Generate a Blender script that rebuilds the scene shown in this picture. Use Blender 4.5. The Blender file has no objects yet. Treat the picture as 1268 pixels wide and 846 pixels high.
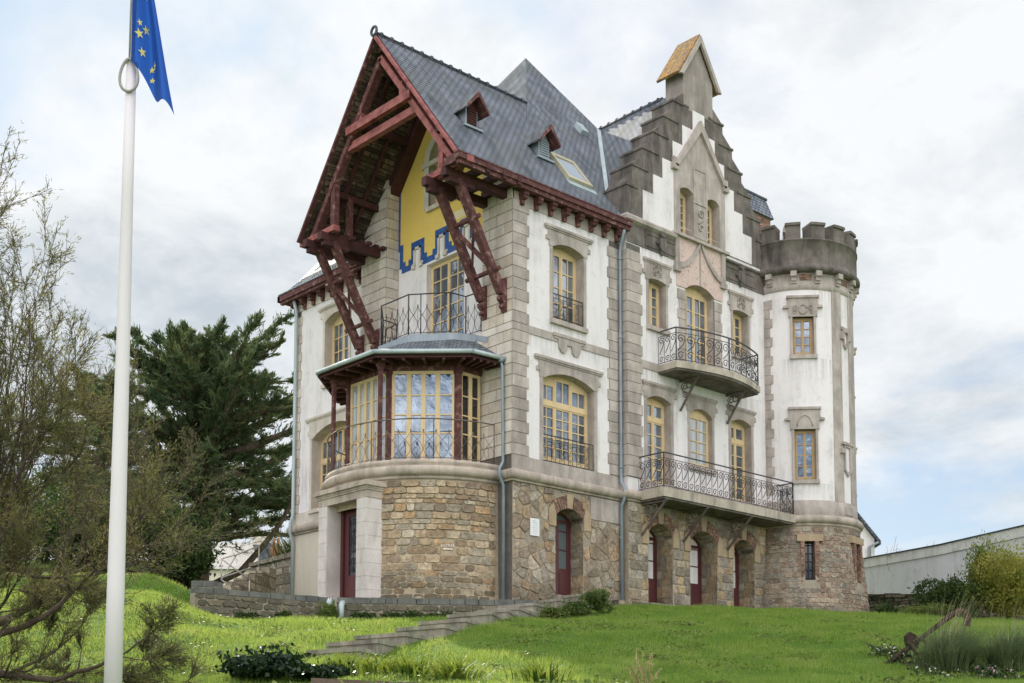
import bpy, math, random
import numpy as np
from mathutils import Vector, Matrix
from mathutils.geometry import tessellate_polygon

R = math.radians
SC = bpy.context.scene
COL = SC.collection
random.seed(7)
RNG = np.random.default_rng(7)

# ------------------------------------------------------------------ camera
CAM_POS = np.array([-23.228, -25.474, -4.087])
FWD = np.array([0.6740, 0.7387])          # horizontal view direction
RGT = np.array([0.7387, -0.6740])         # horizontal right
cam_d = bpy.data.cameras.new('camera')
cam = bpy.data.objects.new('camera', cam_d)
COL.objects.link(cam)
SC.camera = cam
cam_d.sensor_width = 36.0
cam_d.lens = 1597.55 / 1268 * 36.0
cam_d.shift_y = (792.93 - 423.0) / 1268.0  # architectural (shift) lens
cam_d.clip_end = 6000.0
_r = Vector((0.73874579, -0.67397996, 0.00238011))
_u = -Vector((0.06098568, 0.06332833, -0.99612764))
_b = -Vector((0.67121934, 0.73603025, 0.08788666))
cam.matrix_world = Matrix(((_r.x, _u.x, _b.x, CAM_POS[0]), (_r.y, _u.y, _b.y, CAM_POS[1]),
                           (_r.z, _u.z, _b.z, CAM_POS[2]), (0, 0, 0, 1)))

# ------------------------------------------------------------------ light
SUN_AZ = math.atan2(0.933, 0.358)           # towards the sun, behind the house on the left
SUN_EL = R(35)
SKY_STRENGTH = 0.10
sun_d = bpy.data.lights.new('sun', 'SUN')
sun_d.energy = 5.0
sun_d.angle = R(1.2)
sun_d.color = (1.0, 0.93, 0.80)
sun = bpy.data.objects.new('sun', sun_d)
COL.objects.link(sun)
_sd = Vector((math.cos(SUN_AZ) * math.cos(SUN_EL), math.sin(SUN_AZ) * math.cos(SUN_EL), math.sin(SUN_EL)))
sun.rotation_euler = _sd.to_track_quat('Z', 'Y').to_euler()
sun.location = (0, 0, 60)

world = bpy.data.worlds.new('World')
SC.world = world
world.use_nodes = True


class NT:
    """small helper to wire shader nodes"""
    def __init__(s, tree):
        s.t = tree
        tree.nodes.clear()

    def n(s, typ, ins=None, **props):
        nd = s.t.nodes.new(typ)
        for k, v in props.items():
            setattr(nd, k, v)
        for k, v in (ins or {}).items():
            sock = nd.inputs[k]
            if isinstance(v, bpy.types.NodeSocket):
                s.t.links.new(v, sock)
            else:
                if sock.type == 'RGBA' and len(v) == 3:
                    v = (*v, 1)
                sock.default_value = v
        return nd

    def noise(s, vec, scale, detail=4, rough=0.55, dist=0.0):
        return s.n('ShaderNodeTexNoise', {'Vector': vec, 'Scale': scale, 'Detail': detail, 'Roughness': rough, 'Distortion': dist}).outputs['Fac']

    def ramp(s, fac, stops, interp='LINEAR'):
        nd = s.n('ShaderNodeValToRGB', {'Fac': fac})
        cr = nd.color_ramp
        cr.interpolation = interp
        while len(cr.elements) < len(stops):
            cr.elements.new(0.5)
        for e, (p, c) in zip(cr.elements, stops):
            e.position = p
            e.color = (c, c, c, 1) if isinstance(c, (int, float)) else (*c, 1)
        return nd.outputs['Color']

    def mix(s, fac, a, b, blend='MIX'):
        nd = s.n('ShaderNodeMix', data_type='RGBA', blend_type=blend)
        for sock, v in ((nd.inputs[0], fac), (nd.inputs[6], a), (nd.inputs[7], b)):
            if isinstance(v, bpy.types.NodeSocket):
                s.t.links.new(v, sock)
            elif isinstance(v, (int, float)):
                sock.default_value = v
            else:
                sock.default_value = (*v, 1)
        return nd.outputs[2]

    def math(s, op, a, b=0.0, clamp=False):
        nd = s.n('ShaderNodeMath', operation=op, use_clamp=clamp)
        for i, v in enumerate((a, b)):
            if isinstance(v, bpy.types.NodeSocket):
                s.t.links.new(v, nd.inputs[i])
            else:
                nd.inputs[i].default_value = v
        return nd.outputs[0]

    def scale(s, vec, sc):
        return s.n('ShaderNodeMapping', {'Vector': vec, 'Scale': sc}).outputs[0]

    def bump(s, h, strength=0.5, dist=0.02):
        return s.n('ShaderNodeBump', {'Height': h, 'Strength': strength, 'Distance': dist}).outputs[0]

    def pos(s):
        return s.n('ShaderNodeNewGeometry').outputs['Position']

    def uv(s):
        return s.n('ShaderNodeTexCoord').outputs['UV']

    def out(s, col, rough=0.8, normal=None, spec=0.3, metal=0.0, transl=0.0, transl_col=None):
        ins = {'Base Color': col, 'Roughness': rough, 'Specular IOR Level': spec, 'Metallic': metal}
        if normal is not None:
            ins['Normal'] = normal
        b = s.n('ShaderNodeBsdfPrincipled', ins).outputs[0]
        if transl > 0:
            t = s.n('ShaderNodeBsdfTranslucent', {'Color': transl_col if transl_col is not None else col}).outputs[0]
            m = s.n('ShaderNodeMixShader', {0: transl, 1: b, 2: t})
            b = m.outputs[0]
        s.n('ShaderNodeOutputMaterial', {'Surface': b})


# sky: Nishita air behind a broken layer of bright cloud (mapped on view direction = real sky)
w = NT(world.node_tree)
tc = w.n('ShaderNodeTexCoord').outputs['Generated']
sky = w.n('ShaderNodeTexSky', sky_type='NISHITA', sun_disc=False)
sky.sun_elevation = SUN_EL
sky.sun_rotation = math.pi / 2 - SUN_AZ
sky.air_density = 1.0
sky.dust_density = 1.0
# cloud field, mirrored about the garden axis
ds_ = w.n('ShaderNodeVectorMath', {0: tc, 1: (RGT[0], RGT[1], 0)}, operation='DOT_PRODUCT').outputs['Value']
rf_ = w.n('ShaderNodeVectorMath', {0: (RGT[0] * 2, RGT[1] * 2, 0), 'Scale': ds_}, operation='SCALE').outputs[0]
cd_ = w.n('ShaderNodeVectorMath', {0: tc, 1: rf_}, operation='SUBTRACT').outputs[0]
sep = w.n('ShaderNodeSeparateXYZ', {0: cd_})
zc = w.math('ADD', w.math('MAXIMUM', sep.outputs[2], 0.0), 0.22)
px = w.math('DIVIDE', sep.outputs[0], zc)
py = w.math('DIVIDE', sep.outputs[1], zc)
cv = w.n('ShaderNodeCombineXYZ', {0: px, 1: py, 2: 3.9}).outputs[0]
n1 = w.noise(cv, 1.55, 8, 0.56, 0.25)
n2 = w.noise(w.scale(cv, (1, 1, 1)), 0.9, 7, 0.6, 0.4)
n3 = w.noise(w.n('ShaderNodeMapping', {'Vector': cv, 'Location': (3.1, 1.7, 5.0)}).outputs[0], 3.2, 9, 0.62, 0.3)
cover = w.ramp(n1, [(0.40, 0.0), (0.53, 1.0)])
shade = w.ramp(w.math('ADD', w.math('MULTIPLY', n2, 0.42), w.math('MULTIPLY', n3, 0.58)), [(0.37, (0.50, 0.55, 0.60)), (0.455, (0.69, 0.72, 0.74)), (0.55, (0.85, 0.86, 0.87))])
# clouds behind the camera brightened and warmed, added to light the facades
dotp = w.n('ShaderNodeVectorMath', {0: tc, 1: (-FWD[0], -FWD[1], 0.25)}, operation='DOT_PRODUCT').outputs['Value']
front = w.n('ShaderNodeMapRange', {'Value': dotp, 'From Min': -0.2, 'From Max': 0.75, 'To Min': 1.0, 'To Max': 2.75}, interpolation_type='SMOOTHSTEP').outputs[0]
cloud = w.mix(1.0, shade, w.n('ShaderNodeCombineColor', {0: front, 1: w.math('ADD', w.math('MULTIPLY', front, 0.94), 0.06), 2: w.math('ADD', w.math('MULTIPLY', front, 0.925), 0.075)}).outputs[0], 'MULTIPLY')
skyc = w.mix(1.0, sky.outputs[0], (SKY_STRENGTH,) * 3, 'MULTIPLY')
skyc = w.mix(1.0, skyc, (0.58, 0.70, 0.84), 'DARKEN')
skyc = w.mix(0.35, skyc, (0.55, 0.68, 0.82))      # thin high veil in the gaps
fin = w.mix(w.math('MULTIPLY', cover, 0.93), skyc, cloud)
bg = w.n('ShaderNodeBackground', {'Color': fin, 'Strength': 1.0})
w.n('ShaderNodeOutputWorld', {'Surface': bg.outputs[0]})

SC.view_settings.view_transform = 'Standard'
SC.view_settings.look = 'None'
SC.view_settings.gamma = 1.0
SC.view_settings.exposure = 0.22
SC.view_settings.use_curve_mapping = False

# ------------------------------------------------------------------ materials


def mat(name):
    m = bpy.data.materials.new(name)
    m.use_nodes = True
    return m, NT(m.node_tree)


def plain(name, stops, scale=3.0, rough=0.8, bump=0.0, stretch=(1, 1, 1), spec=0.3, metal=0.0, detail=6, fine=0.0, transl=0.0, distort=0.0):
    m, t = mat(name)
    v = t.scale(t.pos(), stretch)
    n = t.noise(v, scale, detail, 0.6, distort)
    c = t.ramp(n, stops)
    nrm = None
    if fine:
        f = t.noise(t.pos(), 55, 3, 0.7)
        c = t.mix(fine, c, t.ramp(f, [(0.3, 0.25), (0.7, 0.9)]), 'OVERLAY')
    if bump:
        nrm = t.bump(t.noise(t.pos(), scale * 6, 5, 0.65), bump, 0.02)
    t.out(c, rough, nrm, spec, metal, transl)
    return m


def render_plaster(name, base, dirt, amount=0.5, sills=()):
    m, t = mat(name)
    p = t.pos()
    streak = t.noise(t.scale(p, (1.6, 1.6, 0.16)), 1.6, 7, 0.62, 0.3)
    blot = t.noise(p, 0.8, 8, 0.66, 0.5)
    drip = t.math('MULTIPLY', t.ramp(t.noise(t.scale(p, (5.0, 5.0, 0.22)), 1.3, 6, 0.6, 0.2), [(0.54, 0.0), (0.70, 1.0)]), t.ramp(t.noise(p, 0.55, 5, 0.6), [(0.47, 0.0), (0.60, 1.0)]))
    fine = t.noise(p, 22, 4, 0.6)
    f = t.math('MULTIPLY', t.ramp(streak, [(0.46, 0.0), (0.72, 1.0)]), t.ramp(blot, [(0.42, 0.0), (0.66, 1.0)]))
    c = t.mix(t.math('MULTIPLY', f, amount), base, dirt)
    c = t.mix(t.math('MULTIPLY', drip, amount * 0.35), c, dirt)
    c = t.mix(0.16, c, t.ramp(fine, [(0.3, 0.2), (0.7, 0.85)]), 'OVERLAY')
    c = t.mix(t.math('MULTIPLY', t.ramp(t.noise(p, 3.2, 6, 0.7), [(0.56, 0.0), (0.74, 1.0)]), amount * 0.45), c, dirt)
    if sills:
        # rain streaks running down from sills, bands and balcony ends
        sx = t.n('ShaderNodeSeparateXYZ', {0: p})
        fine_s = t.ramp(t.noise(t.scale(p, (9.0, 9.0, 0.12)), 1.4, 4, 0.6, 0.1), [(0.40, 0.0), (0.66, 1.0)])
        tot = None
        for x0, x1, zt, ln in sills:
            a = t.math('GREATER_THAN', sx.outputs[0], x0)
            b = t.math('LESS_THAN', sx.outputs[0], x1)
            u = t.math('DIVIDE', t.math('SUBTRACT', zt, sx.outputs[2]), ln)
            f_ = t.math('MULTIPLY', t.math('MULTIPLY', a, b), t.math('MULTIPLY', t.math('GREATER_THAN', u, 0.0), t.math('SUBTRACT', 1.0, u, True)))
            tot = f_ if tot is None else t.math('MAXIMUM', tot, f_)
        tot = t.math('MULTIPLY', t.math('MULTIPLY', tot, fine_s), t.math('LESS_THAN', sx.outputs[1], 0.2))
        c = t.mix(t.math('MULTIPLY', tot, 0.5), c, dirt)
    t.out(c, 0.9, t.bump(fine, 0.25, 0.01), 0.2)
    return m


WHITE = render_plaster('white_render', (0.80, 0.755, 0.755), (0.34, 0.318, 0.305), 0.8, [(1.42, 2.90, 8.03, 1.0), (5.2, 6.2, 8.66, 0.9), (9.3, 10.3, 8.66, 0.9), (.5, 3.8, 7.53, .55), (5.0, 5.75, 7.42, .9), (9.7, 10.7, 7.5, 1.0), (5.0, 10.9, 11.14, .5), (.5, 3.8, 11.12, .4), (6.9, 8.5, 4.84, .8), (12.0, 14.9, 11.14, 1.1), (11.2, 12.4, 8.84, .9), (11.2, 12.4, 4.68, .5)])
CREAM_RENDER = render_plaster('cream_render', (0.66, 0.60, 0.50), (0.40, 0.35, 0.28), 0.5)
YELLOW = render_plaster('yellow_render', (0.76, 0.54, 0.14), (0.62, 0.48, 0.22), 0.5)
WALLGREY = render_plaster('garden_render', (0.58, 0.59, 0.61), (0.27, 0.27, 0.265), 0.85)


def granite(name, dark, light, stain, amt, per_block=0.0):
    m, t = mat(name)
    p = t.pos()
    g = t.noise(p, 95, 2, 0.8)
    b = t.noise(p, 2.6, 6, 0.6)
    st = t.noise(t.scale(p, (1.7, 1.7, 0.35)), 1.5, 8, 0.68, 0.6)
    c = t.ramp(b, [(0.3, dark), (0.7, light)])
    if per_block:
        ri = t.n('ShaderNodeNewGeometry').outputs['Random Per Island']
        c = t.mix(per_block, c, t.ramp(ri, [(0.0, (0.16, 0.15, 0.13)), (0.5, (0.5, 0.5, 0.5)), (1.0, (0.82, 0.80, 0.78))]), 'OVERLAY')
    c = t.mix(0.32, c, t.ramp(g, [(0.3, 0.15), (0.7, 0.85)]), 'OVERLAY')
    c = t.mix(t.math('MULTIPLY', t.ramp(st, [(0.45, 0.0), (0.68, 1.0)]), amt), c, stain)
    t.out(c, 0.88, t.bump(t.noise(p, 30, 4, 0.7), 0.35, 0.012), 0.25)
    return m


GRANITE = granite('grey_granite', (0.365, 0.316, 0.284), (0.54, 0.475, 0.432), (0.19, 0.167, 0.153), 0.6)
GRANITE_L = granite('lit_side_granite', (0.53, 0.468, 0.405), (0.72, 0.645, 0.565), (0.31, 0.268, 0.23), 0.45)  # granite lightened for the left-facing fronts, their brighter light in the colour
BLOCK = granite('quoin_granite', (0.365, 0.316, 0.284), (0.54, 0.475, 0.432), (0.19, 0.167, 0.153), 0.6, 0.32)
BLOCK_L = granite('lit_side_ashlar', (0.53, 0.468, 0.405), (0.71, 0.635, 0.555), (0.31, 0.268, 0.23), 0.5, 0.32)  # paler, warmer copy of the quoin granite: left fronts' light put in
DARKSTONE = granite('weathered_cement', (0.11, 0.095, 0.084), (0.235, 0.205, 0.182), (0.048, 0.043, 0.039), 0.85)
MOULD = granite('lichened_moulding', (0.39, 0.328, 0.275), (0.57, 0.485, 0.415), (0.19, 0.168, 0.145), 0.7)
SLABSTONE = granite('balcony_slab', (0.42, 0.365, 0.295), (0.57, 0.50, 0.42), (0.16, 0.14, 0.12), 0.75)
COPING = granite('dark_coping', (0.085, 0.09, 0.085), (0.17, 0.175, 0.16), (0.26, 0.25, 0.2), 0.5)
PORCHST = granite('porch_granite', (0.60, 0.545, 0.515), (0.72, 0.66, 0.63), (0.35, 0.315, 0.285), 0.5)
MORTAR = plain('mortar', [(0.3, (0.10, 0.09, 0.08)), (0.7, (0.16, 0.145, 0.125))], 4)


def rubble(name, cols, mortar, scale, rnd=0.9, stretch=(1, 1.25, 1)):
    m, t = mat(name)
    uv = t.uv()
    wv = t.n('ShaderNodeTexNoise', {'Vector': uv, 'Scale': 2.5, 'Detail': 3.0}).outputs['Color']
    wv = t.mix(0.16, uv, wv, 'ADD')
    w2 = t.n('ShaderNodeTexNoise', {'Vector': uv, 'Scale': 11.0, 'Detail': 3.0}).outputs['Color']
    wv = t.mix(0.05, wv, w2, 'ADD')
    v = t.scale(wv, stretch)
    vo = t.n('ShaderNodeTexVoronoi', {'Vector': v, 'Scale': scale, 'Randomness': rnd}, voronoi_dimensions='2D')
    ed = t.n('ShaderNodeTexVoronoi', {'Vector': v, 'Scale': scale, 'Randomness': rnd}, voronoi_dimensions='2D', feature='DISTANCE_TO_EDGE').outputs['Distance']
    rid = t.n('ShaderNodeSeparateColor', {0: vo.outputs['Color']})
    c = t.ramp(rid.outputs[0], [(i / len(cols), cc) for i, cc in enumerate(cols)], 'CONSTANT')
    n = t.noise(t.pos(), 9, 6, 0.7)
    c = t.mix(0.75, c, t.ramp(n, [(0.25, 0.12), (0.75, 0.88)]), 'OVERLAY')
    c = t.mix(0.5, c, t.ramp(rid.outputs[1], [(0, 0.22), (1, 0.8)]), 'OVERLAY')
    k = t.ramp(t.math('ADD', ed, t.math('MULTIPLY', t.math('SUBTRACT', n, 0.5), 0.16)), [(0.01, 0.0), (0.065, 1.0)])
    c = t.mix(k, mortar, c)
    hh = t.ramp(ed, [(0.0, 0.0), (0.10, 1.0)])
    ao_ = t.ramp(ed, [(0.03, 0.55), (0.09, 1.0)])
    t.out(c, 0.92, t.bump(t.math('ADD', hh, t.math('MULTIPLY', n, 0.6)), 0.8, 0.05), 0.2)
    return m




def loose_stone(name, cols, contrast=.35, lichen=0.0):
    """stones modelled one by one: colour differs per stone"""
    m, t = mat(name)
    g = t.n('ShaderNodeNewGeometry')
    r1 = g.outputs['Random Per Island']
    c = t.ramp(r1, [(i / len(cols), cc) for i, cc in enumerate(cols)], 'CONSTANT')
    r2 = t.math('FRACT', t.math('MULTIPLY', r1, 37.7))
    c = t.mix(contrast, c, t.ramp(r2, [(0, 0.2), (1, 0.8)]), 'OVERLAY')
    p = g.outputs['Position']
    n = t.noise(p, 9, 8, 0.72, 0.3)
    c = t.mix(0.85, c, t.ramp(n, [(0.25, 0.12), (0.75, 0.9)]), 'OVERLAY')
    c = t.mix(0.3, c, t.ramp(t.noise(p, 60, 3, 0.7), [(0.3, 0.2), (0.7, 0.8)]), 'OVERLAY')
    st = t.math('MULTIPLY', t.ramp(t.noise(t.scale(p, (1, 1, .6)), 1.1, 6, 0.65), [(0.48, 0.0), (0.66, 1.0)]), 0.45)
    c = t.mix(st, c, (0.13, 0.11, 0.085))
    if lichen:
        lf = t.math('MULTIPLY', t.ramp(t.noise(p, 5.5, 8, 0.75), [(0.57, 0.0), (0.64, 1.0)]), lichen)
        c = t.mix(lf, c, (0.50, 0.48, 0.42))
    # damp and moss near the ground
    sz = t.n('ShaderNodeSeparateXYZ', {0: p}).outputs[2]
    low = t.n('ShaderNodeMapRange', {'Value': t.math('ADD', sz, t.math('MULTIPLY', n, 0.5)), 'From Min': 0.25, 'From Max': 1.1, 'To Min': 0.7, 'To Max': 0.0}).outputs[0]
    c = t.mix(low, c, (0.10, 0.095, 0.06))
    t.out(c, 0.93, t.bump(t.noise(p, 16, 6, 0.7), 0.9, 0.03), 0.2)
    return m


BAYBLOCK = loose_stone('golden_stone', [(0.32, 0.235, 0.155), (0.44, 0.335, 0.225), (0.38, 0.285, 0.19), (0.43, 0.365, 0.28), (0.44, 0.295, 0.17), (0.37, 0.31, 0.235), (0.48, 0.38, 0.265), (0.27, 0.205, 0.15)], .3)
TOWERBLOCK = loose_stone('tower_stone', [(0.25, 0.18, 0.135), (0.34, 0.265, 0.205), (0.30, 0.21, 0.155), (0.31, 0.27, 0.22), (0.36, 0.28, 0.21), (0.24, 0.20, 0.165)], .25, 0.9)
JAMBBLOCK = loose_stone('jamb_stone', [(0.28, 0.235, 0.18), (0.42, 0.34, 0.245), (0.35, 0.31, 0.255), (0.40, 0.305, 0.19), (0.26, 0.225, 0.185)], .35)
RUBBLEBLOCK = loose_stone('rubble_stone', [(0.28, 0.23, 0.175), (0.39, 0.315, 0.235), (0.43, 0.36, 0.28), (0.36, 0.28, 0.195), (0.31, 0.275, 0.23), (0.39, 0.275, 0.18), (0.40, 0.345, 0.275), (0.33, 0.255, 0.19)], .3)
TERRBLOCK = loose_stone('terrace_stone', [(0.20, 0.175, 0.14), (0.46, 0.385, 0.285), (0.33, 0.29, 0.24), (0.54, 0.45, 0.32), (0.19, 0.17, 0.15)], .45, 0.9)
LIMEMORTAR = plain('sandy_mortar', [(0.3, (0.34, 0.275, 0.19)), (0.7, (0.48, 0.395, 0.285))], 7, 0.95, 0.5, fine=0.3)
GREYMORTAR = plain('grey_mortar', [(0.3, (0.27, 0.23, 0.18)), (0.7, (0.39, 0.335, 0.265))], 7, 0.95, 0.5, fine=0.3)
RUBBLE = rubble('granite_rubble', [(0.20, 0.175, 0.145), (0.33, 0.275, 0.215), (0.38, 0.33, 0.27), (0.31, 0.25, 0.18), (0.24, 0.225, 0.20), (0.36, 0.235, 0.145), (0.36, 0.325, 0.28), (0.29, 0.215, 0.165)], (0.42, 0.365, 0.29), 2.9, 1.0)


def coursed(name, cols, mortar, bw, rh, lichen=0.0, msize=0.018, warp=0.06, dark=0.0, contrast=0.45):
    m, t = mat(name)
    uv = t.uv()
    wv = t.n('ShaderNodeTexNoise', {'Vector': uv, 'Scale': 1.6, 'Detail': 4.0, 'Roughness': 0.6}).outputs['Color']
    wv = t.mix(1.0, wv, (0.5, 0.5, 0.5), 'SUBTRACT')
    v = t.mix(warp * 2, uv, wv, 'ADD')
    wf = t.mix(1.0, t.n('ShaderNodeTexNoise', {'Vector': uv, 'Scale': 9.0, 'Detail': 3.0}).outputs['Color'], (0.5, 0.5, 0.5), 'SUBTRACT')
    v = t.mix(min(warp, .08), v, wf, 'ADD')
    # rows vary in height, stones vary in length
    sx = t.n('ShaderNodeSeparateXYZ', {0: v})
    yy = t.math('ADD', sx.outputs[1], t.math('MULTIPLY', t.math('SINE', t.math('MULTIPLY', sx.outputs[1], 5.3)), 0.07))
    row = t.math('FLOOR', t.math('DIVIDE', yy, rh))
    jit = t.n('ShaderNodeTexWhiteNoise', {'W': row}, noise_dimensions='1D').outputs['Value']
    xx = t.math('ADD', sx.outputs[0], t.math('MULTIPLY', t.math('SINE', t.math('ADD', t.math('MULTIPLY', sx.outputs[0], 3.1), t.math('MULTIPLY', jit, 40))), 0.17))
    xx = t.math('ADD', xx, t.math('MULTIPLY', jit, 3.0))
    vv = t.n('ShaderNodeCombineXYZ', {0: xx, 1: yy}).outputs[0]
    br = t.n('ShaderNodeTexBrick', {'Vector': vv, 'Color1': (0, 0, 0), 'Color2': (1, 1, 1), 'Mortar': (0.5, 0.5, 0.5), 'Scale': 1.0, 'Mortar Size': msize, 'Mortar Smooth': 0.5, 'Bias': 0.0, 'Brick Width': bw, 'Row Height': rh}, offset=0.5)
    rr_ = t.math('FRACT', t.math('MULTIPLY', t.n('ShaderNodeSeparateColor', {0: br.outputs['Color']}).outputs[0], 7.31))
    c = t.ramp(rr_, [(i / len(cols), cc) for i, cc in enumerate(cols)], 'CONSTANT')
    c = t.mix(contrast, c, t.ramp(t.math('FRACT', t.math('MULTIPLY', rr_, 5.7)), [(0, 0.15), (1, 0.85)]), 'OVERLAY')
    n = t.noise(t.pos(), 8, 7, 0.7)
    big = t.noise(t.pos(), 1.1, 5, 0.6)
    c = t.mix(0.8, c, t.ramp(n, [(0.25, 0.1), (0.75, 0.92)]), 'OVERLAY')
    c = t.mix(0.5, c, t.ramp(big, [(0.3, 0.3), (0.7, 0.7)]), 'OVERLAY')
    mf = t.ramp(t.math('ADD', br.outputs['Fac'], t.math('MULTIPLY', t.math('SUBTRACT', n, 0.5), 0.5)), [(0.35, 0.0), (0.75, 1.0)])
    c = t.mix(mf, c, mortar)
    if lichen:
        lf = t.math('MULTIPLY', t.ramp(t.noise(t.pos(), 5.5, 8, 0.75), [(0.58, 0.0), (0.66, 1.0)]), lichen)
        c = t.mix(lf, c, (0.46, 0.45, 0.40))
        df = t.math('MULTIPLY', t.ramp(t.noise(t.pos(), 1.3, 6, 0.7), [(0.5, 0.0), (0.62, 1.0)]), dark)
        c = t.mix(df, c, (0.07, 0.06, 0.05))
    hgt = t.math('ADD', t.math('MULTIPLY', t.math('SUBTRACT', 1.0, br.outputs['Fac']), 0.8), t.math('MULTIPLY', n, 0.9))
    t.out(c, 0.92, t.bump(hgt, 1.0, 0.07), 0.2)
    return m


BAYSTONE = coursed('golden_rubble', [(0.32, 0.235, 0.155), (0.44, 0.335, 0.225), (0.38, 0.285, 0.19), (0.42, 0.36, 0.28), (0.44, 0.29, 0.165), (0.37, 0.31, 0.235), (0.47, 0.37, 0.255), (0.29, 0.215, 0.155)], (0.46, 0.365, 0.25), 0.36, 0.176, 0.0, 0.022, 0.10, 0.0, 0.28)
TOWERSTONE = coursed('tower_rubble', [(0.21, 0.145, 0.11), (0.31, 0.235, 0.18), (0.27, 0.175, 0.125), (0.29, 0.25, 0.205), (0.34, 0.255, 0.19), (0.18, 0.155, 0.13)], (0.30, 0.255, 0.20), 0.38, 0.17, 0.85, 0.014, 0.05, 0.4)
JAMBSTONE = coursed('jamb_blocks', [(0.25, 0.21, 0.16), (0.37, 0.30, 0.215), (0.31, 0.275, 0.225), (0.35, 0.265, 0.165), (0.22, 0.19, 0.155)], (0.38, 0.325, 0.245), 0.55, 0.31, 0.0, 0.016, 0.04)
TERRSTONE = coursed('terrace_rubble', [(0.14, 0.12, 0.095), (0.32, 0.27, 0.195), (0.23, 0.205, 0.165), (0.38, 0.315, 0.22), (0.12, 0.11, 0.095)], (0.20, 0.175, 0.14), 0.42, 0.22, 0.6, 0.02, 0.09, 0.3)
BOSSED = coursed('bossed_blocks', [(0.34, 0.29, 0.22), (0.43, 0.375, 0.29), (0.38, 0.33, 0.255)], (0.22, 0.185, 0.14), 0.62, 0.30, 0.0, 0.02, 0.02)
DRYSTONE = coursed('mossy_drystone', [(0.06, 0.06, 0.04), (0.13, 0.11, 0.08), (0.09, 0.085, 0.06), (0.17, 0.14, 0.10)], (0.025, 0.03, 0.016), 0.4, 0.16, 0.5, 0.03, 0.1, 0.4)
STEPSTONE = granite('step_granite', (0.24, 0.215, 0.175), (0.40, 0.37, 0.30), (0.075, 0.07, 0.06), 0.7)
BRICK = coursed('red_brick', [(0.26, 0.145, 0.105), (0.34, 0.20, 0.15), (0.30, 0.17, 0.125), (0.24, 0.15, 0.115)], (0.30, 0.25, 0.20), 0.2, 0.075, 0.0, 0.008, 0.0)


def slate(name, cols, bw=0.24, rh=0.13, moss=0.5):
    m, t = mat(name)
    uv = t.uv()
    wv = t.n('ShaderNodeTexNoise', {'Vector': uv, 'Scale': 6.0, 'Detail': 2.0}).outputs['Color']
    v = t.mix(0.008, uv, wv, 'ADD')
    br = t.n('ShaderNodeTexBrick', {'Vector': v, 'Color1': (0, 0, 0), 'Color2': (1, 1, 1), 'Mortar': (0, 0, 0), 'Scale': 1.0, 'Mortar Size': 0.017, 'Mortar Smooth': 0.2, 'Brick Width': bw, 'Row Height': rh}, offset=0.5)
    c = t.ramp(br.outputs['Color'], [(i / (len(cols) - 1), cc) for i, cc in enumerate(cols)])
    n = t.noise(t.scale(uv, (1.0, 0.35, 1.0)), 2.2, 7, 0.68, 0.4)
    c = t.mix(0.8, c, t.ramp(n, [(0.28, 0.12), (0.72, 0.9)]), 'OVERLAY')
    gm = t.math('MULTIPLY', t.ramp(t.noise(uv, 0.75, 7, 0.65, 0.5), [(0.48, 0.0), (0.66, 1.0)]), moss)
    c = t.mix(gm, c, (0.15, 0.165, 0.12))
    wh = t.math('MULTIPLY', t.ramp(t.noise(t.scale(uv, (3.0, 1.2, 1)), 5.0, 6, 0.75), [(0.60, 0.0), (0.74, 1.0)]), 0.45)
    c = t.mix(wh, c, (0.34, 0.36, 0.36))
    c = t.mix(t.math('MULTIPLY', br.outputs['Fac'], 0.8), c, (0.02, 0.024, 0.03))
    sx = t.n('ShaderNodeSeparateXYZ', {0: v})
    saw = t.math('FRACT', t.math('DIVIDE', sx.outputs[1], rh))
    hgt = t.math('SUBTRACT', t.math('SUBTRACT', 1.0, saw), t.math('MULTIPLY', br.outputs['Fac'], 0.7))
    hgt = t.math('ADD', hgt, t.math('MULTIPLY', br.outputs['Color'], 0.35))
    t.out(c, 0.7, t.bump(hgt, 1.0, 0.05), 0.22)
    return m


SLATE = slate('blue_slate', [(0.135, 0.152, 0.178), (0.185, 0.205, 0.238), (0.16, 0.178, 0.208), (0.205, 0.225, 0.252)], 0.22, 0.15, 0.5)
SLATE2 = slate('pale_slate', [(0.20, 0.215, 0.235), (0.26, 0.27, 0.285), (0.23, 0.24, 0.255)], 0.3, 0.2, 0.15)
SLATE3 = slate('dark_slate', [(0.075, 0.085, 0.10), (0.11, 0.12, 0.14), (0.09, 0.10, 0.12)], 0.3, 0.16, 0.2)
LICHEN = plain('lichen_slates', [(0.40, (0.12, 0.11, 0.095)), (0.43, (0.40, 0.17, 0.02)), (0.485, (0.50, 0.29, 0.04)), (0.505, (0.13, 0.12, 0.095)), (0.545, (0.15, 0.135, 0.11)), (0.56, (0.45, 0.21, 0.025)), (0.62, (0.11, 0.10, 0.085))], 5.0, 0.9, 0.6, detail=8)

REDWOOD = plain('oxblood_timber', [(0.30, (0.072, 0.030, 0.030)), (0.50, (0.122, 0.048, 0.046)), (0.57, (0.138, 0.058, 0.055)), (0.63, (0.27, 0.155, 0.14))], 6.5, 0.7, 0.3, (1, 1, 1), 0.25, detail=9)
PINKWOOD = plain('sunlit_faded_timber', [(0.34, (0.15, 0.042, 0.04)), (0.48, (0.30, 0.095, 0.088)), (0.7, (0.40, 0.15, 0.135))], 4.0, 0.65, 0.2, (1, 1, 1), 0.3)  # faded red, with the pink of sunlit faces put into the colour
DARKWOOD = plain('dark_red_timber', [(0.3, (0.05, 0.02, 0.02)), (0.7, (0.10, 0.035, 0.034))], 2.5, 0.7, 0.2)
DOORRED = plain('red_door_paint', [(0.3, (0.085, 0.024, 0.026)), (0.7, (0.115, 0.036, 0.036))], 3.0, 0.4, 0.05, (1, 1, 0.2), 0.5)
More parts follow.
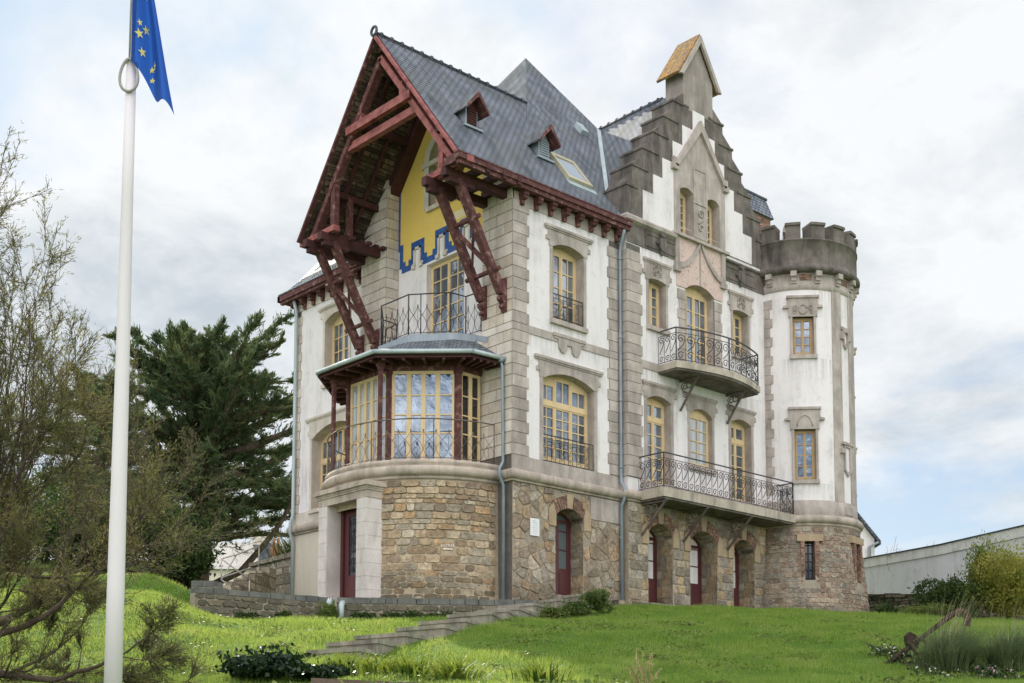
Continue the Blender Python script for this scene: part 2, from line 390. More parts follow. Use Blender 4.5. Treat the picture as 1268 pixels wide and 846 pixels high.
CREAM = plain('cream_paint', [(0.3, (0.64, 0.47, 0.26)), (0.7, (0.74, 0.57, 0.34))], 3.0, 0.5, 0.05)
OCHRE = plain('ochre_paint', [(0.3, (0.40, 0.265, 0.135)), (0.7, (0.52, 0.36, 0.19))], 3.0, 0.5, 0.05)
ZINC = plain('zinc', [(0.3, (0.23, 0.27, 0.31)), (0.7, (0.34, 0.38, 0.42))], 3.0, 0.5, 0.05, (1, 1, 0.3), 0.5, 0.2)
ZINCPALE = plain('pale_zinc', [(0.3, (0.36, 0.43, 0.45)), (0.7, (0.50, 0.57, 0.58))], 3.0, 0.5, 0.05, (1, 1, 0.3), 0.5, 0.2)
BLUEPIPE = plain('blue_downpipe', [(0.3, (0.17, 0.215, 0.26)), (0.7, (0.29, 0.345, 0.39))], 5.0, 0.45, 0.05, (1, 1, 0.3), 0.5, 0.1)
IRON = plain('black_iron', [(0.3, (0.018, 0.02, 0.022)), (0.7, (0.045, 0.046, 0.05))], 8, 0.5, 0.1, spec=0.5)
RUSTIRON = plain('rusty_iron', [(0.35, (0.10, 0.085, 0.075)), (0.6, (0.17, 0.135, 0.115)), (0.75, (0.20, 0.12, 0.08))], 6, 0.6, 0.1, spec=0.4)
PALEIRON = plain('galvanised_iron', [(0.3, (0.42, 0.40, 0.36)), (0.7, (0.62, 0.60, 0.55))], 6, 0.5, 0.05, spec=0.5)
RUST = plain('rusted_anchor', [(0.35, (0.024, 0.017, 0.014)), (0.55, (0.052, 0.032, 0.025)), (0.72, (0.10, 0.06, 0.042))], 9, 0.85, 0.6, fine=0.3)
BLUE = plain('blue_mosaic', [(0.3, (0.012, 0.045, 0.16)), (0.5, (0.02, 0.085, 0.30)), (0.7, (0.05, 0.14, 0.38))], 14, 0.4, 0.1, spec=0.5)
PALEYEL = plain('worn_pale_patch', [(0.3, (0.72, 0.58, 0.30)), (0.7, (0.80, 0.72, 0.52))], 6, 0.8)
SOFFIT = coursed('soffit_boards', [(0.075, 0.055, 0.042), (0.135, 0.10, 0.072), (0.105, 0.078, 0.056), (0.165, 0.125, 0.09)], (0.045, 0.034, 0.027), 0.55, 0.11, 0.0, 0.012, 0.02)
SIGNWHITE = plain('white_enamel', [(0.3, (0.78, 0.78, 0.77)), (0.7, (0.84, 0.84, 0.83))], 8, 0.4)
SIGNINK = plain('grey_ink', [(0.3, (0.34, 0.38, 0.45)), (0.7, (0.42, 0.46, 0.52))], 20, 0.7)
TERRACOTTA = plain('terracotta', [(0.3, (0.30, 0.12, 0.07)), (0.7, (0.42, 0.20, 0.12))], 4, 0.8)
POLE = plain('white_pole_paint', [(0.3, (0.70, 0.65, 0.675)), (0.7, (0.79, 0.74, 0.765))], 2.0, 0.6, 0.0, (1, 1, 0.2), 0.2)
ROPE = plain('grey_rope', [(0.3, (0.28, 0.27, 0.25)), (0.7, (0.42, 0.41, 0.38))], 30, 0.8)

m, t = mat('pink_mosaic')
vo = t.n('ShaderNodeTexNoise', {'Vector': t.pos(), 'Scale': 7.5, 'Detail': 6.0, 'Distortion': 2.2}).outputs['Fac']
c = t.ramp(vo, [(0.32, (0.34, 0.22, 0.24)), (0.42, (0.58, 0.45, 0.38)), (0.52, (0.68, 0.50, 0.45)), (0.60, (0.60, 0.47, 0.46)), (0.68, (0.62, 0.55, 0.36)), (0.76, (0.45, 0.20, 0.24))])
t.out(c, 0.6, None, 0.3)
PINK = m

m, t = mat('window_glass')
gl = t.noise(t.pos(), 1.2, 2, 0.5)
gv = t.noise(t.pos(), 0.9, 3, 0.6)
t.out(t.ramp(gv, [(0.36, (0.12, 0.14, 0.17)), (0.62, (0.34, 0.39, 0.46))]), 0.03, t.bump(t.noise(t.pos(), 3.0, 3, 0.5), 0.14, 0.05), 0.8, 0.7)
GLASS = m
m, t = mat('dark_window_glass')
t.out((0.012, 0.013, 0.015), 0.05, t.bump(t.noise(t.pos(), 1.2, 2, 0.5), 0.06, 0.05), 0.9)
DGLASS = m
m, t = mat('curtained_glass')
cn = t.noise(t.scale(t.pos(), (9, 9, .3)), 1.5, 3, 0.5)
t.out(t.ramp(cn, [(0.35, (0.34, 0.36, 0.38)), (0.65, (0.56, 0.57, 0.58))]), 0.06, None, 0.8, 0.25)
CGLASS = m
m, t = mat('skylight_glass')
t.out((0.62, 0.64, 0.64), 0.12, None, 0.8, 0.7)
SKYGLASS = m
m, t = mat('door_glass')
t.out((0.17, 0.215, 0.225), 0.10, None, 0.8, 0.35)
DOORGLASS = m

# vegetation


def leaf(name, stops, scale=2.0, transl=0.35, rough=0.55, tcol=None):
    m, t = mat(name)
    n = t.noise(t.pos(), scale, 4, 0.6)
    f = t.noise(t.pos(), scale * 13, 2, 0.6)
    c = t.ramp(n, stops)
    c = t.mix(0.45, c, t.ramp(f, [(0.3, 0.22), (0.7, 0.8)]), 'OVERLAY')
    t.out(c, rough, None, 0.3, 0.0, transl, t.mix(0.6, c, tcol) if tcol else None)
    return m


GRASSBLADE = leaf('grass_blade', [(0.30, (0.085, 0.20, 0.026)), (0.48, (0.17, 0.315, 0.045)), (0.68, (0.33, 0.40, 0.105))], 1.3, 0.5, 0.65, (0.50, 0.53, 0.13))
m, t = mat('lawn_soil')
n = t.noise(t.pos(), 0.7, 4, 0.6)
f = t.noise(t.pos(), 14, 5, 0.7)
c = t.ramp(n, [(0.30, (0.065, 0.14, 0.02)), (0.5, (0.10, 0.19, 0.028)), (0.7, (0.14, 0.21, 0.045))])
c = t.mix(0.7, c, t.ramp(f, [(0.25, 0.05), (0.75, 0.8)]), 'OVERLAY')
t.out(c, 0.95, t.bump(f, 0.8, 0.06), 0.1)
LAWN = m
CYPLEAF = leaf('cypress_foliage', [(0.3, (0.055, 0.095, 0.045)), (0.52, (0.10, 0.145, 0.062)), (0.70, (0.20, 0.22, 0.09))], 1.3, 0.4, 0.85)
CYPBROWN = leaf('cypress_dead_sprays', [(0.3, (0.07, 0.045, 0.03)), (0.7, (0.13, 0.09, 0.055))], 1.0, 0.15, 0.8)
TAMLEAF = leaf('tamarisk_foliage', [(0.3, (0.10, 0.115, 0.042)), (0.5, (0.16, 0.17, 0.06)), (0.7, (0.27, 0.23, 0.085))], 1.0, 0.4, 0.7)
BARK = plain('brown_bark', [(0.3, (0.05, 0.036, 0.029)), (0.55, (0.115, 0.083, 0.064)), (0.75, (0.17, 0.135, 0.11))], 6, 0.9, 0.8, (1, 1, 0.4))
PALEBARK = plain('pale_bark', [(0.3, (0.11, 0.085, 0.065)), (0.7, (0.24, 0.19, 0.15))], 5, 0.9, 0.8, (1, 1, 0.4))
SHRUBGREEN = leaf('dark_shrub_leaf', [(0.3, (0.026, 0.052, 0.014)), (0.55, (0.05, 0.085, 0.02)), (0.72, (0.095, 0.12, 0.03))], 1.2, 0.25)
SHRUBMID = leaf('mid_shrub_leaf', [(0.3, (0.06, 0.105, 0.025)), (0.55, (0.115, 0.165, 0.04)), (0.72, (0.19, 0.21, 0.06))], 1.2, 0.3)
SHRUBYEL = leaf('yellow_shrub_leaf', [(0.3, (0.17, 0.21, 0.045)), (0.52, (0.36, 0.35, 0.075)), (0.7, (0.58, 0.52, 0.16))], 1.6, 0.5)
HEDGELEAF = leaf('hedge_leaf', [(0.3, (0.09, 0.14, 0.03)), (0.6, (0.19, 0.235, 0.055))], 2.0, 0.25)
IVY = leaf('ivy_leaf', [(0.3, (0.010, 0.028, 0.010)), (0.6, (0.022, 0.048, 0.016)), (0.75, (0.055, 0.08, 0.035))], 3.0, 0.15, 0.35)
STRAP = leaf('strap_leaf', [(0.32, (0.045, 0.105, 0.022)), (0.52, (0.085, 0.165, 0.03)), (0.68, (0.26, 0.29, 0.075))], 4.5, 0.35, 0.6, (0.4, 0.46, 0.05))
PAMPAS = leaf('tussock_blade', [(0.3, (0.10, 0.15, 0.065)), (0.55, (0.18, 0.235, 0.11)), (0.72, (0.30, 0.32, 0.17))], 2.0, 0.45, 0.6)
PLUME = leaf('pale_plume', [(0.3, (0.34, 0.30, 0.17)), (0.7, (0.52, 0.47, 0.30))], 3.0, 0.4, 0.7)
STALK = leaf('dried_stalk', [(0.3, (0.30, 0.21, 0.12)), (0.7, (0.48, 0.36, 0.23))], 6.0, 0.25, 0.8)
STRAW = plain('dry_grass', [(0.3, (0.17, 0.13, 0.08)), (0.6, (0.28, 0.22, 0.14)), (0.75, (0.20, 0.19, 0.08))], 3, 0.95, 0.6, fine=0.4)
GRAVEL = plain('terrace_gravel', [(0.3, (0.20, 0.18, 0.15)), (0.7, (0.32, 0.29, 0.24))], 8, 0.95, 0.5, fine=0.4)
SOIL = plain('bed_soil', [(0.3, (0.025, 0.02, 0.014)), (0.7, (0.06, 0.045, 0.03))], 8, 0.95, 0.8)
FLOWER = plain('white_petal', [(0.3, (0.70, 0.68, 0.62)), (0.7, (0.8, 0.8, 0.76))], 8, 0.6)
FLOWERPINK = plain('pink_petal', [(0.3, (0.42, 0.27, 0.32)), (0.7, (0.62, 0.48, 0.50))], 20, 0.6)
FLAGBLUE = None
m, t = mat('flag_cloth')
n = t.noise(t.pos(), 3, 3, 0.5)
t.out(t.ramp(n, [(0.3, (0.012, 0.055, 0.26)), (0.7, (0.02, 0.08, 0.34))]), 0.7, None, 0.2, 0, 0.35, (0.03, 0.13, 0.55))
FLAGBLUE = m
FLAGSTAR = plain('flag_star_yellow', [(0.3, (0.72, 0.62, 0.16)), (0.7, (0.78, 0.70, 0.22))], 8, 0.7)

# ------------------------------------------------------------------ mesh building helpers
def V3(*a):
    return np.array(a if len(a) > 1 else a[0], float)


def unit(v):
    v = np.asarray(v, float)
    return v / max(np.linalg.norm(v), 1e-9)


class Frame:
    """wall frame: u along the wall, z up, d outwards"""
    def __init__(s, o, u, n):
        s.o, s.u, s.nn = V3(*o), V3(*u), V3(*n)

    def p(s, u, z, d=0.0):
        return s.o + s.u * u + V3(0, 0, 1) * z + s.nn * d


class MB:
    def __init__(s):
        s.v, s.f, s.m, s.uvs, s.sm = [], [], [], [], []

    def face(s, pts, mat=0, uv=None, smooth=False):
        i = len(s.v)
        s.v += [tuple(float(c) for c in p) for p in pts]
        s.f.append(tuple(range(i, i + len(pts))))
        s.m.append(mat); s.uvs.append(uv); s.sm.append(smooth)

    def idx(s, pts):
        i = len(s.v)
        s.v += [tuple(float(c) for c in p) for p in pts]
        return list(range(i, i + len(pts)))

    def fi(s, ids, mat=0, uv=None, smooth=True):
        s.f.append(tuple(ids)); s.m.append(mat); s.uvs.append(uv); s.sm.append(smooth)

    def hexa(s, P, mat=0):
        # P: 8 corners, bottom 0-3 ccw, top 4-7
        for q in ((0, 3, 2, 1), (4, 5, 6, 7), (0, 1, 5, 4), (1, 2, 6, 5), (2, 3, 7, 6), (3, 0, 4, 7)):
            s.face([P[k] for k in q], mat)

    def box(s, a, b, mat=0):
        x0, x1 = sorted((a[0], b[0])); y0, y1 = sorted((a[1], b[1])); z0, z1 = sorted((a[2], b[2]))
        s.hexa([(x0, y0, z0), (x1, y0, z0), (x1, y1, z0), (x0, y1, z0), (x0, y0, z1), (x1, y0, z1), (x1, y1, z1), (x0, y1, z1)], mat)

    def fbox(s, fr, u0, u1, z0, z1, d0, d1, mat=0):
        P = [fr.p(u0, z0, d1), fr.p(u1, z0, d1), fr.p(u1, z0, d0), fr.p(u0, z0, d0),
             fr.p(u0, z1, d1), fr.p(u1, z1, d1), fr.p(u1, z1, d0), fr.p(u0, z1, d0)]
        s.hexa(P, mat)

    def beam(s, a, b, w, h, mat=0, up=(0, 0, 1)):
        a, b = V3(*a), V3(*b)
        t = unit(b - a)
        sd = np.cross(t, V3(*up))
        if np.linalg.norm(sd) < 1e-6:
            sd = np.cross(t, V3(1, 0, 0))
        sd = unit(sd); vv = unit(np.cross(sd, t))
        c = [sd * w / 2 * i + vv * h / 2 * j for i, j in ((-1, -1), (1, -1), (1, 1), (-1, 1))]
        s.hexa([a + c[0], a + c[1], b + c[1], b + c[0], a + c[3], a + c[2], b + c[2], b + c[3]], mat)

    def prism(s, fr, poly, d0, d1, holes=(), mat=0, back=False, side=True, mats=None):
        """2-D polygon (u,z) extruded from depth d0 (back) to d1 (front)"""
        loops = [list(poly)] + [list(h) for h in holes]
        flat = [p for l in loops for p in l]
        tris = tessellate_polygon([[Vector((p[0], p[1], 0)) for p in l] for l in loops])
        nrm = None
        for tr in tris:
            pts = [flat[k] for k in tr]
            ar = (pts[1][0] - pts[0][0]) * (pts[2][1] - pts[0][1]) - (pts[2][0] - pts[0][0]) * (pts[1][1] - pts[0][1])
            if abs(ar) < 1e-9:
                continue
            P = [fr.p(p[0], p[1], d1) for p in pts]
            n = np.cross(P[1] - P[0], P[2] - P[0])
            if np.dot(n, fr.nn) < 0:
                P = P[::-1]
            s.face(P, mat)
            if back:
                s.face([fr.p(p[0], p[1], d0) for p in pts], mat)
        if side:
            for li, l in enumerate(loops):
                mm = mat if mats is None else mats[li]
                for k in range(len(l)):
                    a, b = l[k], l[(k + 1) % len(l)]
                    s.face([fr.p(*a, d0), fr.p(*b, d0), fr.p(*b, d1), fr.p(*a, d1)], mm)

    def tube(s, pts, r, n=6, mat=0, closed=False, cap=True):
        pts = [V3(*p) for p in pts]
        m = len(pts)
        if m < 2:
            return
        rs = r if hasattr(r, '__len__') else [r] * m
        rings = []
        ref = None
        for i, p in enumerate(pts):
            a = pts[i - 1] if (i > 0 or closed) else p
            b = pts[(i + 1) % m] if (i < m - 1 or closed) else p
            t = unit(b - a)
            if ref is None:
                ref = np.cross(t, V3(0, 0, 1))
                if np.linalg.norm(ref) < 1e-3:
                    ref = np.cross(t, V3(1, 0, 0))
            ref = ref - t * np.dot(ref, t)
            if np.linalg.norm(ref) < 1e-6:
                ref = np.cross(t, V3(0.3, 0.8, 0.52))
            ref = unit(ref)
            bn = np.cross(t, ref)
            rings.append(s.idx([p + (ref * math.cos(2 * math.pi * k / n) + bn * math.sin(2 * math.pi * k / n)) * rs[i] for k in range(n)]))
        for i in range(m if closed else m - 1):
            A, B = rings[i], rings[(i + 1) % m]
            for k in range(n):
                s.fi((A[k], A[(k + 1) % n], B[(k + 1) % n], B[k]), mat)
        if cap and not closed:
            s.fi(rings[0][::-1], mat, None, False)
            s.fi(rings[-1], mat, None, False)

    def lathe(s, c, prof, a0=0, a1=360, n=48, mat=0, smooth=True, skip=None):
        """profile [(r,z)...] swept between azimuths a0..a1 (degrees)"""
        full = abs(a1 - a0) >= 359.9
        A = [R(a0 + (a1 - a0) * k / n) for k in range(n + (0 if full else 1))]
        rows = []
        for r, z in prof:
            rows.append(s.idx([(c[0] + r * math.cos(a), c[1] + r * math.sin(a), z) for a in A]))
        L = [0]
        for i in range(1, len(prof)):
            L.append(L[-1] + math.hypot(prof[i][0] - prof[i - 1][0], prof[i][1] - prof[i - 1][1]))
        r0 = max(p[0] for p in prof)
        for i in range(len(prof) - 1):
            for k in range(n):
                k2 = (k + 1) % len(A)
                if skip and skip(i, k):
                    continue
                au, bu = (R(a0) + (R(a1) - R(a0)) * k / n) * r0, (R(a0) + (R(a1) - R(a0)) * (k + 1) / n) * r0
                s.fi((rows[i][k], rows[i][k2], rows[i + 1][k2], rows[i + 1][k]), mat,
                     [(au, prof[0][1] + L[i]), (bu, prof[0][1] + L[i]), (bu, prof[0][1] + L[i + 1]), (au, prof[0][1] + L[i + 1])], smooth)

    def build(s, name, mats, parent=None, label=None):
        me = bpy.data.meshes.new(name)
        me.from_pydata(s.v, [], s.f)
        if not isinstance(mats, (list, tuple)):
            mats = [mats]
        for mm in mats:
            me.materials.append(mm)
        me.polygons.foreach_set('material_index', s.m)
        me.polygons.foreach_set('use_smooth', s.sm)
        uvl = me.uv_layers.new(name='UVMap')
        co = np.array(s.v, float)
        data = np.zeros((len(me.loops), 2), np.float32)
        li = 0
        for f, uv in zip(s.f, s.uvs):
            k = len(f)
            if uv is not None:
                data[li:li + k] = uv
            else:
                P = co[list(f)]
                n = np.cross(P[1] - P[0], P[2] - P[0])
                if k > 3 and np.linalg.norm(n) < 1e-9:
                    n = np.cross(P[2] - P[0], P[3] - P[0])
                n = unit(n)
                if abs(n[2]) > 0.98:
                    data[li:li + k] = P[:, :2]
                else:
                    h = unit(np.cross(V3(0, 0, 1), n))
                    # same direction of u on both sides of a wall
                    if h[0] + 0.37 * h[1] < 0:
                        h = -h
                    v = unit(np.cross(n, h))
                    if v[2] < 0:
                        v = -v
                    data[li:li + k, 0] = P @ h
                    data[li:li + k, 1] = P @ v
            li += k
        uvl.data.foreach_set('uv', data.ravel())
        me.update()
        o = bpy.data.objects.new(name, me)
        COL.objects.link(o)
        if parent is not None:
            o.parent = parent
            # meshes are modelled in world metres
            q = parent; off = Vector((0, 0, 0))
            while q is not None:
                off += q.location; q = q.parent
            o.location = -off
        if label:
            o['label'] = label
        return o


def tag(o, label=None, cat=None, group=None, kind=None):
    for k, v in (('label', label), ('category', cat), ('group', group), ('kind', kind)):
        if v:
            o[k] = v
    return o


def thing(name, label, cat, loc=(0, 0, 0), group=None):
    o = bpy.data.objects.new(name, None)
    o.empty_display_size = 0.3
    COL.objects.link(o)
    o.location = loc
    return tag(o, label, cat, group)


def np_mesh(name, verts, k, material, parent=None):
    """verts (N,k,3): N separate k-gons"""
    N = len(verts)
    me = bpy.data.meshes.new(name)
    me.vertices.add(N * k); me.loops.add(N * k); me.polygons.add(N)
    me.vertices.foreach_set('co', np.ascontiguousarray(verts, np.float32).ravel())
    me.loops.foreach_set('vertex_index', np.arange(N * k, dtype=np.int32))
    me.polygons.foreach_set('loop_start', np.arange(0, N * k, k, dtype=np.int32))
    me.polygons.foreach_set('loop_total', np.full(N, k, np.int32))
    mats = material if isinstance(material, list) else [material]
    for mm in mats:
        me.materials.append(mm)
    me.update(calc_edges=True)
    o = bpy.data.objects.new(name, me)
    COL.objects.link(o)
    if parent is not None:
        o.parent = parent
        q = parent; off = Vector((0, 0, 0))
        while q is not None:
            off += q.location; q = q.parent
        o.location = -off
    return o


def arch(u0, u1, z0, zs, rise, n=10):
    """opening outline, ccw, segmental arch of the given rise"""
    pts = [(u0, z0), (u1, z0)]
    if rise < 0.005:
        return pts + [(u1, zs), (u0, zs)]
    w = (u1 - u0) / 2; c = (u0 + u1) / 2
    rad = (w * w + rise * rise) / (2 * rise)
    zc = zs + rise - rad
    th = math.asin(min(1, w / rad))
    for k in range(n + 1):
        a = th - 2 * th * k / n
        pts.append((c + rad * math.sin(a), zc + rad * math.cos(a)))
    return pts


def arch_z(u, u0, u1, zs, rise):
    if rise < 0.005:
        return zs
    w = (u1 - u0) / 2; c = (u0 + u1) / 2
    rad = (w * w + rise * rise) / (2 * rise)
    return zs + rise - rad + math.sqrt(max(0, rad * rad - (u - c) ** 2))


def stone_poly(mb, P2, fn, d0, d1, cham, mat=0):
    """one field stone: outline P2 in (u, z) lifted by fn(u, z, depth)"""
    c = np.mean(np.array(P2), axis=0)
    inner = [(c[0] + (p[0] - c[0]) * (1 - cham), c[1] + (p[1] - c[1]) * (1 - cham)) for p in P2]
    n = len(P2)
    A = mb.idx([fn(p[0], p[1], d0) for p in P2])
    B = mb.idx([fn(p[0], p[1], d0 + (d1 - d0) * .55) for p in P2])
    C_ = mb.idx([fn(p[0], p[1], d1) for p in inner])
    for k in range(n):
        j = (k + 1) % n
        mb.fi((A[k], A[j], B[j], B[k]), mat, None, False)
        mb.fi((B[k], B[j], C_[j], C_[k]), mat, None, False)
    mb.fi(C_, mat, None, False)


def courses(mb, fn, u0, u1, z0, z1, rh, wmin, wmax, rng, holes=(), d=(.012, .04), joint=.011, rag=.012, scale=None, tail=None):
    """rows of uneven stones; holes = (ua, ub, za, zb) kept clear"""
    z = z0
    while z < z1 - .04:
        h = rh * rng.uniform(.72, 1.32)
        if z1 - (z + h) < rh * .45:
            h = z1 - z
        u = u0 - rng.uniform(0, wmax)
        while u < u1:
            w = rng.uniform(wmin, wmax)
            segs = [(max(u, u0), min(u + w, u1))]
            for ha, hb, za, zb in holes:
                if z + h * .5 > za and z + h * .5 < zb:
                    nx = []
                    for a, c in segs:
                        if c <= ha or a >= hb:
                            nx.append((a, c)); continue
                        if a < ha: nx.append((a, ha))
                        if c > hb: nx.append((hb, c))
                    segs = nx
            for a, c in segs:
                if c - a < .07:
                    continue
                j = joint * rng.uniform(.6, 1.5)
                a_, c_, za_, zc_ = a + j, c - j, z + j, z + h - j
                r = lambda s=1.0: rng.uniform(-rag, rag) * s
                k = min(.04, (c_ - a_) * .2, (zc_ - za_) * .3)
                P2 = [(a_ + k + r(), za_ + r(.5)), ((a_ + c_) / 2 + r(), za_ + r(.8)), (c_ - k + r(), za_ + r(.5)), (c_ + r(.4), za_ + k + r(.5)), (c_ + r(.4), zc_ - k + r(.5)),
                      (c_ - k + r(), zc_ + r(.5)), ((a_ + c_) / 2 + r(), zc_ + r(.8)), (a_ + k + r(), zc_ + r(.5)), (a_ + r(.4), zc_ - k + r(.5)), (a_ + r(.4), za_ + k + r(.5))]
                stone_poly(mb, P2, fn, 0.0, rng.uniform(*d), rng.uniform(.06, .16))
            u += w
        z += h


def voronoi_rubble(mb, fr, u0, u1, z0, z1, step, rng, holes=(), d=(.012, .045)):
    """irregular field stones filling a rectangle, kept clear of holes (outlines as boxes)"""
    pts = []
    for i in range(int((u1 - u0) / step) + 3):
        for j in range(int((z1 - z0) / step) + 3):
            if rng.random() < .14:
                continue
            pts.append((u0 + (i - 1 + .5 * (j % 2)) * step + rng.normal(0, step * .27), z0 + (j - 1) * step * .92 + rng.normal(0, step * .27)))
    for a, p in enumerate(pts):
        if not (u0 - step * .3 < p[0] < u1 + step * .3 and z0 - step * .3 < p[1] < z1 + step * .3):
            continue
        if any(ha - .02 < p[0] < hb + .02 and za < p[1] < zb for ha, hb, za, zb in holes):
            continue
        poly = [(u0 + .01, z0 + .01), (u1 - .01, z0 + .01), (u1 - .01, z1 - .01), (u0 + .01, z1 - .01)]

        def clip(poly, q, n):
            out = []
            for k in range(len(poly)):
                A, B = poly[k], poly[(k + 1) % len(poly)]
                da, db = (A[0] - q[0]) * n[0] + (A[1] - q[1]) * n[1], (B[0] - q[0]) * n[0] + (B[1] - q[1]) * n[1]
                if da <= 0: out.append(A)
                if (da < 0 < db) or (db < 0 < da):
                    t_ = da / (da - db); out.append((A[0] + (B[0] - A[0]) * t_, A[1] + (B[1] - A[1]) * t_))
            return out
        g = .009 * rng.uniform(.5, 1.8)
        for b_, q in enumerate(pts):
            if a == b_:
                continue
            dx, dz = q[0] - p[0], q[1] - p[1]
            L = math.hypot(dx, dz)
            if L > step * 3 or L < 1e-6:
                continue
            n = (dx / L, dz / L)
            poly = clip(poly, (p[0] + dx / 2 - n[0] * g, p[1] + dz / 2 - n[1] * g), n)
            if len(poly) < 3:
                break
        for ha, hb, za, zb in holes:
            if len(poly) < 3:
                break
            # cut by the nearest edge of the opening
            us, zs_ = [v[0] for v in poly], [v[1] for v in poly]
            if max(us) > ha and min(us) < hb and max(zs_) > za and min(zs_) < zb:
                if p[0] < ha: poly = clip(poly, (ha, 0), (1, 0))
                elif p[0] > hb: poly = clip(poly, (hb, 0), (-1, 0))
                elif p[1] > zb: poly = clip(poly, (0, zb), (0, -1))
                else: poly = clip(poly, (0, za), (0, 1))
        if len(poly) < 3:
            continue
        c = np.mean(np.array(poly), axis=0)
        # soften the corners
        Q = []
        for k in range(len(poly)):
            A, B, Cc = poly[k - 1], poly[k], poly[(k + 1) % len(poly)]
            Q.append((B[0] + (A[0] - B[0]) * .09, B[1] + (A[1] - B[1]) * .09)); Q.append((B[0] + (Cc[0] - B[0]) * .09, B[1] + (Cc[1] - B[1]) * .09))
        stone_poly(mb, Q, fr.p, 0.0, rng.uniform(*d), rng.uniform(.07, .16))

# ------------------------------------------------------------------ the house
FR = Frame((0, 0, 0), (1, 0, 0), (0, -1, 0))            # main front, right of the corner
FP = Frame((0, -0.25, 0), (1, 0, 0), (0, -1, 0))        # pavilion with the stepped gable
FL = Frame((0, 0, 0), (0, 1, 0), (-1, 0, 0))            # timber gable front
FY = Frame((0.47, 0, 0), (0, 1, 0), (-1, 0, 0))         # recessed yellow wall
FW = Frame((0.6, 0, 0), (0, 1, 0), (-1, 0, 0))          # left wing
RIDGE_Y, RIDGE_Z, SL = 3.6, 16.7, 1.286

villa = thing('villa', 'tall stone and white rendered villa with red timber gable, stepped gable and round crenellated tower', 'house', (0, 0, 0))


def roof_z(y):
    return RIDGE_Z - SL * abs(y - RIDGE_Y)


# --- openings -----------------------------------------------------------
# (frame, u0, u1, z0, spring, rise)
O_M3 = (1.51, 2.77, 8.15, 10.27, 0.16)
O_M2 = (1.14, 3.19, 4.02, 6.38, 0.26)
O_MD = (1.63, 2.73, 0.30, 2.55, 0.26)
O_P3L = (5.30, 6.10, 8.78, 10.22, 0.06)
O_P3M = (7.03, 8.42, 7.62, 10.36, 0.24)
O_P3R = (9.38, 10.20, 8.78, 10.22, 0.06)
O_P2L = (5.20, 6.28, 3.66, 6.52, 0.15)
O_P2M = (7.18, 8.26, 4.80, 6.42, 0.22)
O_P2R = (9.22, 10.26, 3.66, 6.52, 0.15)
O_G1 = (6.75, 7.37, 12.02, 13.46, 0.12)
O_G2 = (8.07, 8.68, 12.02, 13.46, 0.12)
O_PD = [(5.22, 6.32, 0.35, 2.42, 0.36), (7.14, 8.44, 0.38, 2.40, 0.40), (9.26, 10.34, 0.42, 2.40, 0.36)]
O_W3 = (8.62, 9.99, 8.2, 10.32, 0.22)
O_W2 = (8.05, 10.66, 4.05, 6.45, 0.36)
O_LD = (2.62, 4.36, 7.72, 10.68, 0.0)


def grown(o, e=.006):
    return (o[0] - e, o[1] + e, o[2] - e, o[3] + e * .5, o[4])


def outl(o):
    return arch(*o)


# --- walls --------------------------------------------------------------
b = MB()
b.prism(FR, [(0, 3.35), (4.4, 3.35), (4.4, 11.9), (0, 11.9)], -0.3, 0.0, [outl(O_M3), outl(O_M2)], 0, side=False)
b.build('rendered_wall', [WHITE], villa)
b = MB()
b.prism(FR, [(0, -1.2), (4.4, -1.2), (4.4, 3.36), (0, 3.36)], -0.5, 0.0, [outl(O_MD)], 0, side=False)
rw_ = b.build('rubble_wall', [GREYMORTAR], villa)
b = MB()
HD = [(O_MD[0] - .29, O_MD[1] + .29, 2.26, 2.86), (O_MD[0] + .05, O_MD[1] - .05, 2.8, 3.24), (O_MD[0] - .02, O_MD[1] + .02, -1, 2.27), (3.0, 4.36, 2.6, 3.3), (.62, 1.0, 1.86, 2.38)]
voronoi_rubble(b, FR, 0.0, 4.36, -.6, 3.30, .30, np.random.default_rng(4), HD)
b.build('field_stone', [RUBBLEBLOCK], rw_)
b = MB()
b.prism(FP, [(4.36, 3.35), (11.1, 3.35), (11.1, 12.3), (4.36, 12.3)], -0.4, 0.0, [outl(o) for o in (O_P3L, O_P3M, O_P3R, O_P2L, O_P2M, O_P2R)] + [[(6.74, 12.0), (8.69, 12.0), (8.69, 12.29), (6.74, 12.29)]], 0, side=False)
b.face([(4.36, 0.0, 3.35), (4.36, -0.25, 3.35), (4.36, -0.25, 12.3), (4.36, 0.0, 12.3)], 0)
b.build('rendered_wall', [WHITE], villa)
b = MB()
b.prism(FP, [(4.36, -1.2), (11.25, -1.2), (11.25, 3.36), (4.36, 3.36)], -0.5, 0.0, [outl(o) for o in O_PD], 0, side=False)
b.face([(4.36, 0.0, -1.2), (4.36, -0.25, -1.2), (4.36, -0.25, 3.36), (4.36, 0.0, 3.36)], 0)
jw_ = b.build('rubble_wall', [GREYMORTAR], villa)
b = MB()
HP = []
for oo in O_PD:
    HP += [(oo[0] - .29, oo[1] + .29, oo[3] - .32, oo[3] + oo[4] - .02), (oo[0] + .06, oo[1] - .06, oo[3], oo[3] + oo[4] + .40), (oo[0], oo[1], -1, oo[3] - .3)]
courses(b, FP.p, 4.36, 11.15, -.7, 3.30, .27, .26, .62, np.random.default_rng(8), HP, (.01, .035))
b.build('field_stone', [JAMBBLOCK], jw_)
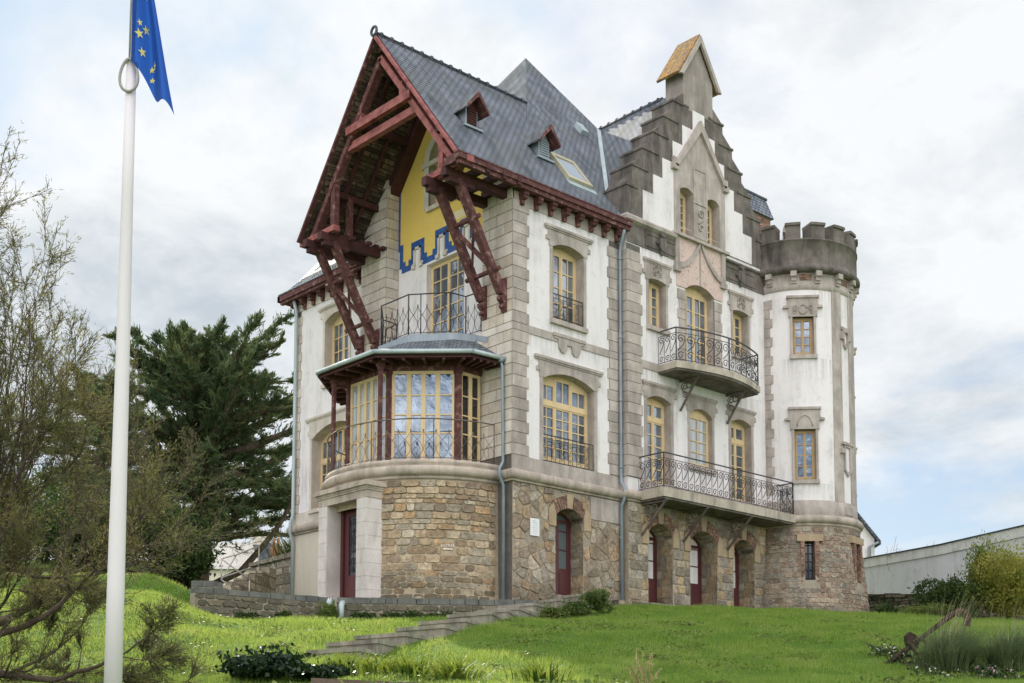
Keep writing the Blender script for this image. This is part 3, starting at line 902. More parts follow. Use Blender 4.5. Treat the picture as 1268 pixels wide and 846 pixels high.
# timber gable: pillars' backing, lower wall and recess
b = MB()
b.prism(FL, [(0, -1.2), (7.1, -1.2), (7.1, 7.72), (0, 7.72)], -0.3, 0.0, [], 0, side=False)
for y0, y1 in ((0, 1.25), (5.81, 7.1)):
    zt = [(y1, roof_z(y1) - 0.12), (y0, roof_z(y0) - 0.12)]
    b.prism(FL, [(y0, 7.7), (y1, 7.7)] + zt, -0.47, 0.0, [], 0, side=True)
b.face([(0, 7.1, -1.2), (0.6, 7.1, -1.2), (0.6, 7.1, 12.0), (0, 7.1, 12.0)], 0)
b.build('backing_wall', [MORTAR], villa)

ZJ = [4.045 + 0.3168 * k for k in range(12)] + [7.745 + 0.317 * k for k in range(22)]


def ashlar(mb, fr, u0, u1, splits, zt=None, d=0.03, zmin=4.0, zmax=99, gap=0.008, rows=None):
    rows = rows or ZJ
    for i in range(len(rows) - 1):
        z0, z1 = rows[i] + gap, rows[i + 1] - gap
        if z0 < zmin or z1 > zmax:
            continue
        cut = [u0] + splits[i % 2] + [u1]
        for a, c in zip(cut[:-1], cut[1:]):
            a2, c2 = a + gap * 0.8, c - gap * 0.8
            if zt:
                za, zc = min(z1, zt(a2)), min(z1, zt(c2))
                if za <= z0 and zc <= z0:
                    continue
                if za < z0:
                    a2 = a2 + (c2 - a2) * (z0 - za) / (zc - za); za = z0 + .001
                if zc < z0:
                    c2 = c2 - (c2 - a2) * (z0 - zc) / (za - zc); zc = z0 + .001
                poly = [(a2, z0), (c2, z0), (c2, zc), (a2, za)]
            else:
                poly = [(a2, z0), (c2, z0), (c2, z1), (a2, z1)]
            stone_poly(mb, poly, fr.p, 0.0, d, .02)


zt = lambda y: roof_z(y) - 0.14
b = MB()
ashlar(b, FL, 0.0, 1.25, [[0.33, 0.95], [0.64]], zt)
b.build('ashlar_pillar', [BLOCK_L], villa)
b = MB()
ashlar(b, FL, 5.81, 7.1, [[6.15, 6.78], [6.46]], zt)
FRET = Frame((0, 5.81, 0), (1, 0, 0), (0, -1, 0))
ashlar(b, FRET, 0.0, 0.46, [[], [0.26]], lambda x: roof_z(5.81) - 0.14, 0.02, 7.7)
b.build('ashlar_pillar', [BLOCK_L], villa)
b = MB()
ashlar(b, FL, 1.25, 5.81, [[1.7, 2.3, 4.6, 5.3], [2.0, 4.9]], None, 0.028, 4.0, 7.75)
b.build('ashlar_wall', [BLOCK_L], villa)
# corner quoins (wrap the corner)
b = MB()
for i in range(len(ZJ) - 1):
    z0, z1 = ZJ[i] + .008, ZJ[i + 1] - .008
    if z1 > 11.35:
        break
    w = 0.50 if i % 2 else 0.59
    b.box((-0.032, -0.032, z0), (w, 0.0, z1))
b.fbox(FR, -0.032, 0.62, 3.64, 4.037, 0.0, 0.032)
b.build('quoin', [BLOCK], villa)
b = MB()
b.fbox(FR, 0.0, 0.5, 3.64, 11.3, 0, 0.012)
b.build('mortar_joint', [MORTAR], villa)


def quoin_strip(fr, u0, u1, du, side, zmin, zmax, material, d=0.03, off=0):
    mb = MB()
    for i in range(len(ZJ) - 1):
        z0, z1 = ZJ[i] + .008, ZJ[i + 1] - .008
        if z0 < zmin - .01 or z1 > zmax + .01:
            continue
        e = du if (i + off) % 2 else 0
        mb.fbox(fr, u0 - (e if side < 0 else 0), u1 + (e if side > 0 else 0), z0, z1, 0.0, d)
    mb.fbox(fr, u0, u1, zmin, zmax, 0, 0.010, 1)
    return mb.build('quoin', [material, MORTAR], villa)


quoin_strip(FR, 3.84, 4.36, 0.075, -1, 4.03, 11.1, BLOCK)
quoin_strip(FP, 4.335, 4.93, 0.075, 1, 4.03, 11.1, BLOCK, 0.032, 1)
b = MB()                                   # return of the pavilion quoin
for i in range(len(ZJ) - 1):
    if ZJ[i + 1] < 11.1:
        b.box((4.33, -0.28, ZJ[i] + .008), (4.36, -0.02, ZJ[i + 1] - .008))
b.build('quoin', [GRANITE], villa)


# --- stone bands --------------------------------------------------------
def moulding(name, path_profile, pts, closed=False, material=None, parent=villa):
    """sweep (out, z) profile along plan polyline pts=[(x,y)], outward to the right-hand side"""
    mb = MB()
    P = [V3(*p, 0)[:2] for p in pts]
    m = len(P)
    nor = []
    for i in range(m):
        if closed:
            a, c = P[i - 1], P[(i + 1) % m]
        else:
            a, c = P[max(0, i - 1)], P[min(m - 1, i + 1)]
        d1 = unit(P[i] - a) if not np.allclose(P[i], a) else None
        d2 = unit(c - P[i]) if not np.allclose(c, P[i]) else None
        if d1 is None: d1 = d2
        if d2 is None: d2 = d1
        n1, n2 = np.array([d1[1], -d1[0]]), np.array([d2[1], -d2[0]])
        n = unit(n1 + n2)
        nor.append(n / max(0.4, np.dot(n, n1)))
    L = 0
    for i in range(m if closed else m - 1):
        j = (i + 1) % m
        dl = np.linalg.norm(P[j] - P[i])
        v = 0
        for k in range(len(path_profile) - 1):
            (o0, z0), (o1, z1) = path_profile[k], path_profile[k + 1]
            dv = math.hypot(o1 - o0, z1 - z0)
            A = P[i] + nor[i] * o0; B = P[j] + nor[j] * o0; Cc = P[j] + nor[j] * o1; D = P[i] + nor[i] * o1
            mb.face([(*A, z0), (*B, z0), (*Cc, z1), (*D, z1)], 0, [(L, v), (L + dl, v), (L + dl, v + dv), (L, v + dv)], smooth=False)
            v += dv
        L += dl
    return mb.build(name, [material or GRANITE], parent)


def bulge(z0, z1, out, n=8, base=0.03):
    pr = [(base, z0 - 0.06), (base + 0.035, z0 - 0.05), (base + 0.035, z0)]
    for k in range(n + 1):
        a = math.pi * k / n
        pr.append((base + 0.03 + out * math.sin(a) ** 0.8, z0 + (z1 - z0) * (1 - math.cos(a)) / 2))
    pr += [(base, z1 + 0.02)]
    return pr


STR = bulge(3.36, 3.63, 0.13)
front_path = [(-0.0, 0.45), (0.0, 0.0), (4.36, 0.0), (4.36, -0.25), (11.15, -0.25)]
moulding('string_course', STR, front_path, material=MOULD)
moulding('string_course', STR, [(0.6, 11.9), (0.6, 7.0)], material=MOULD)
for fr_, u0_, u1_, z0_, z1_, d_ in ((FR, 0.03, 4.33, 3.65, 4.03, .02), (FR, 0.5, 3.78, 7.53, 7.75, .03), (FP, 4.9, 11.1, 3.65, 4.03, .02), (FP, 4.95, 5.75, 7.42, 7.66, .03), (FR, 0.03, 4.36, 11.12, 11.75, .02)):
    b = MB()
    b.fbox(fr_, u0_, u1_, z0_, z1_, 0, d_)
    b.build('stone_band', [GRANITE], villa)
b = MB()   # drop motif under the first-floor band
b.prism(FR, [(1.55, 7.70), (2.75, 7.70), (2.75, 7.62), (2.62, 7.60), (2.60, 7.38), (2.50, 7.26), (2.38, 7.24), (2.28, 7.32), (2.26, 7.5), (2.06, 7.5), (2.04, 7.32), (1.94, 7.24), (1.84, 7.26), (1.74, 7.38), (1.72, 7.60), (1.55, 7.62)], 0, 0.055)
b.fbox(FR, 1.5, 2.8, 7.68, 7.77, 0, 0.08)
b.build('carved_motif', [GRANITE], villa)
# pavilion frieze and cornice below the stepped gable
b = MB()
b.fbox(FP, 4.36, 11.1, 11.14, 11.74, 0, 0.028)
for u0, u1 in ((5.15, 6.62), (8.95, 10.55)):
    b.prism(FP, [(u0, 11.22), (u1, 11.22), (u1, 11.66), (u0, 11.66)], 0.028, 0.05, [[(u0 + .07, 11.28), (u1 - .07, 11.28), (u1 - .07, 11.60), (u0 + .07, 11.60)]])
b.build('frieze', [DARKSTONE], villa)
moulding('cornice', [(0.03, 11.74), (0.14, 11.80), (0.16, 11.90), (0.08, 11.98), (0.03, 12.02)], [(4.36, 0.2), (4.36, -0.25), (6.5, -0.25)], material=GRANITE)
moulding('cornice', [(0.03, 11.74), (0.10, 11.78), (0.10, 11.84), (0.03, 11.88)], [(8.95, -0.25), (11.1, -0.25)], material=DARKSTONE)
for uc, zc in ((5.88, 11.42), (9.77, 11.42)):
    b = MB()
    ring = [(uc + 0.17 * math.cos(a), zc + 0.22 * math.sin(a)) for a in np.linspace(0, 2 * math.pi, 14)[:-1]]
    b.prism(FP, ring, 0.03, 0.12)
    ring2 = [(uc + 0.11 * math.cos(a), zc + 0.30 + 0.09 * math.sin(a)) for a in np.linspace(0, 2 * math.pi, 10)[:-1]]
    b.prism(FP, ring2, 0.03, 0.15)
    b.fbox(FP, uc - .24, uc + .24, zc - .02, zc + .05, .03, .09)
    b.prism(FP, [(uc - .1, zc - .2), (uc + .1, zc - .2), (uc, zc - .36)], .03, .09)
    b.build('carved_cartouche', [DARKSTONE], villa)


# --- windows ------------------------------------------------------------
def window(fr, o, depth=0.3, lights=2, cols=2, rows=4, transom=None, foot=0.0, surround=0.1, lintel=None, sill=True,
           front=0.0, stone=GRANITE, paint=CREAM, glass=GLASS, rail=None, name='window', inner=None, sash=0.064, jambd=0.025):
    u0, u1, z0, zs, rise = o
    f = MB()
    # reveal in stone
    ol = arch(*o)
    rv = MB()
    fd = 0.0 if (surround or lintel) else jambd
    for k in range(len(ol)):
        a, c = ol[k], ol[(k + 1) % len(ol)]
        rv.face([fr.p(*a, -depth - .06), fr.p(*c, -depth - .06), fr.p(*c, fd), fr.p(*a, fd)], 0)
    # jamb strips
    if surround:
        top = lintel[0][1] if lintel else zs
        for s0, s1 in ((u0 - surround, u0), (u1, u1 + surround)):
            rv.fbox(fr, s0, s1, z0, (lintel[1] if lintel else zs), 0.0, jambd)
    if lintel:
        # lintel = (outer points upper outline, spring z of lintel plate)
        pts, zb = lintel
        al = arch(*o)[2:]
        poly = [(u1, zb)] + [p for p in pts] + [(u0, zb)] + [p for p in al[::-1] if True]
        rv.prism(fr, poly, 0.0, jambd + 0.012)
    if sill:
        rv.fbox(fr, u0 - 0.10, u1 + 0.10, z0 - 0.13, z0, -depth, 0.10)
    D = -depth
    t = 0.065
    outer = arch(u0, u1, z0 + 0.002, zs, rise)
    inn = arch(u0 + t, u1 - t, z0 + t, zs - t * 0.3 if rise > 0.005 else zs - t, max(rise - t * 0.7, 0))
    f.prism(fr, outer, D - 0.06, D, [inn], 0)
    iu0, iu1 = u0 + t, u1 - t
    top = lambda u: arch_z(min(max(u, iu0 + .01), iu1 - .01), iu0, iu1, zs - t * 0.3 if rise > 0.005 else zs - t, max(rise - t * .7, 0))
    lw = (iu1 - iu0) / lights
    bz = z0 + t

    def section(za, ztop, rws, ft):
        for i in range(lights):
            a, c = iu0 + lw * i, iu0 + lw * (i + 1)
            for s0, s1 in ((a, a + sash), (c - sash, c)):
                zt2 = min(top(s0), top(s1)) if ztop is None else ztop
                f.fbox(fr, s0 + .002, s1 - .002, za, zt2, D - 0.05, D + 0.012)
            f.fbox(fr, a + sash, c - sash, za, za + sash * 1.2 + ft, D - 0.05, D + 0.010)
            zt2 = (min(top(a), top(c)) if ztop is None else ztop)
            if ztop is None and rise > 0.005:
                pl = [(a + sash, min(top(a), top(c)) - sash * 1.1), (c - sash, min(top(a), top(c)) - sash * 1.1)]
                n = 6
                for k in range(n + 1):
                    uu = c - sash + (a - c + 2 * sash) * k / n
                    pl.append((uu, top(uu) + 0.01))
                f.prism(fr, pl, D - .05, D + .009)
            else:
                f.fbox(fr, a + sash, c - sash, zt2 - sash, zt2, D - 0.05, D + 0.010)
            g0, g1 = za + sash * 1.2 + ft, zt2 - sash
            for k in range(1, cols):
                uu = a + sash + (lw - 2 * sash) * k / cols
                f.fbox(fr, uu - .016, uu + .016, g0, g1, D - 0.04, D + 0.004)
            for k in range(1, rws):
                zz = g0 + (g1 - g0) * k / rws
                f.fbox(fr, a + sash, c - sash, zz - .016, zz + .016, D - 0.04, D + 0.002)
        for i in range(1, lights):
            uu = iu0 + lw * i
            zt2 = top(uu) if ztop is None else ztop
            f.fbox(fr, uu - .02, uu + .02, za, zt2, D - .03, D + .022)
    if transom:
        section(bz, transom - 0.03, rows, foot)
        f.fbox(fr, iu0, iu1, transom - .05, transom + .05, D - .05, D + .03)
        section(transom + .05, None, 1, 0)
    else:
        section(bz, None, rows, foot)
    fo = f.build(name, [paint], villa)
    rv.build('stone_surround', [stone], fo)
    g = MB()
    g.prism(fr, arch(u0 + .01, u1 - .01, z0 + .01, zs, rise), 0, D - 0.025, [], 0, side=False)
    g.build('pane', [glass], fo)
    if rail:
        rail(fo)
    return fo


def lintel_pts(u0, u1, zt, zb, drop=0.16, ear=0.14):
    """stepped hood: shoulders end in small ears"""
    return ([(u1 + .02, zb), (u1 + .02, zb - .0), (u1 + ear, zb), (u1 + ear, zb + drop), (u1 + ear + .12, zb + drop), (u1 + ear + .12, zb + drop + .12), (u1 + ear + .03, zb + drop + .16), (u1 + ear + .03, zt), (u0 - ear - .03, zt),
             (u0 - ear - .03, zb + drop + .16), (u0 - ear - .12, zb + drop + .12), (u0 - ear - .12, zb + drop), (u0 - ear, zb + drop), (u0 - ear, zb)], zb)


def hood(fr, u0, u1, zt, d=0.09, parent=None, stone=GRANITE):
    mb = MB()
    mb.fbox(fr, u0 - .06, u1 + .06, zt - .075, zt, 0, d)
    mb.fbox(fr, u0 - .03, u1 + .03, zt - .12, zt - .075, 0, d * .7)
    mb.build('hood_mould', [stone], parent)


def scroll(mb, fr, uc, z0, z1, w, r=0.011, flip=1, d=0.0, mat=0, n=4):
    """wrought-iron S: big curl at the top, small curl at the foot, bar between"""
    H = z1 - z0
    pts = []
    c1 = (uc + flip * w * 0.05, z1 - w * 0.55)
    for k in range(15):
        a = math.pi * (2.6 - 2.55 * k / 14)
        rr = w * (0.10 + 0.36 * k / 14)
        pts.append((c1[0] + flip * rr * math.cos(a), c1[1] + rr * math.sin(a)))
    lead = pts[-1]
    pts2 = [(lead[0] * .55 + uc * .45 - flip * w * .0, c1[1] - H * 0.22), (uc - flip * w * .30, z0 + H * .34)]
    mb.tube([fr.p(p[0], p[1], d) for p in pts + pts2], r, n, mat)
    c2 = (uc + flip * w * .02, z0 + w * .42)
    pts = []
    for k in range(12):
        a = math.pi * (-1.4 + 2.2 * k / 11)
        rr = w * (0.10 + 0.28 * k / 11)
        pts.append((c2[0] - flip * rr * math.cos(a), c2[1] + rr * math.sin(a)))
    mb.tube([fr.p(p[0], p[1], d) for p in pts], r, n, mat)


def circle_tube(mb, fr, uc, zc, rx, rz, r=.009, n=14, d=0., a0=0, a1=2 * math.pi):
    mb.tube([fr.p(uc + rx * math.cos(a), zc + rz * math.sin(a), d) for a in np.linspace(a0, a1, n)], r, 4)


def guard_rail(u0, u1, z0, z1, fr, d=-0.02, nb=8):
    def go(parent):
        mb = MB()
        for zz in (z0, z1):
            mb.beam(fr.p(u0, zz, d), fr.p(u1, zz, d), .03, .022)
        mb.beam(fr.p(u0, z1 - .12, d), fr.p(u1, z1 - .12, d), .014, .012)
        for k in range(nb + 1):
            uu = u0 + (u1 - u0) * k / nb
            mb.tube([fr.p(uu, z0, d), fr.p(uu, z1, d)], .011, 4)
            if k < nb and k % 2 == 0:
                w = (u1 - u0) / nb * .95
                scroll(mb, fr, uu + w / 2, z0 + .05, z1 - .13, w * .9, .008, 1 if k % 4 else -1, d)
        mb.build('railing', [IRON], parent)
    return go


W = {}
W['m3'] = window(FR, O_M3, 0.30, 2, 2, 4, None, 0.05, 0.10, lintel_pts(O_M3[0], O_M3[1], 10.84, 10.27), True, rail=guard_rail(1.53, 2.75, 8.25, 8.92, FR))
hood(FR, 1.25, 3.05, 10.86, .09, W['m3'])
W['m2'] = window(FR, O_M2, 0.26, 3, 2, 5, 5.76, 0.10, 0.12, lintel_pts(O_M2[0], O_M2[1], 6.98, 6.40), False, rail=guard_rail(1.16, 3.17, 4.06, 4.80, FR, -.02, 12))
hood(FR, 0.86, 3.46, 7.0, .09, W['m2'])
W['p3l'] = window(FP, O_P3L, 0.27, 2, 1, 4, None, 0.02, 0.09, lintel_pts(O_P3L[0], O_P3L[1], 10.82, 10.20), True)
W['p3r'] = window(FP, O_P3R, 0.27, 2, 1, 4, None, 0.02, 0.09, lintel_pts(O_P3R[0], O_P3R[1], 10.82, 10.20), True)
for kk, oo in (('p3l', O_P3L), ('p3r', O_P3R)):
    hood(FP, oo[0] - .18, oo[1] + .18, 10.85, .08, W[kk])
    mb = MB()
    uc = (oo[0] + oo[1]) / 2
    scroll(mb, FP, uc - .12, 10.34, 10.74, .26, .022, 1, .05)
    scroll(mb, FP, uc + .12, 10.34, 10.74, .26, .022, -1, .05)
    mb.build('carved_scroll', [GRANITE], W[kk])
W['p3m'] = window(FP, O_P3M, 0.26, 2, 2, 5, None, 0.25, 0.0, None, False)
W['p2l'] = window(FP, O_P2L, 0.25, 2, 1, 5, 5.98, 0.35, 0.12, lintel_pts(O_P2L[0], O_P2L[1], 7.02, 6.56), False)
W['p2m'] = window(FP, O_P2M, 0.14, 1, 2, 4, None, 0.0, 0.10, lintel_pts(O_P2M[0], O_P2M[1], 7.02, 6.50), True, glass=CGLASS)
W['p2r'] = window(FP, O_P2R, 0.25, 2, 1, 5, 5.98, 0.35, 0.12, lintel_pts(O_P2R[0], O_P2R[1], 7.02, 6.56), False)
for kk, oo in (('p2l', O_P2L), ('p2m', O_P2M), ('p2r', O_P2R)):
    hood(FP, oo[0] - .17, oo[1] + .17, 7.05, .08, W[kk])
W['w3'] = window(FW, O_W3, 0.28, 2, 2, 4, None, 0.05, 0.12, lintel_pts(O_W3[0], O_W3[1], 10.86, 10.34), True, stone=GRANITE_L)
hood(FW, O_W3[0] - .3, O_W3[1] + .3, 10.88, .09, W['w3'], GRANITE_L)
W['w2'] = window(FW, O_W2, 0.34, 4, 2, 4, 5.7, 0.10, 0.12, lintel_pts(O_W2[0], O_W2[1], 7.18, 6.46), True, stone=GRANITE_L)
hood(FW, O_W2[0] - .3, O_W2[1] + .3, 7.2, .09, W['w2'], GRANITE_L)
# jamb blocks of the middle balcony door
for s0, s1, sd in ((O_P3M[0] - .32, O_P3M[0], -1), (O_P3M[1], O_P3M[1] + .32, 1)):
    mb = MB()
    for i in range(len(ZJ) - 1):
        if ZJ[i] > 7.6 and ZJ[i + 1] < 10.5:
            e = .07 if i % 2 else 0
            mb.fbox(FP, s0 - (e if sd < 0 else 0), s1 + (e if sd > 0 else 0), ZJ[i] + .008, ZJ[i + 1] - .008, 0, .035)
    mb.build('stone_surround', [GRANITE], W['p3m'])

# --- pink ogee panel above the balcony door ------------------------------
b = MB()
al = arch(*O_P3M)[2:]
b.prism(FP, [(6.60, 10.36), (7.02, 10.36)] + al[::-1][0:] + [(8.44, 10.36), (8.86, 10.36), (8.86, 11.98), (6.60, 11.98)], 0.0, 0.032)
b.build('mosaic_panel', [PINK], villa)
b = MB()
for sg in (-1, 1):
    pts = []
    for k in range(13):
        tt = k / 12
        uu = 7.73 + sg * (0.02 + 1.06 * tt)
        zz = 11.98 - 0.95 * (1 - (1 - tt) ** 1.9)
        pts.append((uu, zz))
    for k in range(12):
        (ua, za), (ub, zb) = pts[k], pts[k + 1]
        b.prism(FP, [(ua, za - .10), (ub, zb - .10), (ub, zb + .08), (ua, za + .08)], 0.03, 0.10)
    b.fbox(FP, 7.73 + sg * 1.13 - .09, 7.73 + sg * 1.13 + .09, 10.95, 12.0, 0.0, 0.09)
    b.fbox(FP, 7.73 + sg * 1.13 - .14, 7.73 + sg * 1.13 + .14, 10.78, 10.95, 0.0, 0.12)
b.fbox(FP, 7.70, 7.76, 10.62, 11.78, 0.03, 0.05)
b.build('ogee_moulding', [GRANITE], villa)

# --- doors of the ground floor --------------------------------------------


def ground_door(fr, o, depth, stone, glass=DOORGLASS):
    u0, u1, z0, zs, rise = o
    f = MB()
    D = -depth
    t = .07
    f.prism(fr, arch(*o), D - .06, D, [arch(u0 + t, u1 - t, z0 + .02, zs - .02, rise - .05)], 0)
    um = (u0 + u1) / 2
    for a, c in ((u0 + t, um), (um, u1 - t)):
        f.fbox(fr, a, c, z0 + .02, z0 + .88, D - .05, D - .01)
        f.fbox(fr, a + .09, c - .09, z0 + .16, z0 + .76, D - .02, D + .005)
        zt2 = min(arch_z(a + .01, u0, u1, zs, rise), arch_z(c - .01, u0, u1, zs, rise)) - .05
        for s0, s1 in ((a, a + .08), (c - .08, c)):
            f.fbox(fr, s0, s1, z0 + .88, zt2, D - .05, D - .01)
        for zz in (1.42, 1.96):
            f.fbox(fr, a + .08, c - .08, z0 + zz - .018, z0 + zz + .018, D - .05, D - .014)
        f.fbox(fr, a + .08, c - .08, zt2 - .1, zt2, D - .05, D - .012)
    d = f.build('door', [DOORRED], villa)
    g = MB()
    g.prism(fr, arch(u0 + .02, u1 - .02, z0 + .5, zs, rise), 0, D - .035, [], 0, side=False)
    g.build('pane', [glass], d)
    rv = MB()
    ol = arch(*o)
    for k in range(len(ol)):
        a, c = ol[k], ol[(k + 1) % len(ol)]
        rv.face([fr.p(*a, D - .06), fr.p(*c, D - .06), fr.p(*c, 0), fr.p(*a, 0)], 0)
    rv.build('reveal', [stone], d)
    # brick relieving arch with pale key and springer stones
    w2 = (u1 - u0) / 2
    rad = (w2 * w2 + rise * rise) / (2 * rise)
    zc = zs + rise - rad
    th = math.asin(min(1, w2 / rad))
    a = MB()
    n = 15
    for k in range(n):
        t0 = th * .97 - 2 * th * .97 * k / n - .010
        t1 = th * .97 - 2 * th * .97 * (k + 1) / n + .010
        r0, r1 = rad + .005, rad + .36
        P = [(um + r0 * math.sin(t0), zc + r0 * math.cos(t0)), (um + r1 * math.sin(t0), zc + r1 * math.cos(t0)),
             (um + r1 * math.sin(t1), zc + r1 * math.cos(t1)), (um + r0 * math.sin(t1), zc + r0 * math.cos(t1))]
        a.prism(fr, P, 0, .022 + .006 * ((k * 7) % 3))
    a.build('brick_arch', [BRICK], d)
    s = MB()
    s.prism(fr, [(um - .09, zs + rise), (um + .09, zs + rise), (um + .14, zs + rise + .42), (um - .14, zs + rise + .42)], 0, .04)
    s.build('keystone', [SANDST], d)
    for sg, ue in ((-1, u0), (1, u1)):
        s = MB()
        s.prism(fr, [(ue, zs - .30), (ue + sg * .28, zs - .30), (ue + sg * .28, zs + .20), (ue + sg * .10, zs + .34), (ue, zs + .05)], 0, .045)
        s.build('springer_stone', [SANDST], d)
    st = MB()
    st.fbox(fr, u0 - .12, u1 + .12, z0 - .14, z0, D, .22)
    st.build('threshold', [STEPSTONE], d)
    return d


SANDST = granite('warm_sandstone', (0.36, 0.27, 0.17), (0.48, 0.37, 0.25), (0.25, 0.2, 0.14), 0.4)
ground_door(FR, O_MD, 0.5, JAMBSTONE)
for oo in O_PD:
    ground_door(FP, oo, 0.62, JAMBSTONE, DGLASS if oo is O_PD[2] else DOORGLASS)
b = MB()
b.fbox(FR, 3.02, 4.34, 2.62, 3.28, 0, .03)
b.build('stone_block', [GRANITE], villa)
# plinth kerb along the front
b = MB()
b.fbox(FP, 3.6, 11.6, -1.0, 0.30, -.2, .30)
b.build('plinth', [TERRSTONE], villa)

# --- stepped gable ---------------------------------------------------------
GC = 7.72
T = 0.84
hs = [3.40, 3.15, 2.67, 2.19, 1.71, 1.23]
zs_ = [12.92, 13.60, 14.28, 14.95, 15.62, 16.29]
gb = MB()
outline = [(GC - 3.36, 12.0)]
left = [(GC - 3.36, 12.0), (GC - hs[0], 12.05)]
pts = []
for i in range(6):
    h = hs[i]
    hn = hs[i + 1] if i < 5 else 0.74
    pts.append((h, zs_[i]))
    pts.append((hn, zs_[i] + 0.37))
Lp_ = [(GC - 3.36, 12.0)] + [(GC - a, z) for a, z in pts]
Rp_ = [(GC + a, z) for a, z in pts][::-1]
poly = Lp_ + Rp_ + [(GC + 3.36, 12.0)]
gb.prism(FP, poly, -T, 0.03, [outl(grown(O_G1)), outl(grown(O_G2))], 0, back=True)
gable = gb.build('stepped_gable', [DARKSTONE], villa)
b = MB()
b.prism(FP, [(GC - .72, 16.2), (GC + .72, 16.2), (GC + .72, 17.45), (GC, 18.62), (GC - .72, 17.45)], -.70, .036, [], 0, back=True)
b.build('pinnacle', [granite('pinnacle_cement', (0.29, 0.25, 0.225), (0.41, 0.36, 0.33), (0.16, 0.14, 0.125), 0.6)], gable)
# drip ledges under every sloped step
for sg in (-1, 1):
    for i in range(6):
        b = MB()
        h = hs[i]; hn = hs[i + 1] if i < 5 else .74
        u0, u1 = sorted((GC + sg * (h + .035), GC + sg * (hn - .25)))
        b.fbox(FP, u0, u1, zs_[i] - .05, zs_[i] + .02, -T - .03, .065)
        b.build('step_ledge', [DARKSTONE], gable)
# white field with stepped border
wl = [(2.67, 12.0), (2.67, 12.92), (2.20, 12.92), (2.20, 13.56), (1.76, 13.56), (1.76, 14.22), (1.27, 14.22), (1.27, 14.93), (0.80, 14.93), (0.80, 15.6), (0.29, 15.6), (0.29, 16.26)]
b = MB()
b.prism(FP, [(GC - a, z) for a, z in wl] + [(GC + a, z) for a, z in wl[::-1]], 0.03, 0.045, [outl(grown(O_G1)), outl(grown(O_G2))])
b.build('white_panel', [WHITE], gable)
# aedicule round the twin windows
b = MB()
b.prism(FP, [(6.47, 12.0), (8.97, 12.0), (8.97, 14.0), (9.0, 14.28), (8.75, 14.28), (GC, 15.72), (6.69, 14.28), (6.44, 14.28), (6.47, 14.0)], 0.045, 0.075, [outl(grown(O_G1)), outl(grown(O_G2))])
b.build('aedicule', [GRANITE], gable)
b = MB()
for sg in (-1, 1):
    a0, a1 = (GC + sg * 1.28, 14.16), (GC, 15.98)
    n = unit(V3(a1[0] - a0[0], a1[1] - a0[1], 0)); pv = np.array([-n[1], n[0]]) * (.10 if sg > 0 else -.10)
    b.prism(FP, [a0, (a0[0] + pv[0] * 1.3, a0[1] + pv[1] * 1.3), (a1[0], a1[1] - .38), a1], .05, .17)
    b.fbox(FP, *sorted((GC + sg * 1.12, GC + sg * 1.38)), 14.0, 14.18, .05, .17)
    b.fbox(FP, *sorted((GC + sg * 1.2, GC + sg * 1.34)), 14.18, 14.4, .05, .14)
b.fbox(FP, GC - .36, GC + .36, 13.2, 13.28, .07, .10)
b.prism(FP, [(GC - .34, 12.1), (GC + .34, 12.1), (GC + .34, 14.4), (GC - .34, 14.4)], .07, .095, [[(GC - .27, 12.18), (GC + .27, 12.18), (GC + .27, 13.2), (GC - .27, 13.2)], [(GC - .27, 13.3), (GC + .27, 13.3), (GC + .27, 14.32), (GC - .27, 14.32)]])
scroll(b, FP, GC, 12.3, 13.1, .34, .03, 1, .09)
b.fbox(FP, 6.36, 9.08, 11.93, 12.02, 0, .16)
b.build('pediment', [GRANITE], gable)
# pinnacle slab roof with lichen
b = MB()
for sg in (-1, 1):
    e0, e1 = (GC + sg * 1.0, 17.22), (GC, 18.80)
    for dd in (0,):
        P = [FP.p(*e0, .12), FP.p(*e0, -.70 - .10), FP.p(*e1, -.70 - .10), FP.p(*e1, .12)]
        up = V3(sg * .06, 0, .05)
        b.hexa([P[0], P[1], P[2], P[3], P[0] + up, P[1] + up, P[2] + V3(0, 0, .08), P[3] + V3(0, 0, .08)], 0)
    q0, q1 = (GC + sg * 1.09, 17.26), (GC, 18.97)
    b.prism(FP, [(GC + sg * .86, 17.22), (GC + sg * 1.02, 17.2), (GC, 18.80), (GC, 18.55)], 0.10, 0.19, [], 1)
b.build('pinnacle_roof', [LICHEN, GRANITE], gable)
W['g1'] = window(FP, O_G1, 0.24, 2, 1, 5, None, 0.0, 0.0, None, False, jambd=.08)
W['g2'] = window(FP, O_G2, 0.24, 2, 1, 5, None, 0.0, 0.0, None, False, jambd=.08)

# --- round tower ------------------------------------------------------------
TC = (13.0, -0.1)
TR = 1.93


def az_frame(az, r=TR):
    a = R(az)
    n = V3(math.cos(a), math.sin(a), 0)
    return Frame((TC[0] + r * n[0], TC[1] + r * n[1], 0), (-n[1], n[0], 0), n)


TWIN = [(-147.2, -126.6, 4.80, 6.47), (-147.2, -126.6, 8.95, 10.23)]
SLITS = [(-139.7, -131.0, 1.49, 2.76), (-86.0, -77.3, 1.49, 2.79)]


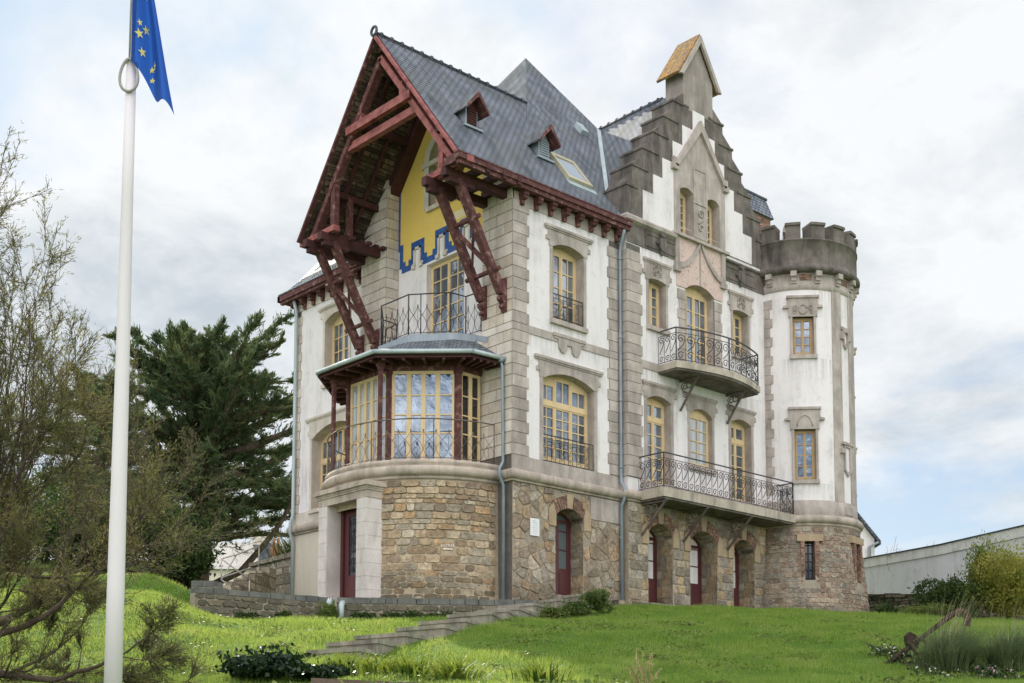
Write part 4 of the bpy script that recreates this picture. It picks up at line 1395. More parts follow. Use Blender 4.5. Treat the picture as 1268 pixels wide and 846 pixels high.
def tower_shell(name, z0, z1, r0, r1, holes, material, zs_extra=(), n_arc=2.3, depth=.28):
    azs = sorted(set([-180 + 360 * k / 120 for k in range(121)] + [h[0] for h in holes] + [h[1] for h in holes]))
    azs = [a for i, a in enumerate(azs) if i == 0 or a - azs[i - 1] > 0.02]
    zz = sorted(set([z0, z1] + [h[2] for h in holes] + [h[3] for h in holes] + list(zs_extra)))
    rr = lambda z: r0 + (r1 - r0) * (z - z0) / (z1 - z0)
    mb = MB()
    P = lambda a, z, e=0.: (TC[0] + (rr(z) + e) * math.cos(R(a)), TC[1] + (rr(z) + e) * math.sin(R(a)), z)
    grid = [mb.idx([P(a, z) for a in azs]) for z in zz]
    for i in range(len(zz) - 1):
        for k in range(len(azs) - 1):
            am, zm = (azs[k] + azs[k + 1]) / 2, (zz[i] + zz[i + 1]) / 2
            if any(h[0] < am < h[1] and h[2] < zm < h[3] for h in holes):
                continue
            ua, ub = R(azs[k]) * r0, R(azs[k + 1]) * r0
            mb.fi((grid[i][k], grid[i][k + 1], grid[i + 1][k + 1], grid[i + 1][k]), 0, [(ua, zz[i]), (ub, zz[i]), (ub, zz[i + 1]), (ua, zz[i + 1])])
    for a0, a1, h0, h1 in holes:
        Q = [(a0, h0), (a1, h0), (a1, h1), (a0, h1)]
        for k in range(4):
            A, B = Q[k], Q[(k + 1) % 4]
            mb.face([P(*A, -depth), P(*B, -depth), P(*B), P(*A)], 1 if len(material) > 1 else 0)
    return mb.build(name, material, villa)


tower = tower_shell('tower', 3.6, 11.2, TR, TR, TWIN, [WHITE, GRANITE])
tbase = tower_shell('tower_base', -1.5, 3.4, 2.47, 1.985, SLITS, [GREYMORTAR, BRICK])
b = MB()
rb_ = lambda z: 2.47 + (1.985 - 2.47) * (z + 1.5) / 4.9
fcy = lambda u, z, d: V3(TC[0] + (rb_(z) + d) * math.cos(u / 2.2), TC[1] + (rb_(z) + d) * math.sin(u / 2.2), z)
courses(b, fcy, 2.2 * R(-185), 2.2 * R(-20), -.9, 3.26, .15, .14, .42, np.random.default_rng(12), [(2.2 * R(h[0] - 4), 2.2 * R(h[1] + 4), h[2] - .16, h[3] + .02) for h in SLITS] + [(2.2 * R(h[0] - 7.5), 2.2 * R(h[1] + 8), h[3], h[3] + .24) for h in SLITS], (.008, .034), .007, .013)
b.build('field_stone', [TOWERBLOCK], tbase)
b = MB()
b.lathe(TC, [(TR, 3.62), (TR + .03, 3.66), (TR + .03, 4.12), (TR, 4.14)], -180, 180, 90)
b.build('stone_band', [GRANITE], tower)
b = MB()
pr = [(1.98, 3.27), (2.05, 3.30), (2.05, 3.35)] + [(2.0 + .15 * math.sin(math.pi * k / 8) ** .8, 3.36 + .27 * (1 - math.cos(math.pi * k / 8)) / 2) for k in range(9)] + [(1.93, 3.66)]
b.lathe(TC, pr, -180, 180, 96)
b.build('string_course', [MOULD], tower)
# parapet
b = MB()
b.lathe(TC, [(TR, 11.14), (TR + .05, 11.18), (TR + .05, 11.38), (TR + .03, 11.4), (TR + .03, 11.72)], -180, 180, 96)
b.build('frieze', [GRANITE], tower)
b = MB()
b.lathe(TC, [(TR, 11.70), (2.16, 11.72), (2.20, 11.80), (2.20, 11.86), (2.12, 11.92), (2.10, 12.0), (2.10, 12.76), (2.13, 12.77), (2.13, 12.82), (1.66, 12.82), (1.66, 11.7)], -180, 180, 96)
b.build('parapet', [DARKSTONE], tower)
for k in range(16):
    b = MB()
    a0 = -151.7 + 22.5 * k
    A = np.linspace(R(a0), R(a0 + 13.4), 6)
    Bk = np.linspace(R(a0 - 5.2), R(a0 + 14.2), 6)
    for z0, z1, r0, r1 in ((12.82, 13.27, 1.66, 2.105), (13.27, 13.36, 1.62, 2.16)):
        for q in range(5):
            P = []
            for z in (z0, z1):
                for r_, a_ in ((r1, A[q]), (r1, A[q + 1]), (r0, Bk[q + 1]), (r0, Bk[q])):
                    P.append((TC[0] + r_ * math.cos(a_), TC[1] + r_ * math.sin(a_), z))
            b.face([P[0], P[1], P[5], P[4]]); b.face([P[2], P[3], P[7], P[6]]); b.face([P[4], P[5], P[6], P[7]]); b.face([P[3], P[2], P[1], P[0]])
            if q == 0: b.face([P[3], P[0], P[4], P[7]])
            if q == 4: b.face([P[1], P[2], P[6], P[5]])
    b.build('merlon', [DARKSTONE], tower)
for k in range(16):
    b = MB()
    fr = az_frame(-145 + 22.5 * k, TR + .03)
    b.fbox(fr, -.10, .10, 11.55, 11.72, -.05, .20)
    b.fbox(fr, -.08, .08, 11.42, 11.55, -.05, .12)
    b.fbox(fr, -.10, .10, 11.34, 11.42, -.05, .07)
    b.build('corbel', [GRANITE], tower)
for k in range(16):
    if k % 2 == 0:
        continue
    b = MB()
    fr = az_frame(-145 - 11.25 + 22.5 * k, TR + .035)
    b.fbox(fr, -.19, .19, 11.45, 11.66, -.05, .012)
    b.build('brick_panel', [BRICK], tower)
# quoin on the tower's left flank
b = MB()
for i in range(len(ZJ) - 1):
    z0, z1 = ZJ[i] + .008, ZJ[i + 1] - .008
    if z0 < 4.1 or z1 > 11.2:
        continue
    e = -166.6 if i % 2 else -169.2
    A = np.linspace(R(-195), R(e), 7)
    for q in range(6):
        P = [(TC[0] + r_ * math.cos(a_), TC[1] + r_ * math.sin(a_), z) for z in (z0, z1) for r_, a_ in ((TR + .03, A[q]), (TR + .03, A[q + 1]), (TR, A[q + 1]), (TR, A[q]))]
        b.hexa(P)
b.build('quoin', [GRANITE], tower)
# ornamental double pilaster facing the lawn
b = MB()
for a0, a1 in ((-106.8, -94.9), (-82, -64.5)):
    A = np.linspace(R(a0), R(a1), 5)
    for q in range(4):
        P = [(TC[0] + r_ * math.cos(a_), TC[1] + r_ * math.sin(a_), z) for z in (4.13, 11.16) for r_, a_ in ((TR + .03, A[q]), (TR + .03, A[q + 1]), (TR - .02, A[q + 1]), (TR - .02, A[q]))]
        b.hexa(P)
fr = az_frame(-88.5, TR + .02)
b.fbox(fr, -.26, .26, 9.92, 10.02, -.2, .05)
b.prism(fr, [(-.30, 9.60), (-.14, 9.60), (-.12, 9.4), (0, 9.28), (.12, 9.4), (.14, 9.6), (.30, 9.6), (.30, 9.75), (.2, 9.92), (-.2, 9.92), (-.30, 9.75)], -.1, .06, [[(-.12, 9.66), (-.09, 9.46), (0, 9.38), (.09, 9.46), (.12, 9.66), (.1, 9.85), (-.1, 9.85)]])
b.fbox(fr, -.34, .34, 6.05, 6.14, -.2, .07)
b.fbox(fr, -.40, -.28, 5.75, 5.9, -.1, .09)
b.prism(fr, [(-.2, 6.05), (-.2, 5.2), (0, 5.0), (.2, 5.2), (.2, 6.05)], -.1, .04, [[(-.14, 5.98), (-.14, 5.25), (0, 5.1), (.14, 5.25), (.14, 5.98)]])
b.fbox(fr, -.2, .2, 3.72, 3.98, -.05, .05)
for zz, aa in ((9.5, -48), (7.9, -38), (6.1, -40), (4.5, -36)):
    f2 = az_frame(aa, TR)
    b.fbox(f2, -.10, .10, zz, zz + .16, 0, .10)
    b.fbox(f2, -.13, .13, zz + .16, zz + .22, 0, .13)
b.build('pilaster', [GRANITE], tower)
for (a0, a1, z0, z1), hz in zip(TWIN, (7.15, 10.88)):
    am = (a0 + a1) / 2
    fr = az_frame(am, TR * math.cos(R((a1 - a0) / 2)))
    hw = TR * math.sin(R((a1 - a0) / 2))
    o = window(fr, (-hw, hw, z0, z1, 0), 0.12, 2, 1, 4, None, 0, 0.07, None, True, stone=GRANITE, paint=OCHRE, sash=.05, jambd=.06)
    mb = MB()
    mb.prism(fr, [(-hw - .12, z1), (hw + .12, z1), (hw + .12, z1 + .30), (hw + .30, z1 + .30), (hw + .30, z1 + .36), (hw + .16, z1 + .40), (hw + .14, hz - z1 + z1), (-hw - .14, hz), (-hw - .16, z1 + .40), (-hw - .30, z1 + .36), (-hw - .30, z1 + .30), (-hw - .12, z1 + .30)], -.05, .075)
    mb.fbox(fr, -hw - .18, hw + .18, hz - .03, hz + .05, -.05, .12)
    if z1 < 8:
        mb.tube([fr.p(hw * .72 * math.sin(t_) * 1.0, z1 + .06 + .40 * math.cos(t_), .08) for t_ in np.linspace(-1.5, 1.5, 11)], .025, 4)
    else:
        mb.tube([fr.p(.13 * math.cos(t_), z1 + .24 + .16 * math.sin(t_), .08) for t_ in np.linspace(0, 6.28, 12)], .03, 4)
        scroll(mb, fr, -.27, z1 + .06, z1 + .4, .2, .02, 1, .08)
        scroll(mb, fr, .27, z1 + .06, z1 + .4, .2, .02, -1, .08)
    mb.build('hood_mould', [GRANITE], o)
for (a0, a1, z0, z1) in SLITS:
    am = (a0 + a1) / 2
    rz = lambda z: 2.47 + (1.985 - 2.47) * (z + 1.5) / 4.9
    fr = az_frame(am, rz(2.1) * math.cos(R((a1 - a0) / 2)))
    hw = rz(2.1) * math.sin(R((a1 - a0) / 2))
    mb = MB()
    for zz in np.linspace(z0 + .1, z1 - .1, 5):
        mb.fbox(fr, -hw, hw, zz - .012, zz + .012, -.26, -.2)
    for uu in (-hw + .02, 0, hw - .02):
        mb.fbox(fr, uu - .014, uu + .014, z0, z1, -.26, -.2)
    o = mb.build('slit_window', [IRON], villa)
    g = MB(); g.fbox(fr, -hw - .02, hw + .02, z0, z1, -.30, -.27); g.build('pane', [DGLASS], o)
    s = MB()
    for sg in (-1, 1):
        s.fbox(fr, *sorted((sg * hw, sg * (hw + .13))), z0 - .12, z1, -.2, .0 + .045)
    s.fbox(fr, -hw - .13, hw + .13, z0 - .14, z0 - .001, -.2, .06)
    s.build('brick_surround', [BRICK], o)
    s = MB(); s.fbox(fr, -hw - .24, hw + .28, z1 + .001, z1 + .22, -.2, .035); s.build('lintel', [SANDST], o)

# --- slate roofs --------------------------------------------------------------
EZ = 11.75
VX = -2.06
PK = (6.89, 6.9, 20.76)
b = MB()
nz = 0.10
rm = [(VX, RIDGE_Y, RIDGE_Z), (VX, -.25, EZ), (4.45, -.25, EZ), (4.45, .62, EZ + SL * .87), (7.72, 4.1, roof_z(4.1) if False else EZ + SL * 4.35), PK, (3.85, RIDGE_Y, RIDGE_Z)]
tri = tessellate_polygon([[Vector((p[0], p[1], 0)) for p in rm]])
for tr in tri:
    b.face([rm[k] for k in tr][::1], 0)
lm = [(VX, RIDGE_Y, RIDGE_Z), (6.0, RIDGE_Y, RIDGE_Z), (6.0, 7.45, EZ), (VX, 7.45, EZ)]
b.face(lm, 0)
# cross roof behind the stepped gable
cz = 17.32
b.face([(7.72, .3, cz), (7.72, 5.2, cz), (4.42, 5.2, cz - 1.385 * 3.3), (4.42, .5, cz - 1.385 * 3.3)], 0)
b.face([(7.72, .3, cz), (7.72, 5.2, cz), (11.04, 5.2, cz - 1.385 * 3.32), (11.04, .5, cz - 1.385 * 3.32)], 0)
# rear faces of the tall hip and wing
b.face([PK, (7.72, 4.1, EZ + SL * 4.35), (12.5, 4.1, 11.9), (12.5, 10.5, 11.9)], 0)
b.face([PK, (12.5, 10.5, 11.9), (0.3, 12.2, 11.75), (-.2 + .5, 9.6, 11.75)], 0)
b.build('slate_roof', [SLATE], villa)
b = MB()
Bp = (PK[0] - .89 * 8, PK[1] + .34 * 8, PK[2] - 1.13 * 8)
Ap = (3.0, 2.64, 15.56)
b.face([PK, (PK[0] + (Ap[0] - PK[0]), PK[1] + (Ap[1] - PK[1]) + .03, Ap[2]), Bp], 0)
b.build('hip_roof', [SLATE2], villa)
b = MB()
b.face([(.22, 7.0, 11.78), (.22, 12.2, 11.78), (4.4, 8.0, 16.4), (4.4, 7.0, 16.4)], 0)
b.face([(.22, 12.2, 11.78), (8.0, 12.2, 11.78), (4.4, 8.0, 16.4)], 0)
b.build('wing_roof', [SLATE], villa)
# ridge tiles
for (p0, p1, n) in (((VX - .05, RIDGE_Y, RIDGE_Z + .02), (3.85, RIDGE_Y, RIDGE_Z + .02), 16), ((7.72, 1.2, cz), (7.72, 4.15, cz), 8)):
    b = MB()
    p0, p1 = V3(*p0), V3(*p1)
    b.tube([p0, p1], .06, 8)
    for k in range(n):
        q = p0 + (p1 - p0) * (k + .5) / n
        dr = unit(p1 - p0)
        b.tube([q - dr * .03, q + dr * .03], .095, 8)
    b.build('ridge_tile', [SLATE3], villa)
b = MB()
b.tube([V3(VX - .12, RIDGE_Y, RIDGE_Z + .06) + V3(0, .13 * math.cos(a), .13 * math.sin(a)) for a in np.linspace(0, 2 * math.pi, 14)[:-1]], .04, 6, closed=True)
b.build('ridge_finial', [SLATE3], villa)
b = MB()
b.beam((4.42, .58, EZ + SL * .84 + .03), (7.72, 4.1, EZ + SL * 4.35 + .03), .12, .03)
b.build('valley_flashing', [ZINCPALE], villa)
b = MB()
b.beam((VX - .02, -.29, EZ - .0), (4.4, -.29, EZ - .0), .10, .03)
b.beam((.18, 7.4, EZ + .02), (.18, 12.25, EZ + .02), .10, .03)
b.build('gutter', [ZINC], villa)

# dormers


def dormer(xc, zinc_front):
    y0 = 1.06
    zb = EZ + SL * (y0 + .25)
    fr = Frame((xc, y0, zb), (1, 0, 0), (0, -1, 0))
    mb = MB()
    hw, h = .22, .54
    mb.hexa([fr.p(-hw, 0, 0), fr.p(hw, 0, 0), fr.p(hw, 0, -.55), fr.p(-hw, 0, -.55), fr.p(-hw, h, 0), fr.p(hw, h, 0), fr.p(hw, h, -.55), fr.p(-hw, h, -.55)], 0)
    mb.fbox(fr, -hw - .12, hw + .12, -.06, .0, -.1, .12, 0)
    d = mb.build('dormer', [ZINC], villa)
    lv = MB()
    lv.prism(fr, [(-hw + .05, .06), (hw - .05, .06), (hw - .05, h), (0, h + .28), (-hw + .05, h)], 0, .02)
    for k in range(7):
        zz = .10 + k * .07
        lv.fbox(fr, -hw + .06, hw - .06, zz, zz + .035, .02, .05)
    lv.build('louvre', [ZINC if zinc_front else DARKWOOD], d)
    rf = MB()
    for sg in (-1, 1):
        e = (sg * .40, h - .10); r_ = (0, h + .43)
        P = [fr.p(*e, .30), fr.p(*e, -.5), fr.p(*r_, -.85), fr.p(*r_, .30)]
        dn = V3(0, 0, -.05)
        rf.hexa([P[0] + dn, P[1] + dn, P[2] + dn, P[3] + dn, P[0], P[1], P[2], P[3]], 0)
    rf.build('dormer_roof', [SLATE2], d)
    bg_ = MB()
    for sg in (-1, 1):
        bg_.prism(fr, [(sg * .39, h - .17), (sg * .39, h - .07), (0, h + .43), (0, h + .26)], .27, .32)
        bg_.prism(fr, [(sg * .39, h - .17), (sg * .37, h - .12), (0, h + .36), (0, h + .29)], -.05, .27)
    bg_.build('bargeboard', [REDWOOD], d)


dormer(-.62, False)
dormer(2.2, True)
b = MB()
nrm = unit(V3(0, -SL, 1))


def onroof(x, y, e=0.):
    return V3(x, y, EZ + SL * (y + .25)) + nrm * e


def roofbox(mb, x0, x1, y0, y1, e0, e1, mt=0):
    mb.hexa([onroof(x0, y0, e0), onroof(x1, y0, e0), onroof(x1, y1, e0), onroof(x0, y1, e0), onroof(x0, y0, e1), onroof(x1, y0, e1), onroof(x1, y1, e1), onroof(x0, y1, e1)], mt)


for q in ((2.68, 2.77, .55, 1.40), (3.60, 3.69, .55, 1.40), (2.77, 3.60, .55, .64), (2.77, 3.60, 1.31, 1.40)):
    roofbox(b, *q, 0, .11)
sk = b.build('skylight', [plain('skylight_frame', [(0.3, (0.42, 0.38, 0.27)), (0.7, (0.52, 0.47, 0.35))], 3)], villa)
b = MB(); roofbox(b, 2.76, 3.61, .63, 1.32, 0, .08); b.build('pane', [SKYGLASS], sk)
b = MB(); roofbox(b, 2.6, 3.8, .40, .55, 0, .02); b.build('flashing', [ZINCPALE], sk)
b = MB(); roofbox(b, 6.0, 6.3, 3.3, 3.6, 0, .16); b.build('roof_vent', [ZINCPALE], villa)

# chimney behind the tower
b = MB()
b.box((14.9, 3.1, 8.0), (16.12, 3.6, 16.3), 0)
ch = b.build('chimney', [BRICK], villa)
b = MB()
b.face([(14.78, 3.0, 16.25), (16.22, 3.0, 16.25), (16.18, 3.35, 17.12), (14.82, 3.35, 17.12)])
b.face([(14.78, 3.7, 16.25), (16.22, 3.7, 16.25), (16.18, 3.35, 17.12), (14.82, 3.35, 17.12)])
b.face([(14.78, 3.0, 16.25), (14.78, 3.7, 16.25), (14.82, 3.35, 17.12)])
b.face([(16.22, 3.0, 16.25), (16.22, 3.7, 16.25), (16.18, 3.35, 17.12)])
b.face([(14.78, 3.0, 16.25), (16.22, 3.0, 16.25), (16.22, 3.7, 16.25), (14.78, 3.7, 16.25)])
b.build('chimney_roof', [SLATE], ch)
b = MB(); b.tube([(14.78, 3.35, 17.13), (16.22, 3.35, 17.13)], .06, 6); b.build('ridge_tile', [SLATE3], ch)

# rear mass of the house
b = MB()
b.box((1.5, 7.12, -1.2), (14.9, 11.84, 11.5)); b.box((4.5, 0.4, -1.2), (11.9, 7.2, 11.2)); b.box((11.9, 2.6, -1.2), (16.3, 7.2, 11.0))
b.build('rear_wall', [WHITE], villa)

# --- timber gable ---------------------------------------------------------------
# soffit under the overhang
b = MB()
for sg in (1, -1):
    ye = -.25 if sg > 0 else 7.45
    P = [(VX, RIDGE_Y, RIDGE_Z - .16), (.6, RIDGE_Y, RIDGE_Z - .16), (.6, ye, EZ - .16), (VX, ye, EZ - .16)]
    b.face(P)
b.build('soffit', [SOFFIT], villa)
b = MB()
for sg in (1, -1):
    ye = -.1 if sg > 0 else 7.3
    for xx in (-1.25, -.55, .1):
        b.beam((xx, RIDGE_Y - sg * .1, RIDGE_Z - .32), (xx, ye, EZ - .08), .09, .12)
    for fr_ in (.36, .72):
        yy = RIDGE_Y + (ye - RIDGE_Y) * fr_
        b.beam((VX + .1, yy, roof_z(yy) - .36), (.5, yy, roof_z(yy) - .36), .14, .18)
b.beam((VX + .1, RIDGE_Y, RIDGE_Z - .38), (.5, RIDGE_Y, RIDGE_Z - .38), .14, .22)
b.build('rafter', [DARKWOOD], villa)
for sg in (1, -1):
    ye = -.28 if sg > 0 else 7.48
    b = MB()
    b.beam((VX - .03, RIDGE_Y, RIDGE_Z - .10), (VX - .03, ye, roof_z(ye) - .10), .07, .20, 0, (1, 0, 0))
    b.build('bargeboard', [PINKWOOD if sg > 0 else REDWOOD], villa)
    b = MB()
    b.beam((VX + .22, RIDGE_Y, RIDGE_Z - .66), (VX + .22, ye + sg * .35, roof_z(ye + sg * .35) - .62), .18, .24, 0, (1, 0, 0))
    b.build('principal_rafter', [PINKWOOD if sg > 0 else REDWOOD], villa)
    b = MB()
    b.beam((.30, RIDGE_Y, RIDGE_Z - .42), (.30, ye + sg * 1.2, roof_z(ye + sg * 1.2) - .42), .22, .36, 0, (1, 0, 0))
    b.build('wall_rafter', [DARKWOOD], villa)
zu = 14.33
b = MB()
hw = (RIDGE_Z - zu) / SL - .30
b.beam((VX + .08, RIDGE_Y - hw, zu), (VX + .08, RIDGE_Y + hw, zu), .16, .24)
b.build('collar_beam', [PINKWOOD], villa)
b = MB()
zl = 13.94
hw = (RIDGE_Z - zl) / SL - .42
b.beam((VX + .26, RIDGE_Y - hw, zl + .06), (VX + .26, RIDGE_Y + hw, zl + .06), .14, .13)
b.beam((VX + .24, RIDGE_Y - hw, zl - .08), (VX + .24, RIDGE_Y + hw, zl - .08), .18, .12)
b.build('collar_beam', [PINKWOOD], villa)
b = MB()
for y_ in (2.62, 4.58):
    b.beam((VX + .2, y_, zu + .1), (VX + .2, y_, roof_z(y_) - .5), .14, .16)
b.build('strut_post', [PINKWOOD], villa)
for y_, z0, z1 in ((.82, 11.5, 12.75), (5.95, 11.5, 13.0)):
    b = MB(); b.beam((VX + .22, y_, z0), (VX + .22, y_, z1), .20, .18); b.build('post', [PINKWOOD if y_ < 3 else REDWOOD], villa)
b = MB(); b.beam((-1.1, 6.25, 11.5), (-1.1, 6.25, 12.9), .16, .16); b.build('post', [REDWOOD], villa)


def truss_bracket(y0, y1):
    """pair of raking struts with pegs and a cross brace, carrying the overhang"""
    mb = MB()
    feet = {}
    for y in (y0, y1):
        a, c = V3(-.16, y, 8.58), V3(-1.74, y, 11.34)
        feet[y] = (a, c)
        mb.beam(a, c, .19, .22, 0, (0, 1, 0))
    br = mb.build('gable_bracket', [REDWOOD], villa)
    pg = MB()
    for t_ in (.20, .66):
        a = feet[y0][0] + (feet[y0][1] - feet[y0][0]) * t_
        c = feet[y1][0] + (feet[y1][1] - feet[y1][0]) * t_
        dr = unit(c - a)
        pg.tube([a - dr * .28, c + dr * .28], .065, 8)
    lo = [feet[y][0] + (feet[y][1] - feet[y][0]) * .22 for y in (y0, y1)]
    hi = [feet[y][0] + (feet[y][1] - feet[y][0]) * .64 for y in (y0, y1)]
    pg.beam(lo[0], hi[1], .07, .13); pg.beam(lo[1], hi[0], .065, .12)
    pg.build('peg_and_brace', [REDWOOD], br)
    for y in (y0, y1):
        cb = MB()
        cb.prism(Frame((0, y - .10, 0), (-1, 0, 0), (0, -1, 0)), [(0, 8.02), (.05, 8.05), (.10, 8.16), (.16, 8.18), (.16, 8.26), (.11, 8.30), (.20, 8.36), (.24, 8.40), (.24, 8.48), (.16, 8.52), (.28, 8.58), (.30, 8.74), (.10, 9.0), (0, 9.06)], -.20, 0, back=True)
        cb.build('carved_foot', [REDWOOD], br)
    for y in (y0, y1):
        bm = MB()
        bm.beam((VX - .18, y, 11.42), (.10, y, 11.42), .20, .24)
        bm.beam((VX - .05, y, 11.24), (-1.2, y, 11.24), .20, .14)
        bm.build('bearing_beam', [DARKWOOD], br)
    return br


truss_bracket(.30, 1.13)
truss_bracket(6.17, 6.97)
for ya, yb in ((-.42, 1.55), (5.75, 7.60)):
    b = MB()
    b.beam((VX + .16, ya, 11.62), (VX + .16, yb, 11.62), .22, .17)
    b.build('wall_plate', [PINKWOOD], villa)
    b = MB()
    for xx in (-1.25, -.65, -.1):
        b.beam((xx, ya + (.0 if ya < 0 else .4), 11.62), (xx, yb - (.4 if ya < 0 else 0), 11.62), .15, .18)
        for s_ in (ya + .12, yb - .12):
            b.beam((xx, s_ - .1, 11.50), (xx, s_ + .1, 11.50), .14, .09)
    b.build('cross_beam', [DARKWOOD], villa)

# eaves fascia and modillions
b = MB()
b.box((VX - .22, -.40, 11.56), (4.45, -.24, 11.73)); b.box((VX - .16, -.34, 11.44), (4.42, -.20, 11.56))
b.box((VX - .24, -.42, 11.70), (4.47, -.24, 11.74))
b.box((VX - .215, -.235, 11.50), (VX - .06, .25, 11.725))
b.build('fascia', [REDWOOD], villa)
b = MB()
b.box((.16, 7.3, 11.54), (.32, 12.30, 11.75)); b.box((.22, 7.3, 11.44), (.34, 12.24, 11.54)); b.box((.16, 12.2, 11.54), (2.0, 12.34, 11.75))
b.build('fascia', [REDWOOD], villa)
b = MB()
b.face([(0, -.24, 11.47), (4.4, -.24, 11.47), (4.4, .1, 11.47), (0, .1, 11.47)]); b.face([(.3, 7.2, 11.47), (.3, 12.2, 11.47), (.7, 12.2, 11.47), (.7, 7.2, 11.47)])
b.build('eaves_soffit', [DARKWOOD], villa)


def modillion(fr, u):
    mb = MB()
    mb.fbox(fr, u - .085, u + .085, 11.34, 11.47, 0.02, .27)
    mb.fbox(fr, u - .07, u + .07, 11.24, 11.34, 0.02, .20)
    mb.tube([fr.p(u - .075, 11.30, .19), fr.p(u + .075, 11.30, .19)], .06, 8)
    mb.fbox(fr, u - .06, u + .06, 11.10, 11.24, 0.02, .12)
    mb.build('modillion', [REDWOOD], villa)


for k in range(8):
    modillion(FR, .28 + .55 * k)
for k in range(8):
    modillion(FW, 7.9 + .545 * k)

# wing wall
b = MB()
b.prism(FW, [(7.0, 3.35), (11.86, 3.35), (11.86, 11.6), (7.0, 11.6)], 0, 0, [outl(O_W3), outl(O_W2)], 0, side=False)
b.face([(.6, 11.86, -1.2), (8, 11.86, -1.2), (8, 11.86, 11.6), (.6, 11.86, 11.6)], 0)
b.build('rendered_wall', [WHITE], villa)
b = MB()
b.prism(FW, [(7.0, -1.2), (11.86, -1.2), (11.86, 3.4), (7.0, 3.4)], 0, 0, [], 0, side=False)
b.fbox(FW, 7.5, 11.1, -1, 3.2, 0, .012)
b.build('rendered_wall', [CREAM_RENDER], villa)
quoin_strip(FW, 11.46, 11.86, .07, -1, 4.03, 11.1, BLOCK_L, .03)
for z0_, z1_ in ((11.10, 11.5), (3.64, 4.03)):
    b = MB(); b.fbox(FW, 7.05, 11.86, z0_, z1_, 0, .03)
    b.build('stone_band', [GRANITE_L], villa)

# --- yellow gable wall with blue mosaic crenellation -------------------------------
path = [(5.80, 11.60), (5.66, 11.60), (5.66, 11.02), (5.54, 11.02), (5.54, 10.86), (5.20, 10.86), (5.20, 11.02), (5.07, 11.02), (5.07, 11.52), (4.61, 11.52), (4.61, 11.02), (4.48, 11.02), (4.48, 10.86),
        (4.02, 10.86), (4.02, 11.02), (3.90, 11.02), (3.90, 11.56), (3.44, 11.56), (3.44, 11.02), (3.31, 11.02), (3.31, 10.86), (2.85, 10.86), (2.85, 11.02), (2.73, 11.02), (2.73, 11.52), (2.29, 11.52), (2.29, 11.02), (2.16, 11.02), (2.16, 10.86), (1.70, 10.86), (1.70, 11.02), (1.56, 11.02), (1.56, 11.60), (1.26, 11.60)]
FYb = Frame((0.47, 0, 0), (0, 1, 0), (-1, 0, 0))
O_AW = (2.93, 4.27, 12.45, 13.86, 0.66)
b = MB()
b.prism(FYb, [(1.22, 11.60)] + path[::-1] + [(5.84, 11.60), (5.84, roof_z(5.84) - .2), (RIDGE_Y, RIDGE_Z - .2), (1.22, roof_z(1.22) - .2)], 0, 0.0, [outl(O_AW)], 0, side=False)
b.build('yellow_wall', [YELLOW], villa)
b = MB()
b.prism(FYb, [(5.84, 11.60)] + path + [(1.22, 11.60), (1.22, 7.6), (2.62, 7.6), (2.62, 10.68), (4.36, 10.68), (4.36, 7.6), (5.84, 7.6)], 0, 0.0, [], 0, side=False)
b.build('rendered_wall', [WHITE], villa)
b = MB()
bi_ = 0
for (u0, z0), (u1, z1) in zip(path[:-1], path[1:]):
    n = unit(V3(u1 - u0, z1 - z0, 0)) * .092
    pp = np.array([-n[1], n[0]])
    e = n[:2]
    b.prism(FYb, [(u0 - e[0] - pp[0], z0 - e[1] - pp[1]), (u1 + e[0] - pp[0], z1 + e[1] - pp[1]), (u1 + e[0] + pp[0], z1 + e[1] + pp[1]), (u0 - e[0] + pp[0], z0 - e[1] + pp[1])], 0, .008 + .0006 * (bi_ % 7)); bi_ += 1
b.fbox(FYb, 5.72, 5.81, 11.5, 13.75, 0, .015)
b.build('blue_mosaic_band', [BLUE], villa)
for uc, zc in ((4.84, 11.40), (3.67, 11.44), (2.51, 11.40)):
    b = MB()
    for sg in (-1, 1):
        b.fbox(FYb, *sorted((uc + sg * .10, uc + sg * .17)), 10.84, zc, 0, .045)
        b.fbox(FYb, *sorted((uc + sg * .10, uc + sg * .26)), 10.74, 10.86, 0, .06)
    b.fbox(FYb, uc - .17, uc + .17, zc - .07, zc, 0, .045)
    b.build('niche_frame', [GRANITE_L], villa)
b = MB(); b.fbox(FYb, 2.45, 3.55, 11.68, 11.95, 0, .006); b.build('worn_panel', [PALEYEL], villa)
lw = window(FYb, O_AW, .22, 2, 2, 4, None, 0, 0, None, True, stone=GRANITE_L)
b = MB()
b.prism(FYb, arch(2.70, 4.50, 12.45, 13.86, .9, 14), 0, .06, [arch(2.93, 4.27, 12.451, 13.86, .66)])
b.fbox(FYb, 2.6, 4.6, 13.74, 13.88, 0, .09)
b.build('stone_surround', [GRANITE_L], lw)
window(FYb, O_LD, .14, 2, 2, 6, None, .1, 0, None, False, stone=WHITE)

